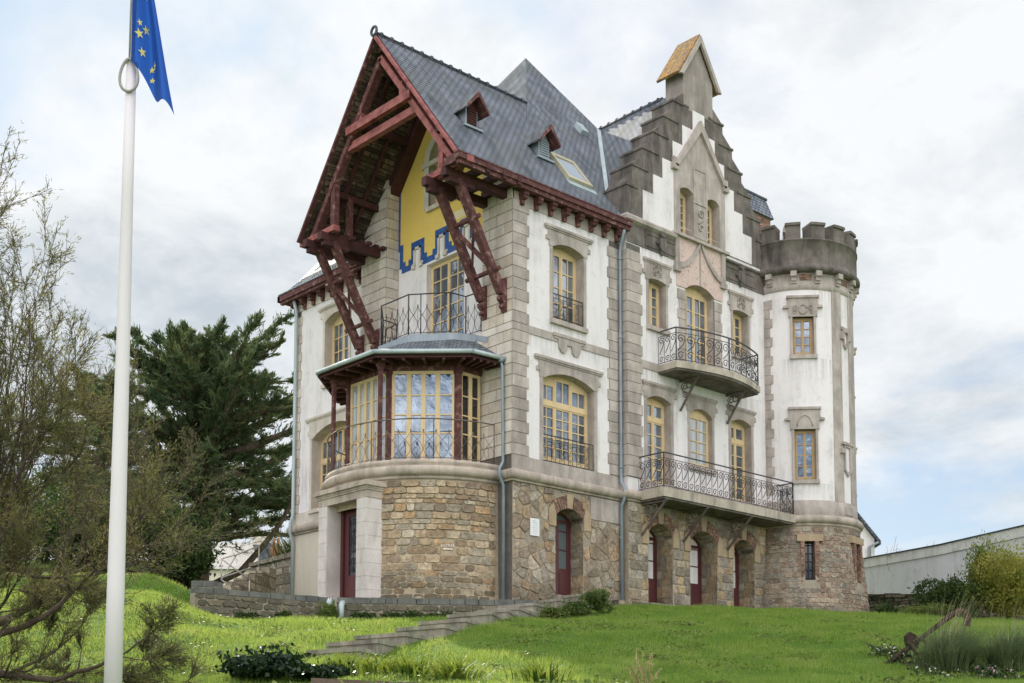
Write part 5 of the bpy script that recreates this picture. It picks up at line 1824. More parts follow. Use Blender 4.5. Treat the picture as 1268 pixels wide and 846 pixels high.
# --- rotunda with gallery, bay window and porch --------------------------------------
RC = (0.0, 3.55)
b = MB()
doorhole = [(171.5, 197.5)]
for a0, a1 in ((90, 168.5), (200, 270)):
    b.lathe(RC, [(3.02, -1.4), (2.96, 3.36)], a0, a1, 26, 0)
b.lathe(RC, [(2.965, 2.6), (2.96, 3.36)], 168.5, 200, 8, 0)
rot = b.build('rotunda_wall', [LIMEMORTAR], villa)
b = MB()
fbay = lambda u, z, d: V3(RC[0] + (2.985 + d) * math.cos(u / 3.0), RC[1] + (2.985 + d) * math.sin(u / 3.0), z)
courses(b, fbay, 3.0 * R(201), 3.0 * R(268), -.8, 3.25, .178, .22, .54, np.random.default_rng(21), [(3.0 * R(237.0), 3.0 * R(244.0), 1.33, 1.56)], (.012, .045), .010)
courses(b, fbay, 3.0 * R(237.0), 3.0 * R(244.0), 1.33, 1.56, .23, .4, .5, np.random.default_rng(2), (), (.008, .010), .004, .003)
b.build('field_stone', [BAYBLOCK], rot)
b = MB()
pr = [(2.97, 3.27), (3.02, 3.29), (3.02, 3.35)] + [(3.0 + .16 * math.sin(math.pi * k / 10) ** .8, 3.36 + .28 * (1 - math.cos(math.pi * k / 10)) / 2) for k in range(11)] + [(3.0, 3.66), (3.05, 3.70), (3.05, 3.80), (2.7, 3.82), (0.0, 3.82)]
b.lathe(RC, pr, 88, 272, 72)
b.build('gallery_floor', [MOULD], rot)


def loop_rail(name, P, z0, z1, parent, material=RUSTIRON, step=.30, d=.007):
    """thin railing along plan polyline P: bars and interlaced loops in the lower two thirds"""
    mb = MB()
    P = [V3(*p, 0) for p in P]
    mb.tube([p + V3(0, 0, z1) for p in P], .02, 5)
    mb.tube([p + V3(0, 0, z0 + .04) for p in P], .012, 5)
    # walk the line
    seg = [np.linalg.norm(P[i + 1] - P[i]) for i in range(len(P) - 1)]
    Ltot = sum(seg)
    n = max(2, int(round(Ltot / step)))

    def at(s):
        s = min(max(s, 0), Ltot - 1e-6)
        for i, L in enumerate(seg):
            if s <= L:
                return P[i] + (P[i + 1] - P[i]) * (s / L)
            s -= L
        return P[-1]
    H = z1 - z0
    for k in range(n):
        s0, s1 = Ltot * k / n, Ltot * (k + 1) / n
        sm = (s0 + s1) / 2; hw = (s1 - s0) / 2
        for sg in (-1, 1):
            pts = []
            for q in range(13):
                t_ = q / 12
                zz = z0 + .04 + (H * .70) * t_
                off = hw * (.95 * math.sin(t_ * math.pi * 1.5 + .15))
                p = at(sm + sg * off)
                pts.append(p + V3(0, 0, zz))
            mb.tube(pts, d, 4)
        p = at(s0)
        mb.tube([p + V3(0, 0, z0 + .3 * H), p + V3(0, 0, z0 + H * .74)], d, 4)
    for i in range(len(P)):
        pass
    m_ = max(2, int(round(Ltot / 1.9)))
    for k in range(m_ + 1):
        p = at(Ltot * k / m_)
        mb.tube([p + V3(0, 0, z0), p + V3(0, 0, z1)], .016, 5)
    return mb.build(name, [material], parent)


A = np.linspace(R(96), R(267), 60)
loop_rail('railing', [(RC[0] + 2.98 * math.cos(a), RC[1] + 2.98 * math.sin(a)) for a in A], 3.82, 4.92, rot, RUSTIRON, .34)

# glazed half-octagon
V = [(0.0, 1.25), (-.89, 1.25), (-2.25, 2.60), (-2.25, 4.50), (-.89, 5.85), (0.0, 5.85)]
BZ0, BZ1 = 3.82, 6.45


def facet(p, q, lights, name='bay_window', glass=GLASS):
    p, q = V3(*p, 0), V3(*q, 0)
    L = np.linalg.norm(q - p)
    u = (q - p) / L
    n = V3(u[1], -u[0], 0)
    c = V3(RC[0], RC[1], 0)
    if np.dot(n, (p + q) / 2 - c) < 0:
        n = -n
    fr = Frame(p, u, n)
    mb = MB()
    e = .075
    t = .09
    zt = BZ1
    mb.prism(fr, [(e, BZ0), (L - e, BZ0), (L - e, zt), (e, zt)], -.06, 0, [[(e + t, BZ0 + .16), (L - e - t, BZ0 + .16), (L - e - t, zt - t), (e + t, zt - t)]])
    w = (L - 2 * e - 2 * t) / lights
    g0, g1 = BZ0 + .16, zt - t
    for i in range(lights):
        a = e + t + w * i
        if i:
            mb.fbox(fr, a - .065, a + .065, g0, g1, -.05, .006)
        for zz in (4.70, 5.22, 5.77):
            mb.fbox(fr, a, a + w, zz - .018, zz + .018, -.04, .0)
    o = mb.build(name, [CREAM], villa)
    g = MB()
    g.fbox(fr, e + t - .02, L - e - t + .02, g0 - .02, g1 + .02, -.035, -.03)
    g.build('pane', [glass], o)
    h = MB()
    h.fbox(fr, 0, L, zt + .002, zt + .42, -.08, .03)
    h.build('head_beam', [REDWOOD], o)
    return o


facet(V[1], V[0], 2, glass=DGLASS)
facet(V[1], V[2], 4)
facet(V[2], V[3], 5, glass=CGLASS)
facet(V[3], V[4], 4)
facet(V[4], V[5], 2)


def bay_post(x, y, w=.16, z0=3.82, z1=6.86, cap=True, dr=(0, 0)):
    mb = MB()
    mb.box((x - w / 2, y - w / 2, z0), (x + w / 2, y + w / 2, z1 - .25))
    if cap:
        k = MB
        for j in range(5):
            e = w / 2 + .018 * (j + 1) ** 1.2
            mb.box((x - e, y - e, z1 - .5 + j * .1), (x + e, y + e, z1 - .4 + j * .1 + .001))
    mb.box((x - w * .6, y - w * .6, z0), (x + w * .6, y + w * .6, z0 + .1))
    return mb.build('gallery_post', [REDWOOD], villa)


for (x, y) in V[1:5]:
    bay_post(x, y, .15 if x > -1 else .12)
outp = [(-2.66, 2.44), (-2.66, 4.66)]
for x, y in outp:
    bay_post(x, y, .095)
b = MB()     # arched braces between the inner and outer posts
for (x, y), (x2, y2) in zip(outp, (V[2], V[3])):
    for zz in np.linspace(0, 1, 8):
        pass
    a = V3(x, y, 0); c = V3(x2, y2, 0); mid = (a + c) / 2; hw = np.linalg.norm(c - a) / 2; dr = unit(c - a)
    b.tube([mid + dr * hw * math.cos(t_) + V3(0, 0, 6.15 + .22 * math.sin(t_)) for t_ in np.linspace(0, math.pi, 11)], .045, 6)
    b.beam(a + V3(0, 0, 6.5), c + V3(0, 0, 6.5), .1, .14)
b.build('arched_brace', [REDWOOD], villa)

# octagonal slate roof of the bay
E_ = [(0.0, .28), (-1.14, .34), (-3.08, 2.2), (-3.08, 4.9), (-1.14, 6.76), (0.0, 6.82)]
I_ = [(0.0, 1.5), (-.62, 1.78), (-1.42, 2.84), (-1.42, 4.26), (-.62, 5.32), (0.0, 5.6)]
zE, zI = 6.74, 7.52
b = MB()
for k in range(5):
    b.face([(*E_[k], zE), (*E_[k + 1], zE), (*I_[k + 1], zI), (*I_[k], zI)])
br = b.build('bay_roof', [SLATE], villa)
b = MB()
for k in range(5):
    b.face([(*E_[k], zE - .10), (*E_[k + 1], zE - .10), (*I_[k + 1], zE + .05), (*I_[k], zE + .05)])
    b.beam((*[c * .975 if i == 0 else RC[1] + (c - RC[1]) * .975 for i, c in enumerate(E_[k])], zE - .08), (*[c * .975 if i == 0 else RC[1] + (c - RC[1]) * .975 for i, c in enumerate(E_[k + 1])], zE - .08), .06, .14)
    # rafters' ends under the eaves
    for f_ in np.linspace(.08, .92, 5):
        p = V3(*E_[k], 0) * (1 - f_) + V3(*E_[k + 1], 0) * f_
        q = V3(*I_[k], 0) * (1 - f_) + V3(*I_[k + 1], 0) * f_
        b.beam(p * .95 + q * .05 + V3(0, 0, zE - .15), p * .4 + q * .6 + V3(0, 0, zE - .10), .08, .12)
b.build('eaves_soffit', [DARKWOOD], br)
b = MB()
for k in range(5):
    b.tube([(*E_[k], zE + .0), (*E_[k + 1], zE + .0)], .065, 8)
b.build('gutter', [ZINCPALE], br)
b = MB()
for k in range(5):
    b.hexa([(*I_[k], zI - .04), (*I_[k + 1], zI - .04), (I_[k + 1][0] + .1, I_[k + 1][1], zI - .04), (I_[k][0] + .1, I_[k][1], zI - .04),
            (*I_[k], 7.72), (*I_[k + 1], 7.72), (I_[k + 1][0] + .1, I_[k + 1][1], 7.72), (I_[k][0] + .1, I_[k][1], 7.72)])
pl = I_ + [(.47, 5.6), (.47, 1.5)]
for tr in tessellate_polygon([[Vector((p[0], p[1], 0)) for p in pl]]):
    b.face([(*pl[k], 7.725) for k in tr])
b.beam((-.03, 1.0, 7.45), (-.03, 1.95, 7.78), .03, .16); b.beam((-.03, 6.1, 7.45), (-.03, 5.2, 7.78), .03, .16)
bal = b.build('upper_balcony', [ZINC], villa)
pr_ = [(-.02, 1.30), (-.06, 1.92), (-.60, 1.97), (-1.36, 2.90), (-1.36, 4.20), (-.60, 5.13), (-.06, 5.18), (-.02, 5.8)]
loop_rail('railing', pr_, 7.76, 8.93, bal, IRON, .26, .008)
for p in pr_[1:-1]:
    b = MB()
    b.tube([(*p, 7.74), (*p, 8.93)], .02, 5)
    b.build('railing_post', [IRON], bal)

# porch in the front of the rotunda
b = MB()
px0 = -3.24


def porch_pillar(y0, y1):
    mb = MB()
    for k in range(8):
        z0 = -.10 + .365 * k
        z1 = min(z0 + .355, 2.74)
        tp = .0
        mb.box((px0, y0, z0), (-2.6, y1, z1))
    mb.box((px0 + .012, y0 + .012, -1.0), (-2.6, y1 - .012, 2.75))
    return mb


pp = porch_pillar(4.06, 4.46).build('porch_pillar', [PORCHST], villa)
porch_pillar(2.24, 2.66).build('porch_pillar', [PORCHST], villa)
b = MB()
b.box((px0 - .0, 2.22, 2.75), (-2.5, 4.48, 2.95))
for k in range(5):
    e = .03 + .05 * math.sin(math.pi / 2 * k / 4)
    b.box((px0 - e, 2.22 - e, 2.95 + .05 * k), (-2.45, 4.48 + e, 3.0 + .05 * k + .001))
b.box((px0 - .11, 2.12, 3.06), (-2.4, 4.59, 3.15))
b.build('porch_lintel', [MOULD], villa)
b = MB()
b.box((px0 - .1, 2.24, -.5), (-2.4, 4.46, -.02)); b.box((px0 - .3, 2.5, -.6), (-2.6, 4.2, -.16))
b.build('doorstep', [SLABSTONE], villa)
FD = Frame((-2.72, 0, 0), (0, 1, 0), (-1, 0, 0))
b = MB()
b.prism(FD, [(2.66, -.02), (4.06, -.02), (4.06, 2.75), (2.66, 2.75)], -.1, .06, [[(2.78, .02), (3.94, .02), (3.94, 2.66), (2.78, 2.66)]])
b.prism(FD, [(2.80, .0), (3.92, .0), (3.92, 2.64), (2.80, 2.64)], -.08, -.0, [[(2.98, .82), (3.74, .82), (3.74, 2.46), (2.98, 2.46)]])
b.fbox(FD, 2.98, 3.74, .14, .68, -.03, .015)
ed = b.build('entrance_door', [DOORRED], villa)
g = MB(); g.fbox(FD, 2.95, 3.77, .8, 2.5, -.06, -.05); g.build('pane', [GLASS], ed)
g = MB()
for k in range(5):
    uu = 3.06 + .15 * k
    g.tube([FD.p(uu, .82, .0), FD.p(uu, 2.46, .0)], .009, 4)
for q, (uc, zc) in enumerate(((3.2, 2.2), (3.52, 2.2), (3.2, 1.65), (3.52, 1.65), (3.36, 1.9), (3.2, 1.1), (3.52, 1.1))):
    circle_tube(g, FD, uc, zc, .13, .2, .013, 16, .0)
    scroll(g, FD, uc, zc - .25, zc + .2, .2, .011, 1 if q % 2 else -1, .0)
g.build('grille', [IRON], ed)
for yy, sg in ((2.66, 1), (4.06, -1)):
    b = MB()
    b.box((-2.72, yy - .001, -.02), (px0 + .02, yy + sg * .005, 2.75))
    b.build('porch_reveal', [PORCHST], villa)

# --- balconies of the pavilion --------------------------------------------------------


def stone_balcony(u0, u1, out, z0, z1, zr, brk, bow=0.0, bay_=(None)):
    n = 12 if bow else 1
    front = []
    for k in range(n + 1):
        t_ = k / n
        front.append((u0 + (u1 - u0) * t_, out + bow * math.sin(math.pi * t_)))
    mb = MB()

    def slab(za, zb, e):
        P = [(u0 - e, 0.0)] + [(u if 0 < k < n else (u - e if k == 0 else u + e), d + e) for k, (u, d) in enumerate(front)] + [(u1 + e, 0.0)]
        lo = [FP.p(p[0], za, p[1]) for p in P]; hi = [FP.p(p[0], zb, p[1]) for p in P]
        for tr in tessellate_polygon([[Vector((p[0], p[1], 0)) for p in P]]):
            mb.face([lo[k] for k in tr]); mb.face([hi[k] for k in tr])
        for k in range(len(P) - 1):
            mb.face([lo[k], lo[k + 1], hi[k + 1], hi[k]])
    slab(z0 + .06, z1, .0)
    o = mb.build('balcony', [SLABSTONE], villa)
    mb = MB()
    slab(z0, z0 + .064, -.045)
    mb.build('slab_underside', [DARKSTONE], o)
    rl = MB()
    ins = .05
    rail_pts = [(u0 + ins, 0.0)] + [(min(max(u, u0 + ins), u1 - ins), d - ins) for u, d in front] + [(u1 - ins, 0.0)]
    W3 = lambda p, z: FP.p(p[0], z, p[1])
    for zz, hh in ((zr, .03), (zr - .16, .014), (z1 + .06, .016)):
        for k in range(len(rail_pts) - 1):
            rl.beam(W3(rail_pts[k], zz), W3(rail_pts[k + 1], zz), hh * 1.3, hh)
    for p in [rail_pts[1], rail_pts[-2], rail_pts[len(rail_pts) // 2]]:
        rl.beam(W3(p, z1), W3(p, zr), .03, .03)
    # scrolls
    for k in range(len(rail_pts) - 1):
        a, c = rail_pts[k], rail_pts[k + 1]
        L = math.hypot(c[0] - a[0], c[1] - a[1])
        if L < .05:
            continue
        m_ = max(1, int(round(L / .27)))
        uu = V3(c[0] - a[0], -(c[1] - a[1]), 0) / L
        fr = Frame(FP.p(a[0], 0, a[1]), uu, V3(uu[1], -uu[0], 0))
        for j in range(m_):
            s = L * (j + .5) / m_
            wd = L / m_
            rl.tube([fr.p(s - wd / 2, z1 + .05, 0), fr.p(s - wd / 2, zr - .16, 0)], .011, 4)
            scroll(rl, fr, s, z1 + .07, zr - .17, wd * .98, .014, 1)
    mid = (u0 + u1) / 2
    rl.build('railing', [IRON], o)
    for u in brk:
        bk = MB()
        bk.beam(FP.p(u, z0 - .04, .0), FP.p(u, z0 - .04, out * .98), .045, .05)
        bk.beam(FP.p(u, z0 - .95, .02), FP.p(u, z0 - .06, out * .92), .05, .06)
        fb = Frame(FP.p(u, 0, 0), (0, -1, 0), (1, 0, 0))
        scroll(bk, fr=fb, uc=out * .28, z0=z0 - .62, z1=z0 - .06, w=.30, r=.02, flip=-1)
        circle_tube(bk, fb, out * .50, z0 - .2, .1, .1, .02)
        bk.build('balcony_bracket', [RUSTIRON], o)
    return o


stone_balcony(4.78, 11.2, 1.02, 3.30, 3.62, 4.66, (4.93, 6.80, 8.95))
stone_balcony(5.70, 9.80, 0.75, 7.36, 7.62, 8.66, (6.72, 9.0), .42)

# --- rainwater pipes --------------------------------------------------------------------
b = MB()
b.tube([(4.18, -.32, 11.42), (4.18, -.28, 11.30), (4.22, -.13, 11.02), (4.22, -.10, 10.8), (4.22, -.10, 4.05), (4.22, -.11, 3.85), (4.22, -.24, 3.66), (4.22, -.24, 3.36), (4.22, -.12, 3.15), (4.22, -.12, -.6)], .048, 10)
for zz in (10.6, 8.2, 6.3, 4.3, 2.2):
    b.tube([(4.22, -.10, zz - .04), (4.22, -.10, zz + .04)], .058, 10)
b.build('downpipe', [BLUEPIPE], villa)
b = MB()
b.tube([(-.16, .30, 6.66), (-.13, .28, 6.5), (-.10, .27, 4.1), (-.10, .27, 3.85), (-.28, .22, 3.62), (-.28, .2, 3.42), (-.13, .22, 3.2), (-.12, .22, -.6)], .043, 10)
b.tube([(-.16, .30, 6.62), (-.16, .30, 6.76)], .08, 10)
b.build('downpipe', [BLUEPIPE], villa)
b = MB()
b.tube([(.34, 11.55, 11.45), (.46, 11.58, 11.1), (.48, 11.60, 4.0), (.38, 11.60, 3.7), (.38, 11.6, 3.35), (.5, 11.62, 3.1), (.5, 11.64, -.4)], .06, 10)
b.build('downpipe', [ZINCPALE], villa)

# --- writing on the walls ------------------------------------------------------------------
pq = thing('notice_plaque', 'small white printed notice plate on the rubble wall left of an arched door', 'sign', (.81, -.02, 1.9))
b = MB(); b.fbox(FR, .64, .98, 1.88, 2.36, .015, .04); b.build('plate', [SIGNWHITE], pq)
b = MB()
for k, (w0, w1) in enumerate(((.06, .17), (.05, .22), (.05, .25), (.05, .24), (.05, .26), (.05, .22), (.05, .25), (.05, .23))):
    zz = 2.30 - .05 * k
    b.fbox(FR, .66 + w0, .66 + w1, zz - (.012 if k < 2 else .006), zz, .04, .043)
b.build('print', [SIGNINK], pq)


def bent_text(txt, size, az, z, name, parent):
    cu = bpy.data.curves.new(name, 'FONT')
    cu.body = txt; cu.size = size; cu.extrude = .004; cu.align_x = 'CENTER'; cu.space_character = 1.12
    tmp = bpy.data.objects.new(name, cu)
    COL.objects.link(tmp)
    dg = bpy.context.evaluated_depsgraph_get()
    me = bpy.data.meshes.new_from_object(tmp.evaluated_get(dg))
    bpy.data.objects.remove(tmp)
    r_ = 3.0 + .012
    for v in me.vertices:
        a = R(az) + v.co.x / r_
        v.co = Vector((RC[0] + (r_ + v.co.z) * math.cos(a), RC[1] + (r_ + v.co.z) * math.sin(a), z + v.co.y))
    me.materials.clear(); me.materials.append(SIGNWHITE)
    o = bpy.data.objects.new(name, me); COL.objects.link(o); o.parent = parent
    o.location = -parent.location
    return o

sg_ = thing('direction_sign', 'white lettering ENTREE above a left arrow on the curved golden stone wall', 'sign', (-1.49, .94, 1.37))
bent_text('ENTREE', .10, 240.4, 1.43, 'lettering', sg_)
b = MB()
r_ = 3.012
def bp(a, z, e=0): return (RC[0] + (r_ + e) * math.cos(R(a)), RC[1] + (r_ + e) * math.sin(R(a)), z)
b.face([bp(238.9, 1.362, .004), bp(243.2, 1.362, .004), bp(243.2, 1.388, .004), bp(238.9, 1.388, .004)])
b.face([bp(237.9, 1.375, .004), bp(239.3, 1.345, .004), bp(239.3, 1.405, .004)])
b.face([bp(238.9, 1.362, 0), bp(243.2, 1.362, 0), bp(243.2, 1.362, .004), bp(238.9, 1.362, .004)])
b.build('arrow', [SIGNWHITE], sg_)

# ------------------------------------------------------------------ ground
PROF = [(-60, -4.3), (4, -4.1), (12, -3.75), (17, -3.2), (20, -2.85), (22, -2.5), (24, -2.1), (26, -1.68), (28, -1.28), (30, -1.0), (32, -.80)]
PR_R = PROF + [(36, -.12), (39, .16), (45, .2), (60, .2), (4000, .2)]
PR_L = PROF + [(33.4, -.74), (34.0, -.14), (36, -.12), (39, -.05), (45, .2), (60, .3), (4000, .3)]
LEFT = [(-60, 0), (20, 0), (26, .22), (31, .62), (33, .78), (35, .75), (38, 1.15), (44, 2.1), (52, 3.5), (70, 4.2), (4000, 4.2)]


GARDEN_O = (-23.228, -25.474)             # lower end of the garden slope; it rises along FWD


def interp(x, tab):
    return np.interp(x, [q[0] for q in tab], [q[1] for q in tab])


def sstep(x, a, c):
    t_ = np.clip((x - a) / (c - a), 0, 1)
    return t_ * t_ * (3 - 2 * t_)


def sd(x, y):
    dx, dy = x - GARDEN_O[0], y - GARDEN_O[1]
    return dx * RGT[0] + dy * RGT[1], dx * FWD[0] + dy * FWD[1]


def xy(s, d):
    return GARDEN_O[0] + RGT[0] * s + FWD[0] * d, GARDEN_O[1] + RGT[1] * s + FWD[1] * d


def gz(x, y):
    s, d = sd(np.asarray(x, float), np.asarray(y, float))
    wr = sstep(s, -.2, 1.6)
    z = interp(d, PR_L) * (1 - wr) + interp(d, PR_R) * wr
    q = -s / np.maximum(d, 8) * 32
    z = z + interp(d, LEFT) * sstep(q, 6.9, 9.3)
    near = sstep(d, 60, 40)
    und = .05 * np.sin(.9 * x + .4 * y) * np.cos(.7 * y - .3 * x) + .075 * np.sin(1.9 * x - 1.1 * y + .8) * np.sin(1.3 * y + .7 * x) * sstep(-s, -3, 3)
    z = z + und * sstep(-d, -31, -25) * near
    # the lawn swells up towards the front of the pavilion
    z = z + .16 * np.exp(-((s - 4.5) / 4.0) ** 2 - ((d - 35.0) / 3.0) ** 2)
    # gentle fall to the right
    z = z - .012 * np.clip(s - 8, 0, 12) * sstep(d, 26, 40) * 4
    return z


def grid(name, ss, dd, material, dz=0.0, kind='structure'):
    S, D = np.meshgrid(ss, dd)
    X, Y = xy(S, D)
    Z = gz(X, Y) + dz
    me = bpy.data.meshes.new(name)
    n, m_ = S.shape
    vs = np.stack([X, Y, Z], -1).reshape(-1, 3)
    fs = [(i * m_ + j, i * m_ + j + 1, (i + 1) * m_ + j + 1, (i + 1) * m_ + j) for i in range(n - 1) for j in range(m_ - 1)]
    me.from_pydata(vs.tolist(), [], fs)
    for p in me.polygons:
        p.use_smooth = True
    me.materials.append(material)
    o = bpy.data.objects.new(name, me); COL.objects.link(o)
    tag(o, kind=kind)
    return o


ss = np.concatenate([[-3000, -800, -250, -100, -60, -45], np.arange(-36, 36.1, .45), [45, 60, 100, 250, 800, 3000]])
dd = np.concatenate([[-60, -20, 0], np.arange(4, 60, .4), [64, 70, 80, 100, 150, 400, 1200, 4000]])
grid('ground', ss, dd, LAWN)


def drape(name, outline, material, dz, kind='structure'):
    """patch following the ground; outline in (x, y)"""
    mb = MB()
    P = [Vector((p[0], p[1], 0)) for p in outline]
    me = bpy.data.meshes.new(name)
    import bmesh
    bm = bmesh.new()
    vs = [bm.verts.new(p) for p in P]
    bm.faces.new(vs)
    bmesh.ops.triangulate(bm, faces=bm.faces[:])
    for _ in range(4):
        bmesh.ops.subdivide_edges(bm, edges=[e for e in bm.edges if e.calc_length() > .45], cuts=1)
        bmesh.ops.triangulate(bm, faces=bm.faces[:])
    for v in bm.verts:
        v.co.z = float(gz(v.co.x, v.co.y)) + dz
    bm.to_mesh(me); bm.free()
    me.materials.append(material)
    o = bpy.data.objects.new(name, me); COL.objects.link(o)
    return tag(o, kind=kind)


# terrace in front of the rotunda and the dry path on the bank
drape('terrace_ground', [xy(-6.9, 33.5), xy(-.3, 34.3), xy(0.1, 35.2), xy(-1, 37), xy(-7, 41), xy(-9.5, 39)], GRAVEL, .05)
drape('dry_path', [xy(-15, 37.6), xy(-10.2, 36.6), xy(-7.6, 36.4), xy(-7.9, 38.6), xy(-10.5, 40.4), xy(-16, 40.5)], STRAW, .05)


def pt(x, y, dz=0.):
    return V3(x, y, float(gz(x, y)) + dz)


# terrace walls
def low_wall(name, label, cat, a, c, ztop_a, ztop_c, zb, th, material, cop, over=.03, ch=.15, seg=16, group=None, stones=True, blocks=True):
    a, c = V3(*a, 0), V3(*c, 0)
    t_ = unit(c - a); n = V3(t_[1], -t_[0], 0)
    if np.dot(n[:2], np.array(GARDEN_O) - a[:2]) < 0:
        n = -n
    L = np.linalg.norm(c - a)
    root = thing(name, label, cat, tuple((a + c) / 2 + V3(0, 0, zb)), group)
    mb = MB()
    rg = random.Random(len(name) + int(L * 10))
    k_ = seg
    for k in range(k_):
        p, q = a + (c - a) * k / k_, a + (c - a) * (k + 1) / k_
        z0, z1 = ztop_a + (ztop_c - ztop_a) * k / k_ - ch, ztop_a + (ztop_c - ztop_a) * (k + 1) / k_ - ch
        mb.hexa([p + V3(0, 0, zb), q + V3(0, 0, zb), q - n * th + V3(0, 0, zb), p - n * th + V3(0, 0, zb), p + V3(0, 0, z0), q + V3(0, 0, z1), q - n * th + V3(0, 0, z1), p - n * th + V3(0, 0, z0)])
    if blocks:
        base = mb.build('stone_face', [GREYMORTAR], root)
        mb = MB()
        fw = lambda u, z, d: a + t_ * u + n * d + V3(0, 0, z + (ztop_c - ztop_a) * u / L)
        courses(mb, fw, 0, L, zb + .3, ztop_a - ch - .01, .17, .18, .46, np.random.default_rng(int(L * 100)), (), (.015, .06), .012, .02)
        mb.build('field_stone', [TERRBLOCK], base)
    else:
        mb.build('stone_face', [material], root)
    mb = MB()
    x_ = 0
    while x_ < L - .01:
        w_ = min(L - x_, rg.uniform(.28, .62)) if stones else L
        p, q = a + t_ * (x_ + .008), a + t_ * (x_ + w_ - .008)
        f0, f1 = x_ / L, (x_ + w_) / L
        z0, z1 = ztop_a + (ztop_c - ztop_a) * f0, ztop_a + (ztop_c - ztop_a) * f1
        j = rg.uniform(-.018, .018) if stones else 0
        o0 = n * (over + (rg.uniform(-.012, .012) if stones else 0))
        mb.hexa([p + o0 + V3(0, 0, z0 - ch), q + o0 + V3(0, 0, z1 - ch), q - n * (th + .03) + V3(0, 0, z1 - ch), p - n * (th + .03) + V3(0, 0, z0 - ch),
                 p + o0 + V3(0, 0, z0 + j), q + o0 + V3(0, 0, z1 + j), q - n * (th + .03) + V3(0, 0, z1 + j), p - n * (th + .03) + V3(0, 0, z0 + j)])
        x_ += w_
    mb.build('coping', [cop], root)
    return root


wl_ = low_wall('terrace_wall', 'low mossy terrace wall of rough dark rubble left of the grey drain outlets', 'wall', (-7.7, 3.2), (-4.12, 2.50), .02, -.02, -1.6, .35, TERRSTONE, COPING)
wr_ = low_wall('terrace_wall', 'low terrace wall of squared blocks with dark coping under the curved golden rotunda', 'wall', (-4.25, 2.05), (.15, -.92), -.06, -.04, -1.8, .35, TERRSTONE, COPING)
low_wall('terrace_wall', 'short stub of dark coped wall at the foot of the metal handrail', 'wall', xy(-8.35, 33.3), xy(-7.7, 33.1), .38, .36, -1.2, .4, TERRSTONE, COPING)
for root, (x, y, z) in ((wl_, (-4.30, 2.30, -.12)), (wr_, (-4.22, 1.86, -.22))):
    b = MB()
    b.tube([(x + .25, y + .25, z), (x + .02, y + .02, z), (x - .06, y - .06, z - .05), (x - .09, y - .09, z - .15), (x - .09, y - .09, z - .55)], .075, 9)
    b.build('drain_pipe', [ZINCPALE], root)

# garden steps climbing the lawn to the red door
ST = [(-10.49, -7.68, -2.55), (-9.70, -7.12, -2.33), (-8.59, -6.44, -2.09), (-7.15, -5.84, -1.80), (-6.07, -5.22, -1.55), (-4.57, -4.35, -1.22), (-3.1, -3.25, -.96), (-1.75, -2.15, -.72), (-.55, -1.45, -.46), (.75, -1.05, -.20), (1.7, -.8, .02), (2.9, -.7, .12)]
steps = thing('garden_steps', 'flight of weathered granite steps climbing the lawn to the arched red door', 'steps', (-5, -4.6, -1.6))
for k in range(len(ST) - 1):
    p, q = V3(*ST[k]), V3(*ST[k + 1])
    wv = V3(-.18, 1.0, 0)
    if k >= 9:
        wv = V3(0, .62, 0)
    z = p[2]
    q2 = p + (q - p) * 1.12
    b = MB()
    zt_ = z + .26
    P = [p, q2, q2 + wv * 1.25, p + wv * 1.25]
    b.hexa([V3(v[0], v[1], z - .9) for v in P] + [V3(v[0], v[1], zt_ - .075) for v in P])
    e = unit(q - p) * -.03
    P2 = [P[0] + e + V3(0, -.025, 0), P[1] + V3(0, -.025, 0), P[2] + V3(0, .02, 0), P[3] + e + V3(0, .02, 0)]
    b.hexa([V3(v[0], v[1], zt_ - .075) for v in P2] + [V3(v[0], v[1], zt_) for v in P2])
    b.build('step', [STEPSTONE], steps)

# bossed retaining wall and stair ramp beyond the left wing, with its handrail
bw = thing('retaining_wall', 'retaining wall of pale bossed blocks beside the left wing', 'wall', (1.0, 13.5, 1.0))
b = MB()
b.hexa([V3(.98, 12.0, -1), V3(1.0, 15.2, -1), V3(1.5, 15.2, -1), V3(1.5, 12.0, -1), V3(.98, 12.0, 2.85), V3(1.0, 15.2, 2.72), V3(1.5, 15.2, 2.72), V3(1.5, 12.0, 2.85)])
b.build('block_face', [BOSSED], bw)
b = MB()
for k in range(6):
    y0 = 12.02 + .53 * k
    b.box((.93, y0, 2.70 - .01 * k), (1.55, y0 + .515, 2.88 - .02 * k))
b.build('coping', [BOSSED], bw)
b = MB()
pa, pb = xy(-9.3, 39.2), xy(-8.45, 43.4)
rp = thing('stair_ramp', 'pale stone stair flank rising behind the terrace wall', 'steps', (*pa, .4))
b = MB()
for k in range(7):
    f0, f1 = k / 7, (k + 1) / 7
    x0, y0 = pa[0] + (pb[0] - pa[0]) * f0, pa[1] + (pb[1] - pa[1]) * f0
    x1, y1 = pa[0] + (pb[0] - pa[0]) * f1, pa[1] + (pb[1] - pa[1]) * f1
    zt_ = .92 + .20 * k
    w_ = V3(.7, -.65, 0) * .45
    P = [V3(x0, y0, 0), V3(x0, y0, 0) + w_, V3(x1, y1, 0) + w_, V3(x1, y1, 0)]
    b.hexa([v + V3(0, 0, -.5) for v in P] + [v + V3(0, 0, zt_) for v in P])
b.build('step', [BOSSED], rp)
hr = thing('handrail', 'thin pale metal handrail with crossed bars on the stair left of the villa', 'railing', (*pa, .9))
b = MB()


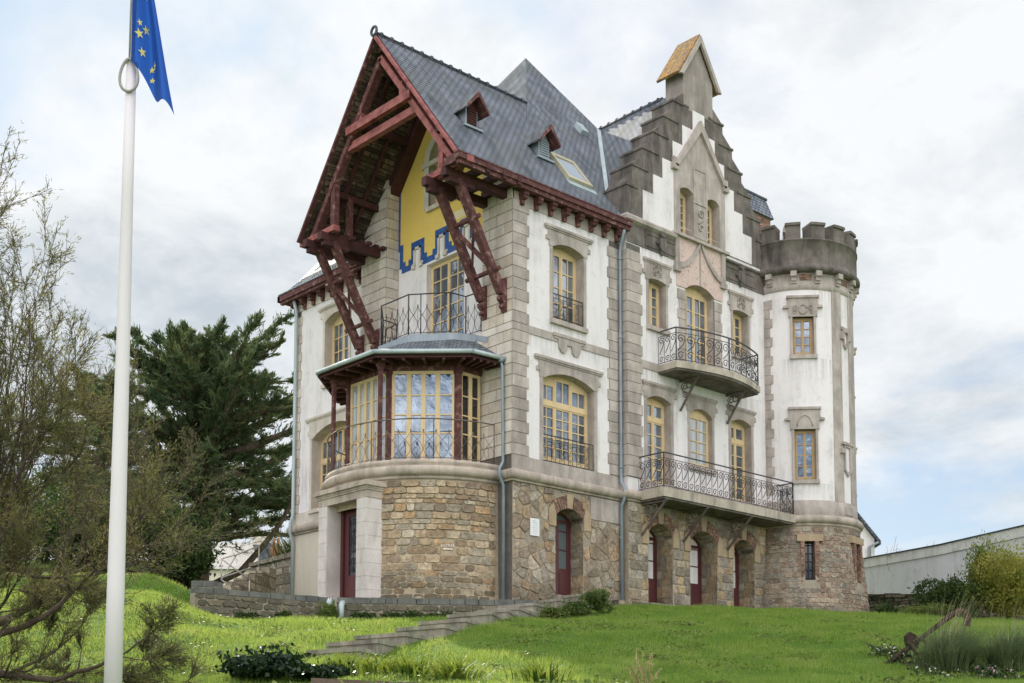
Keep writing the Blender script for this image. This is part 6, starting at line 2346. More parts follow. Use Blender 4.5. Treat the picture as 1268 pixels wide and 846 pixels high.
p1, p2, p3 = V3(-3.203, 9.863, 1.921), V3(-2.545, 10.074, 2.142), V3(-0.547, 12.041, 2.879)
b1_, b3_ = V3(-3.192, 9.853, 1.265), V3(-0.555, 12.049, 2.084)
b.tube([p1, p2, p3], .025, 6); b.tube([p1, b1_], .022, 6); b.tube([p3, b3_], .022, 6)
pr_ = V3(-2.233, 9.790, 1.349)
b.tube([p1, pr_], .024, 6); b.tube([p2, b1_], .02, 6); b.tube([b1_, V3(-2.546, 10.075, 1.015)], .02, 6); b.tube([pr_, pr_ - V3(0, 0, .5)], .02, 6)
b.tube([b1_ + (p1 - b1_) * .1, V3(-1.155, 11.514, 2.022)], .022, 6)
b.build('rail', [PALEIRON], hr)

# long garden wall on the right, drystone wall in front of it, white house behind the tower
gw = thing('garden_wall', 'long pale rendered garden wall with a flaking coping band on the right', 'wall', (18.5, -2, .3))
b = MB()
TOPS = [(16.2, -10.9, 3.62), (17.52, -5.8, 3.42), (18.62, -2.2, 3.34), (19.87, 1.53, 3.41), (22.0, 7.9, 3.4)]
for k in range(4):
    p, q = V3(*TOPS[k]), V3(*TOPS[k + 1])
    w_ = V3(.3, -.1, 0)
    z_ = V3(0, 0, .34)
    b.hexa([V3(p[0], p[1], -.6), V3(q[0], q[1], -.6), V3(q[0], q[1], -.6) + w_, V3(p[0], p[1], -.6) + w_, p - z_, q - z_, q - z_ + w_, p - z_ + w_])
b.build('wall_face', [WALLGREY], gw)
b = MB()
for k in range(4):
    p, q = V3(*TOPS[k]), V3(*TOPS[k + 1])
    n_ = V3(-.05, .015, 0); w_ = V3(.36, -.12, 0)
    z_ = V3(0, 0, .335)
    b.hexa([p - z_ + n_, q - z_ + n_, q - z_ + w_, p - z_ + w_, p + n_, q + n_, q + w_, p + w_])
b.build('coping_band', [render_plaster('flaking_band', (0.64, 0.64, 0.63), (0.12, 0.105, 0.085), 1.0)], gw)
b = MB()
for k in range(4):
    p, q = V3(*TOPS[k]) + V3(0, 0, .002), V3(*TOPS[k + 1]) + V3(0, 0, .002)
    n_ = V3(-.10, .03, 0); w_ = V3(.42, -.14, 0)
    z_ = V3(0, 0, .04)
    b.hexa([p + n_, q + n_, q + w_, p + w_, p + n_ + z_, q + n_ + z_, q + w_ + z_, p + w_ + z_])
b.build('wall_cap', [SLATE3], gw)
low_wall('drystone_wall', 'mossy drystone retaining wall between the round tower and the yellow shrub', 'wall', (17.0, 1.2), (16.6, -6.5), 1.78, 1.05, -.6, .6, DRYSTONE, DRYSTONE, .03, .14, blocks=False)
wh = thing('neighbour_house', 'white gabled house just visible behind the round tower', 'house', (33, 12, 0))
b = MB()
fh = Frame((31.5, 8.45, 0), tuple(unit(V3(-.47, .46, 0) * 1.0)), tuple(unit(V3(-.46, -.47, 0))))
b.prism(fh, [(0, -.5), (7, -.5), (7, 6.35), (3.5, 10.9), (0, 6.35)], -9, 0, [], back=True)
b.build('wall', [WHITE], wh)
b = MB()
for sg, e in ((-1, 0), (1, 7)):
    P = [fh.p(e + sg * .25, 6.05, .25), fh.p(e + sg * .25, 6.05, -9.2), fh.p(3.5, 10.95, -9.2), fh.p(3.5, 10.95, .25)]
    b.hexa(P + [p + V3(0, 0, .18) for p in P])
b.build('roof', [SLATE3], wh)
b = MB(); b.tube([fh.p(-.12, 6.15, .30), fh.p(.28, 5.95, .1), fh.p(.28, 1, .1)], .07, 8); b.build('downpipe', [ZINC], wh)
fhs = thing('slate_roof_house', 'distant slate-roofed house with chimneys glimpsed beyond the cypress trunk', 'house', (23, 54, 3))
b = MB()
c0 = V3(21.787, 55.290, 9.107); u_ = V3(RGT[0], RGT[1], 0); f_ = V3(FWD[0], FWD[1], 0)
ff = Frame((c0[0], c0[1], 0), u_, -f_)
b.hexa([ff.p(-1, 2, 0), ff.p(5.6, 2, 0), ff.p(5.6, 2, -7), ff.p(-1, 2, -7), ff.p(-1, 9.0, 0), ff.p(5.6, 9.0, 0), ff.p(5.6, 9.0, -7), ff.p(-1, 9.0, -7)])
b.build('wall', [CREAM_RENDER], fhs)
b = MB()
b.face([ff.p(-1.2, 8.8, .3), ff.p(5.8, 8.8, .3), ff.p(5.2, 11.3, -3.5), ff.p(-.6, 11.3, -3.5)]); b.face([ff.p(-1.2, 8.8, -7.3), ff.p(5.8, 8.8, -7.3), ff.p(5.2, 11.3, -3.5), ff.p(-.6, 11.3, -3.5)])
b.face([ff.p(5.8, 8.8, .3), ff.p(5.8, 8.8, -7.3), ff.p(5.2, 11.3, -3.5)]); b.face([ff.p(-1.2, 8.8, .3), ff.p(-1.2, 8.8, -7.3), ff.p(-.6, 11.3, -3.5)])
b.build('roof', [SLATE3], fhs)
b = MB(); b.fbox(ff, 2.2, 3.3, 10.6, 11.75, -4, -3.2); b.build('chimney', [CREAM_RENDER], fhs)
b = MB(); b.fbox(ff, 4.0, 4.7, 9.0, 10.6, -1.2, -.6); b.tube([ff.p(4.2, 10.6, -.9), ff.p(4.2, 11.1, -.9)], .1, 8); b.tube([ff.p(4.5, 10.6, -.9), ff.p(4.5, 11.2, -.9)], .1, 8); b.build('chimney', [TERRACOTTA], fhs)

# ------------------------------------------------------------------ flagpole and flag
PX, PY = -18.33, -15.05
pz = float(gz(PX, PY))
fp = thing('flagpole', 'tall tapering white flagpole standing on the lawn at the left', 'flagpole', (PX, PY, pz))
b = MB()
zt_ = V3(-18.345, -15.039, 2.041)[2]
b.tube([(PX, PY, pz - .1), (PX, PY, pz + 1.2), (PX, PY, zt_ - 1.2), (PX, PY, zt_)], [.078, .074, .050, .046], 20)
b.build('pole', [POLE], fp)
b = MB()
b.tube([(PX, PY, zt_ - .3), (PX, PY, zt_ + 1.6)], .022, 10)
b.tube([(PX, PY, zt_ - .02), (PX, PY, zt_ + .01)], .05, 14)
b.build('mast_tip', [POLE], fp)
b = MB()
pts = []
for a in np.linspace(-1.25, 1.25 + math.pi * 0, 3):
    pass
for t_ in np.linspace(0, 2 * math.pi, 26):
    uu = .098 * math.sin(t_) * (0.62 + .38 * math.sin(t_ / 2) ** 2)
    zz = zt_ - .145 + .15 * math.cos(t_)
    pts.append(V3(PX, PY, 0) + V3(RGT[0], RGT[1], 0) * uu - V3(FWD[0], FWD[1], 0) * .06 + V3(0, 0, zz))
b.tube(pts, .013, 7)
b.tube([pts[0], pts[0] + V3(0, 0, 1.2)], .008, 5)
b.build('halyard_loop', [ROPE], fp)

fl = thing('flag', 'blue european flag with yellow stars hanging limp from the white flagpole', 'flag', (PX, PY, zt_ + .2))
# cloth: rows from top to bottom, columns across the folds (u to the right, w towards the viewer)
def flag_pt(a, t_):
    """a 0..1 across, t_ 0..1 down"""
    top, bot_l, bot_r = zt_ + .95, zt_ - .02, zt_ - .53
    zb = bot_l + (bot_r - bot_l) * a ** .8 + .04 * math.sin(a * 9)
    z = top + (zb - top) * t_
    wd = .12 + .27 * t_ ** 1.1
    uu = .02 + wd * a + .06 * t_ * a * (1 - a)
    ww = .075 * math.sin(a * 8.5 + 1.2 * t_) * (.45 + .55 * t_) + .03 * math.sin(5 * t_ + 3 * a)
    return V3(PX, PY, z) + V3(RGT[0], RGT[1], 0) * uu - V3(FWD[0], FWD[1], 0) * (ww + .04)
b = MB()
na, nt_ = 34, 30
G_ = [b.idx([flag_pt(k / na, j / nt_) for k in range(na + 1)]) for j in range(nt_ + 1)]
for j in range(nt_):
    for k in range(na):
        b.fi((G_[j][k], G_[j][k + 1], G_[j + 1][k + 1], G_[j + 1][k]))
cl = b.build('cloth', [FLAGBLUE], fl)
for a, t_, s_ in ((.17, .68, 1.0), (.21, .81, 1.0), (.34, .55, 1.0), (.20, .575, .7), (.62, .74, 1.0), (.44, .79, .7), (.42, .88, .65), (.3, .3, 1.), (.6, .25, 1.)):
    c0 = flag_pt(a, t_); da = unit(flag_pt(a + .01, t_) - c0); dt = flag_pt(a, t_ - .01) - c0
    n = unit(np.cross(da, dt))
    if np.dot(n[:2], FWD) > 0: n = -n
    ver = unit(dt - da * np.dot(da, dt))
    b = MB()
    P = []
    for k in range(10):
        rr = .050 * s_ if k % 2 == 0 else .020 * s_
        ang = math.pi / 2 + k * math.pi / 5 - .25
        du, dv = rr * math.cos(ang), rr * math.sin(ang)
        # follow the cloth
        P.append(c0 + da * du + ver * dv + n * .012)
    for k in range(10):
        b.face([c0 + n * .013, P[k], P[(k + 1) % 10]])
    b.build('star', [FLAGSTAR], fl)

# ------------------------------------------------------------------ anchor
ap, aq = V3(-3.956, -13.818, -2.507), V3(-3.015, -14.270, -1.792)
an = thing('anchor', 'rusty old anchor leaning out of the flower bed on the right lawn', 'anchor', tuple(ap))
b = MB()
dirv = unit(aq - ap)
b.tube([ap - dirv * .12, ap + dirv * .35, aq - dirv * .25], [.05, .045, .038], 9)
b.build('shank', [RUST], an)
b = MB()
pts = [aq - dirv * .3, aq - dirv * .05, V3(-2.932, -14.346, -1.709), V3(-2.839, -14.431, -1.639), V3(-2.768, -14.496, -1.653), V3(-2.719, -14.540, -1.763), V3(-2.721, -14.538, -1.874)]
b.tube(pts, [.038, .046, .052, .055, .052, .042, .02], 9)
b.prism(Frame(tuple(V3(-2.786, -14.547, -1.769)), (RGT[0], RGT[1], 0), (-FWD[0], -FWD[1], 0)), [(-.07, -.12), (.05, -.14), (.08, .05), (0, .1)], -.03, .03, back=True)
b.build('arm', [RUST], an)
b = MB()
mid = ap + (aq - ap) * .40
for k in range(6):
    pass
fr = Frame(tuple(mid + V3(0, 0, .02)), (RGT[0], RGT[1], 0), (-FWD[0], -FWD[1], 0))
b.prism(fr, [(-.12, -.02), (-.05, -.12), (.05, -.10), (.07, .02), (.02, .13), (-.08, .18), (-.14, .12)], -.10, .09, back=True)
b.build('stock', [RUST], an)
b = MB()
b.tube([mid + V3(RGT[0], RGT[1], 0) * (.06 + .11 * math.cos(t_)) + V3(0, 0, -.05 + .13 * math.sin(t_)) - V3(FWD[0], FWD[1], 0) * .12 for t_ in np.linspace(0, 2 * math.pi, 18)[:-1]], .028, 7, closed=True)
b.build('shackle', [RUST], an)

# ------------------------------------------------------------------ vegetation
def rand_unit(n, rng=RNG):
    v = rng.normal(size=(n, 3))
    return v / np.linalg.norm(v, axis=1, keepdims=True)


def leaf_quads(cent, axis, length, width, rng=RNG, twist=1.0, kind='diamond'):
    """one pointed leaf per centre, long axis along axis"""
    n = len(cent)
    axis = axis / np.maximum(np.linalg.norm(axis, axis=1, keepdims=True), 1e-6)
    side = np.cross(axis, rand_unit(n, rng))
    side /= np.maximum(np.linalg.norm(side, axis=1, keepdims=True), 1e-6)
    L = np.broadcast_to(np.asarray(length, float), (n,))[:, None]
    Wd = np.broadcast_to(np.asarray(width, float), (n,))[:, None]
    a = cent - axis * L * .5; c = cent + axis * L * .5
    m1 = cent - axis * L * .08 + side * Wd * .5; m2 = cent - axis * L * .08 - side * Wd * .5
    return np.stack([a, m1, c, m2], 1)


def shrub(name, label, cat, c, rx, ry, h, n, size, material, lobes=9, group=None, stem=True, up=.35, aspect=.45, kind=None, flat=False, seed=0):
    rng = np.random.default_rng(seed + int(abs(c[0] * 13 + c[1] * 7)))
    z0 = float(gz(c[0], c[1]))
    root = thing(name, label, cat, (c[0], c[1], z0), group)
    # foliage: overlapping uneven lobes
    L = []
    for k in range(lobes):
        a = rng.uniform(0, 2 * math.pi); r_ = math.sqrt(rng.uniform(0, 1)) * .62
        hz = rng.uniform(.25, .8) if not flat else rng.uniform(.35, .6)
        L.append((c[0] + rx * r_ * math.cos(a), c[1] + ry * r_ * math.sin(a), z0 + h * hz, rng.uniform(.34, .6)))
    per = n // lobes
    cs, ax = [], []
    for (x, y, z, q) in L:
        d = rand_unit(per, rng)
        rad = rng.uniform(.35, 1.0, (per, 1)) ** .45
        p = np.array([x, y, z]) + d * rad * np.array([rx * q, ry * q, h * q * .62])
        # ragged: pull out some sprigs
        sp = rng.random(per) < (.10 if up < .8 else .28)
        p[sp] += (d[sp] + np.array([0, 0, 0 if up < .8 else .8])) * size * rng.uniform(.5, 2.2 if up < .8 else 3.4, (sp.sum(), 1))
        cs.append(p)
        ax.append(d * .7 + rand_unit(per, rng) * .9 + np.array([0, 0, up]))
    cs = np.concatenate(cs); ax = np.concatenate(ax)
    keep = cs[:, 2] > z0 + .02
    cs, ax = cs[keep], ax[keep]
    q = leaf_quads(cs, ax, size * rng.uniform(.6, 1.3, len(cs)), size * aspect * rng.uniform(.6, 1.2, len(cs)), rng)
    if not stem:
        bpy.data.objects.remove(root)
        o = np_mesh(name, q, 4, material)
        return tag(o, label, cat, group)
    np_mesh('foliage', q, 4, material, root)
    if stem:
        b = MB()
        for k in range(5):
            x, y, z, _ = L[k % len(L)]
            b.tube([(c[0] + (k - 2) * .05, c[1], z0 - .1), ((c[0] + x) / 2, (c[1] + y) / 2, z0 + h * .25), (x, y, z)], [.05, .035, .012], 5)
        b.build('stem', [BARK], root)
    return root


def tufted(name, label, cat, c, n, length, spread, width, material, group=None, droop=.6, plumes=0, wind=(0, 0), seed=0, zup=.0):
    """clump of arching strap leaves / tussock blades"""
    rng = np.random.default_rng(seed + 11)
    z0 = float(gz(c[0], c[1])) + zup
    root = thing(name, label, cat, (c[0], c[1], z0), group)
    V_ = []
    K = 6

    def blade(base, az, L, lean, wd, dr):
        d = np.array([math.cos(az), math.sin(az), 0])
        s = np.array([-d[1], d[0], 0])
        p = np.array(base, float); prev = None
        th = lean
        for k in range(K + 1):
            f_ = k / K
            wv = wd * (1 - f_ ** 1.6) * .5 + .0006
            row = (p - s * wv, p + s * wv)
            if prev is not None:
                V_.append([prev[0], prev[1], row[1], row[0]])
            prev = row
            th = lean + dr * f_ ** 1.5
            p = p + (d * math.sin(th) + np.array([0, 0, 1]) * math.cos(th)) * (L / K) + np.array([wind[0], wind[1], 0]) * (L / K) * f_
    for _ in range(n):
        az = rng.uniform(0, 2 * math.pi); rr = abs(rng.normal(0, spread))
        base = (c[0] + rr * math.cos(az), c[1] + rr * math.sin(az), z0 - .02)
        blade(base, az + rng.normal(0, .5), length * rng.uniform(.55, 1.15), rng.uniform(.05, .55 if not plumes else .8), width * rng.uniform(.7, 1.2), droop * rng.uniform(.5, 1.7))
    if not plumes:
        bpy.data.objects.remove(root)
        return tag(np_mesh(name, np.array(V_), 4, material), label, cat, group)
    np_mesh('blade', np.array(V_), 4, material, root)
    if plumes:
        V_.clear()
        for _ in range(plumes):
            az = rng.uniform(0, 2 * math.pi)
            blade((c[0] + rng.normal(0, spread * .7), c[1] + rng.normal(0, spread * .7), z0), az, length * rng.uniform(1.3, 1.75), rng.uniform(0, .3), .006, .4)
        np_mesh('plume', np.array(V_), 4, PLUME, root)
    return root


def grow(mb, p, d, L, r, depth, rng, tips, bend=.25, up=.12, split=(2, 4), ratio=.68, minr=.003, nseg=5):
    """recursive branch; collects twig points in tips"""
    p = np.array(p, float); d = unit(d)
    pts = [p.copy()]; dirs = [d.copy()]
    for k in range(nseg):
        d = unit(d + rng.normal(0, bend, 3) * .5 + np.array([0, 0, up]))
        p = p + d * L / nseg
        pts.append(p.copy()); dirs.append(d.copy())
    rs = [max(minr, r * (1 - .5 * k / nseg)) for k in range(nseg + 1)]
    mb.tube(pts, rs, 7 if r > .03 else (5 if r > .01 else 3), 0, cap=False)
    if depth == 0:
        tips.append((pts, dirs))
        return
    nb = rng.integers(split[0], split[1] + 1)
    for _ in range(nb):
        k = rng.integers(1, nseg + 1)
        dd = unit(dirs[k] + rng.normal(0, .62, 3))
        grow(mb, pts[k], dd, L * ratio * rng.uniform(.7, 1.2), rs[k] * .62, depth - 1, rng, tips, bend, up, split, ratio, minr, nseg)
    grow(mb, pts[-1], dirs[-1], L * ratio, rs[-1] * .9, depth - 1, rng, tips, bend, up, split, ratio, minr, nseg)


# --- cypress: dark tiered crown over a stout trunk
def cypress(name, label, x, y, h, seed, spread=1.0, n_b=64, trunk_r=.5, limb=True):
    rng = np.random.default_rng(seed)
    z0 = float(gz(x, y))
    root = thing(name, label, 'tree', (x, y, z0))
    b = MB()
    lean = V3(.03, -.02, 1)
    axis = lambda t_: V3(x, y, z0) + V3(.35 * math.sin(t_ * 2.3), -.3 * math.sin(t_ * 1.7), h * t_)
    b.tube([axis(t_) for t_ in np.linspace(-.02, .95, 12)], [trunk_r * (1.25 if t_ < .05 else 1) * (1 - t_) ** .8 + .02 for t_ in np.linspace(0, .95, 12)], 12)
    C_, A_, S_ = [], [], []
    for k in range(n_b):
        t_ = .25 + .73 * (k / n_b) ** .9
        az = k * 2.399 + rng.normal(0, .35)
        prof = (0.62 + .9 * t_) if t_ < .42 else (1.0 - .90 * ((t_ - .42) / .58) ** 2.1)
        L = h * .40 * spread * max(.10, prof) * rng.uniform(.68, 1.22)
        el = (.0 + .42 * t_ ** 2 + rng.normal(0, .15)) if t_ > .3 else rng.uniform(-.12, .25)
        d = V3(math.cos(az) * math.cos(el), math.sin(az) * math.cos(el), math.sin(el))
        p = axis(min(.97, t_ + rng.normal(0, .03)))
        pts = [p.copy()]
        nseg = 7
        for q in range(nseg):
            d = unit(d + V3(0, 0, .025) + rng.normal(0, .08, 3))
            p = p + d * L / nseg; pts.append(p.copy())
        b.tube(pts, [max(.012, .035 * L * (1 - q / (nseg + .5))) for q in range(nseg + 1)], 5, cap=False)
        # side sprays, flattened fans that tip upward
        ns = int(14 + 7.5 * L)
        for s_ in range(ns):
            f_ = rng.uniform(.06, 1.0)
            i = min(int(f_ * nseg), nseg - 1)
            base = pts[i] + (pts[i + 1] - pts[i]) * (f_ * nseg - i)
            bd = unit(pts[i + 1] - pts[i])
            sl = (0.35 + .75 * (1 - f_)) * rng.uniform(.7, 1.5) * (.55 + .09 * L)
            sdv = unit(bd * rng.uniform(.5, 1.1) + rng.normal(0, .55, 3) * np.array([1, 1, .45]) + V3(0, 0, .12))
            m_ = 34
            tt = rng.uniform(0, 1, (m_, 1))
            c = base + sdv * sl * tt + rng.normal(0, .075, (m_, 3)) * np.array([1, 1, .6]) * (1.2 - tt * .7)
            C_.append(c); A_.append(np.tile(sdv, (m_, 1)) + rng.normal(0, .30, (m_, 3)) + np.array([0, 0, .15]))
            S_.append(np.full(m_, rng.uniform(.8, 1.2)))
    if limb:
        for pts, r in (([axis(.05), axis(.05) + V3(1.3, -1.5, .9), axis(.05) + V3(2.0, -2.1, 2.0), axis(.05) + V3(2.4, -2.7, 2.9), axis(.05) + V3(3.0, -3.3, 4.6)], [.17, .14, .12, .09, .03]),
                       ([axis(.30), axis(.30) + V3(1.2, -1.3, .5), axis(.30) + V3(2.3, -2.5, 1.6)], [.2, .13, .05])):
            b.tube(pts, r, 9)
            e = pts[-1]
            for s_ in range(30):
                sdv = unit(rng.normal(0, 1, 3) * np.array([1, 1, .5]))
                m_ = 24; tt = rng.uniform(0, 1, (m_, 1))
                C_.append(e + sdv * rng.uniform(.5, 1.3) * tt + rng.normal(0, .1, (m_, 3)) + V3(0, 0, -.2)); A_.append(np.tile(sdv, (m_, 1)) + rng.normal(0, .5, (m_, 3))); S_.append(np.full(m_, 1.0))
    b.build('trunk', [BARK], root)
    C_ = np.concatenate(C_); A_ = np.concatenate(A_); S_ = np.concatenate(S_)
    br = rng.random(len(C_)) < .05
    q = leaf_quads(C_, A_, .27 * S_ * rng.uniform(.6, 1.3, len(C_)), .048 * S_, rng)
    np_mesh('crown', q[~br], 4, CYPLEAF, root)
    np_mesh('dead_spray', q[br], 4, CYPBROWN, root)
    return root


cypress('cypress_tree', 'tall dark cypress with a stout leaning trunk left of the villa', 2.2, 21.7, 12.8 - float(gz(2.2, 21.7)), 5, 1.42, 112, .62)
x_, y_ = xy(-18.6, 56)
cypress('cypress_tree', 'smaller cypress half hidden behind the white flagpole and the tamarisk', x_, y_, 8.6, 9, .95, 44, .4, False)

# --- tamarisk: open, twiggy, feathery; several leaning stems from the left edge


def tamarisk(name, label, base, stems, seed, depth=4, feather=1.0):
    rng = np.random.default_rng(seed)
    z0 = float(gz(*base))
    root = thing(name, label, 'tree', (base[0], base[1], z0))
    b = MB(); tips = []
    for d, L, r, up, ratio in stems:
        grow(b, (base[0] + rng.normal(0, .1), base[1] + rng.normal(0, .1), z0 + rng.uniform(0, .15)), d, L, r, depth, rng, tips, .30, up, (2, 3), ratio, .0038, 6)
    b.build('branch', [BARK], root)
    # fine feathery twigs
    C_, A_ = [], []
    tw = MB()
    for pts, dirs in tips:
        for k in range(1, len(pts)):
            for _ in range(int(4 * feather) + 1):
                f_ = rng.uniform(0, 1)
                p = pts[k - 1] + (pts[k] - pts[k - 1]) * f_
                d = unit(dirs[k] + rng.normal(0, .5, 3) + np.array([0, 0, .1]))
                L = rng.uniform(.10, .30)
                if rng.random() < .48:
                    tw.tube([p, p + d * L * .6, p + d * L + V3(0, 0, -.02)], [.0032, .0026, .0016], 3, cap=False)
                m_ = int(5 * feather) + 1
                tt = rng.uniform(.2, 1, (m_, 1))
                C_.append(p + d * L * tt + rng.normal(0, .012, (m_, 3)))
                A_.append(np.tile(d, (m_, 1)) + rng.normal(0, .35, (m_, 3)))
    tw.build('twig', [BARK], root)
    C_ = np.concatenate(C_); A_ = np.concatenate(A_)
    keep = rng.random(len(C_)) < .62 * feather
    C_, A_ = C_[keep], A_[keep]
    q = leaf_quads(C_, A_, rng.uniform(.03, .085, len(C_)), rng.uniform(.006, .013, len(C_)), rng)
    np_mesh('crown', q, 4, TAMLEAF, root)
    return root


Rv = V3(RGT[0], RGT[1], 0); Fv = V3(FWD[0], FWD[1], 0); Zv = V3(0, 0, 1)
bx = xy(-7.4, 16.0)
tamarisk('tamarisk_tree', 'twiggy feathery tamarisk sprawling in from the left edge in front of the flagpole lawn', bx, [
    (Rv * .85 + Zv * .10, 1.5, .075, .03, .60), (Rv * .9 + Zv * .34 - Fv * .1, 1.9, .085, .08, .68),
    (Rv * .62 + Zv * .8, 2.2, .08, .14, .71), (Rv * .40 + Zv * 1.0 + Fv * .2, 2.4, .085, .18, .73), (Rv * .12 + Zv * 1.0, 2.45, .085, .18, .73), (Rv * .25 + Zv * .9 - Fv * .1, 2.3, .08, .16, .72), (Rv * .85 + Zv * .5 + Fv * .1, 1.8, .07, .08, .66)], 3, 4, 1.05)
bx = xy(-9.9, 22.0)
tamarisk('tamarisk_tree', 'greener tamarisk standing further back behind the sprawling one', bx, [
    (Rv * .5 + Zv * .8, 2.4, .08, .16, .70), (Rv * .8 + Zv * .4 + Fv * .2, 2.4, .08, .10, .70), (Rv * .1 + Zv * 1.0, 2.4, .09, .18, .70), (-Rv * .3 + Zv * .9, 2.1, .08, .16, .70), (Rv * 1.0 + Zv * .2, 2.2, .07, .08, .70)], 8, 4, .75)

# --- shrubs on the left bank
for k, (s_, d_, rx, h_, mt, lb) in enumerate([(-11.6, 42.0, 2.2, 2.6, SHRUBGREEN, 'dark rounded bush at the foot of the big cypress trunk'),
                                               (-14.0, 41.5, 2.3, 2.9, SHRUBGREEN, 'olive green bush left of the cypress trunk on the dry bank'),
                                               (-16.6, 42.0, 2.4, 3.2, SHRUBMID, 'broad pale green bush behind the flagpole'),
                                               (-20.0, 43.0, 2.8, 3.8, SHRUBGREEN, 'dark bush at the far left edge behind the tamarisk branches'),
                                               (-10.8, 41.2, 1.2, 1.7, SHRUBGREEN, 'small dark bush nearest the crossed handrail on the left bank'),
                                               (-23.5, 47.0, 3.0, 3.6, SHRUBMID, 'olive bush far back at the left edge, tallest of the bank'),
                                               (-17.8, 48.5, 3.2, 3.0, SHRUBGREEN, 'dark bush between the two cypress trunks')]):
    x_, y_ = xy(s_, d_)
    shrub('bush', lb, 'bush', (x_, y_), rx, rx, h_, 9000, .17, mt, 11, 'bushes on the left bank', seed=k)
x_, y_ = (2.3, 13.6)
ZR = 2.3 - float(gz(x_, y_))
rt = tufted('reed_clump', 'tall arching green clump above the pale bossed wall beside the villa', 'plant', (x_, y_), 1100, 1.7, .55, .045, SHRUBMID, None, .9, 0, seed=4, zup=ZR)

# --- right side planting
for k, (x_, y_, rx, h_, sz, mt, lb, nm) in enumerate([(11.29, -8.24, 1.45, 1.75, .085, SHRUBYEL, 'big golden yellow shrub against the garden wall at the right edge', 'shrub'),
                                                            (10.35, -7.92, .45, 1.95, .09, SHRUBMID, 'upright green shrub pushing through the golden shrub', 'shrub'),
                                                            (11.51, -6.41, .9, 1.15, .12, SHRUBGREEN, 'dark green bush left of the golden shrub below the wall', 'shrub'),
                                                            (14.13, -2.71, .6, .8, .11, SHRUBGREEN, 'small green bush by the foot of the round tower', 'shrub'),
                                                            (10.96, -5.91, 1.05, .5, .06, HEDGELEAF, 'low clipped mound of light green behind the anchor', 'shrub')]):
    shrub(nm, lb, 'shrub', (x_, y_), rx, rx, h_, 8000 if k != 0 else 26000, sz, mt, 10, 'shrubs below the garden wall', seed=20 + k, flat=(k == 4), up=.9 if k < 2 else .35)
b = None
bt = thing('bare_sapling', 'thin leafless sapling rising above the garden wall beside the tower', 'tree', (19.3, .6, 2.5))
mb = MB(); tp = []
rg = np.random.default_rng(2)
for k in range(4):
    grow(mb, (19.6 + .1 * k, .5 - .3 * k, 2.0), V3(.2 + .1 * k, -.35 - .1 * k, 1), 1.1, .02, 2, rg, tp, .2, .08, (2, 3), .6, .006, 4)
mb.build('branch', [BARK], bt)

x_, y_ = V3(-4.176, -14.971, -2.837)[:2]
tufted('tussock_grass', 'large grey-green tussock of fine grass with pale plumes beside the anchor', 'plant', (x_, y_), 3000, .80, .17, .011, PAMPAS, 'tussocks on the right lawn', .9, 70, (.30, -.30), 1)
x_, y_ = V3(-3.355, -15.585, -2.828)[:2]
tufted('tussock_grass', 'smaller tussock of fine grass cut by the right edge', 'plant', (x_, y_), 2200, .74, .17, .011, PAMPAS, 'tussocks on the right lawn', .9, 45, (.30, -.30), 2)
# flower bed strip around the anchor
BED = [(-1.241, -11.421), (-1.759, -12.032), (-3.508, -14.227), (-5.259, -15.878), (-5.094, -16.299), (-5.526, -15.634), (-4.098, -14.094)]
drape('bed_ground', BED, SOIL, .02)
rg = np.random.default_rng(31)
for k, (x_, y_, n_, mt, lb) in enumerate(((-3.14, -13.21, 26, FLOWER, 'scatter of small white flowers at the anchor foot'), (-4.63, -15.91, 70, FLOWERPINK, 'patch of pale pink flowers between the two tussocks'), (-5.52, -15.37, 12, FLOWER, 'few white flowers at the lower edge below the large tussock'), (-3.76, -14.00, 20, FLOWER, 'white flowers between the anchor and the large tussock'))):
    c = (x_, y_)
    root = thing('flower_clump', lb, 'flowers', (c[0], c[1], float(gz(c[0], c[1]))), 'flowers in the right bed')
    P = np.stack([c[0] + rg.normal(0, .17, n_), c[1] + rg.normal(0, .17, n_), np.zeros(n_)], 1)
    P[:, 2] = gz(P[:, 0], P[:, 1]) + rg.uniform(.05, .2, n_)
    fl_ = np.concatenate([leaf_quads(P, rand_unit(n_, rg), .036, .03, rg) for _ in range(3)])
    np_mesh('petal', fl_, 4, mt, root)
    lf = np.repeat(P, 12, 0) + rg.normal(0, .06, (n_ * 12, 3)) - np.array([0, 0, .07])
    np_mesh('foliage', leaf_quads(lf, rand_unit(len(lf), rg) + np.array([0, 0, .4]), .09, .03, rg), 4, SHRUBGREEN, root)

# --- plants at the bottom edge and round the steps
for k, (x_, y_, n_, L_, lb) in enumerate(((-11.95, -11.94, 230, .50, 'big bright strap-leaved clump in the middle of the bottom edge'), (-11.23, -12.87, 170, .48, 'strap-leaved clump alone on the lawn, right of all the others'),
                                               (-12.11, -10.44, 170, .42, 'strap-leaved clump in front of the lowest granite steps'), (-12.32, -9.84, 170, .42, 'strap-leaved clump touching the trailing ivy'),
                                               (-12.05, -11.05, 170, .42, 'yellowish strap-leaved clump between the lowest step and the big bright clump'))):
    c = (x_, y_)
    tufted('strap_leaf_plant', lb, 'plant', c[:2], n_, L_, .20, .046, STRAP, 'strap-leaved plants along the bottom edge', 1.15, 0, seed=40 + k)
c = V3(-13.435, -9.501, -3.040)
shrub('ivy_mound', 'dark glossy ivy mound at the bottom left of the planter edge', 'ivy', c[:2], .72, .6, .42, 3600, .085, IVY, 9, None, False, 0.1, .8, seed=50)
c = V3(-12.920, -10.106, -3.044)
shrub('ivy_mound', 'thin trailing ivy along the top of the planter edge', 'ivy', c[:2], .75, .35, .20, 1500, .075, IVY, 8, None, False, 0.1, .8, seed=51)
iv = thing('ivy_shoot', 'loose ivy shoots rising from the dark ivy mound', 'ivy', tuple(V3(-13.589, -9.360, -2.959)))
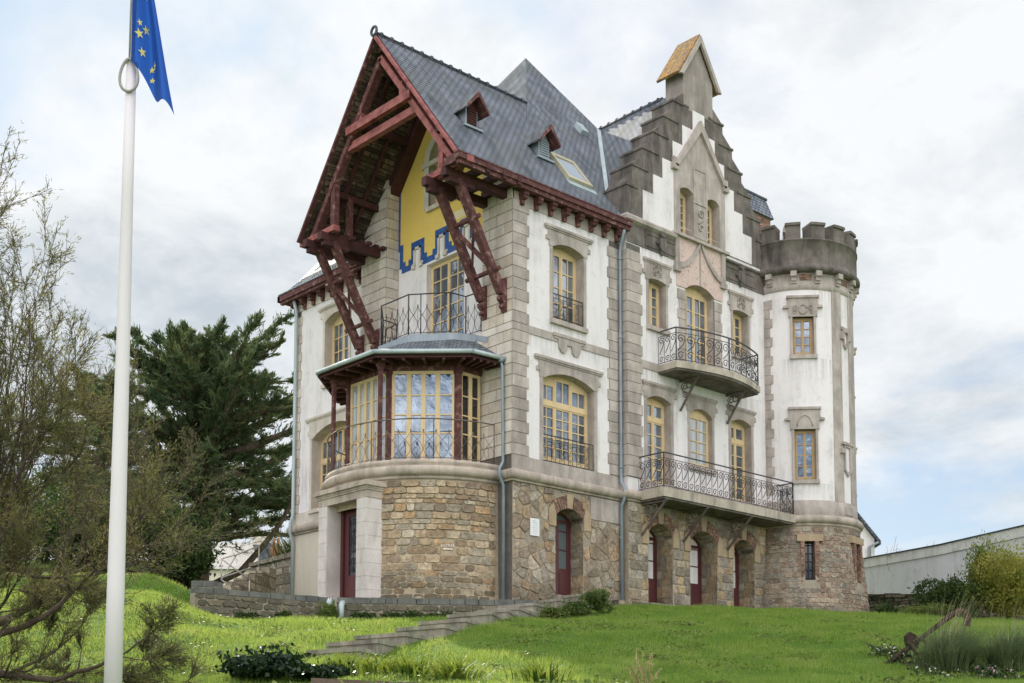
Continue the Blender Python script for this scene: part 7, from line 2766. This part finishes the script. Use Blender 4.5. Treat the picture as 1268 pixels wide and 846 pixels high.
mb = MB(); P = []
for (a, c_, e) in (((-13.675, -9.282, -2.960), (-13.806, -9.162, -2.729), (-13.953, -9.028, -2.613)), ((-13.461, -9.477, -2.959), (-13.424, -9.511, -2.612), (-13.467, -9.471, -2.554)), ((-13.163, -9.749, -2.993), (-12.953, -9.940, -2.691), (-13.150, -9.760, -2.622)), ((-13.589, -9.360, -2.971), (-13.762, -9.202, -2.810), (-14.000, -8.985, -2.857))):
    q = [V3(*a), V3(*c_), V3(*e)]
    mb.tube(q, [.008, .006, .004], 4)
    for t_ in np.linspace(.1, 1, 16):
        P.append(q[0] * (1 - t_) ** 2 + q[1] * 2 * t_ * (1 - t_) + q[2] * t_ ** 2 + rg.normal(0, .035, 3))
mb.build('stem', [BARK], iv)
P = np.array(P)
np_mesh('leaf', leaf_quads(P, rand_unit(len(P), rg), .075, .06, rg), 4, IVY, iv)
pe = thing('planter_edge', 'brown stone planter edge along the bottom of the picture', 'wall', (-12.2, -11, -3.3))
mb = MB()
p, q = V3(-13.620, -10.957, -3.080), V3(-12.494, -12.796, -3.198)
w_ = Fv * .3
mb.hexa([p - Zv * .8, q - Zv * .8, q - Zv * .8 + w_, p - Zv * .8 + w_, p, q, q + w_, p + w_])
mb.build('edge_stone', [plain('brown_edge_stone', [(0.3, (0.12, 0.08, 0.065)), (0.7, (0.20, 0.145, 0.12))], 5, 0.9, 0.4, fine=.3)], pe)

ds = thing('dried_flower_stalk', 'pale dried seed stalks standing in the middle of the lawn', 'plant', tuple(V3(-10.864, -14.419, -3.219)))
mb = MB(); P = []
for k in range(9):
    b0 = V3(-10.864, -14.419, -3.281) + Rv * rg.normal(0, .05)
    t1 = b0 + Rv * ((k - 4) * .045 + rg.normal(0, .02)) + Zv * (.60 - abs(k - 4) * .055 - rg.uniform(0, .09)) + Fv * rg.normal(0, .08)
    mb.tube([b0, (b0 + t1) / 2 + rg.normal(0, .01, 3), t1], [.006, .005, .003], 4)
    for t_ in rg.uniform(.25, 1, 34):
        P.append(b0 + (t1 - b0) * t_ + rg.normal(0, .014, 3))
mb.build('stem', [STALK], ds)
P = np.array(P)
np_mesh('seed_head', leaf_quads(P, rand_unit(len(P), rg) + np.array([0, 0, .8]), .034, .016, rg), 4, STALK, ds)

for k, (x_, y_, rx, h_, lb) in enumerate(((0.89, -2.27, .55, .62, 'dense fern clump at the top of the garden steps'), (0.20, -2.18, .5, .42, 'low fern clump on the right flank of the garden steps'), (-0.91, -2.52, .35, .3, 'small fern lowest on the step flank'), (-4.54, 2.01, .3, .5, 'green weeds growing around the drain outlets'))):
    shrub('fern', lb, 'fern', (x_, y_), rx, rx, h_, 2600, .10, SHRUBMID, 7, 'ferns on the steps and walls', False, .3, .3, seed=60 + k)
for k, (x_, y_) in enumerate(((-4.22, 1.04), (-3.58, 0.73), (-3.05, 0.24), (-2.69, 0.05), (-2.24, -0.22), (-6.81, 2.32), (-5.83, 2.24))):
    lb = ('ivy tuft under the terrace wall, %s' % ('below the entrance porch', 'below the left half of the curved wall', 'below the middle of the curved wall', 'below the white lettering', 'right of the white lettering', 'at its far left end', 'below the crossed handrail')[k])
    shrub('wall_weed', lb, 'plant', (x_, y_), .42, .3, .26, 800, .09, SHRUBGREEN, 5, 'weeds along the terrace wall', False, .2, .4, seed=70 + k)

# --- lawn blades: one stuff object
NB = 300000
rng = np.random.default_rng(99)
u_ = rng.random(NB)
d_ = 13.0 + (38.5 - 13.0) * u_ ** .85
s_ = (rng.random(NB) - .5) * 2 * (d_ * .41)
X, Y = xy(s_, d_)


def in_poly(x, y, P):
    ins = np.zeros(len(x), bool)
    j = len(P) - 1
    for i in range(len(P)):
        xi, yi = P[i]; xj, yj = P[j]
        c = ((yi > y) != (yj > y)) & (x < (xj - xi) * (y - yi) / (yj - yi + 1e-12) + xi)
        ins ^= c; j = i
    return ins


bad = (X > -.5) & (Y > -.62) & (X < 11.6)
bad |= (np.hypot(X - TC[0], Y - TC[1]) < 2.5)
bad |= ((d_ > 33.2) & (s_ < .8) & (s_ > -6.6))
bad |= ((d_ > 35.6) & (s_ < -6.0))
stp = [(p[0], p[1] - .05) for p in ST] + [(p[0] - .22, p[1] + 1.22) for p in ST[::-1]]
bad |= in_poly(X, Y, stp)
bad |= in_poly(X, Y, BED) & (rng.random(len(X)) < .7)
X, Y, d_ = X[~bad], Y[~bad], d_[~bad]
Zg = gz(X, Y)
n = len(X)
clump = .45 + 1.05 * np.clip(np.sin(X * 1.7 + 1.3 * np.sin(Y * 1.1)) * np.cos(Y * 1.9 + .8 * np.sin(X * 1.4)) * .5 + .5, 0, 1)
Hh = rng.uniform(.045, .105, n) * clump * (1 + .012 * (d_ - 13))
az = rng.uniform(0, 2 * math.pi, n)
wd = .0055 + .00042 * d_
lean = rng.uniform(.1, .85, n)
base = np.stack([X, Y, Zg - .01], 1)
dv = np.stack([np.cos(az), np.sin(az), np.zeros(n)], 1)
sv = np.stack([-np.sin(az), np.cos(az), np.zeros(n)], 1)
tip = base + dv * (Hh * lean)[:, None] + np.array([0, 0, 1]) * Hh[:, None]
tri = np.stack([base - sv * wd[:, None] * .5, base + sv * wd[:, None] * .5, tip], 1)
lawn = np_mesh('lawn_grass', tri, 3, GRASSBLADE)
tag(lawn, 'short bright green grass covering the sloping lawn', 'grass', None, 'stuff')

# clover patches, weeds and fallen leaves in the turf
rng = np.random.default_rng(123)
C_, A_ = [], []
for _ in range(210):
    d0 = 14 + 20 * rng.random() ** .9; s0 = (rng.random() - .5) * 1.7 * d0 * .41
    m_ = int(rng.integers(18, 70)); r_ = rng.uniform(.1, .38)
    x0, y0 = xy(s0, d0)
    P = np.stack([x0 + rng.normal(0, r_, m_), y0 + rng.normal(0, r_, m_), np.zeros(m_)], 1)
    C_.append(P)
P = np.concatenate(C_)
sP, dP = sd(P[:, 0], P[:, 1])
ok = ~in_poly(P[:, 0], P[:, 1], stp) & (dP < 33) & ~((P[:, 0] > -.5) & (P[:, 1] > -.8))
P = P[ok]
P[:, 2] = gz(P[:, 0], P[:, 1]) + rng.uniform(.03, .10, len(P))
q = leaf_quads(P, rand_unit(len(P), rng) * np.array([1, 1, .35]), rng.uniform(.04, .10, len(P)), rng.uniform(.025, .05, len(P)), rng)
tag(np_mesh('lawn_weeds', q, 4, HEDGELEAF), 'low broad-leaved weeds and clover scattered through the lawn', 'weeds', None, 'stuff')
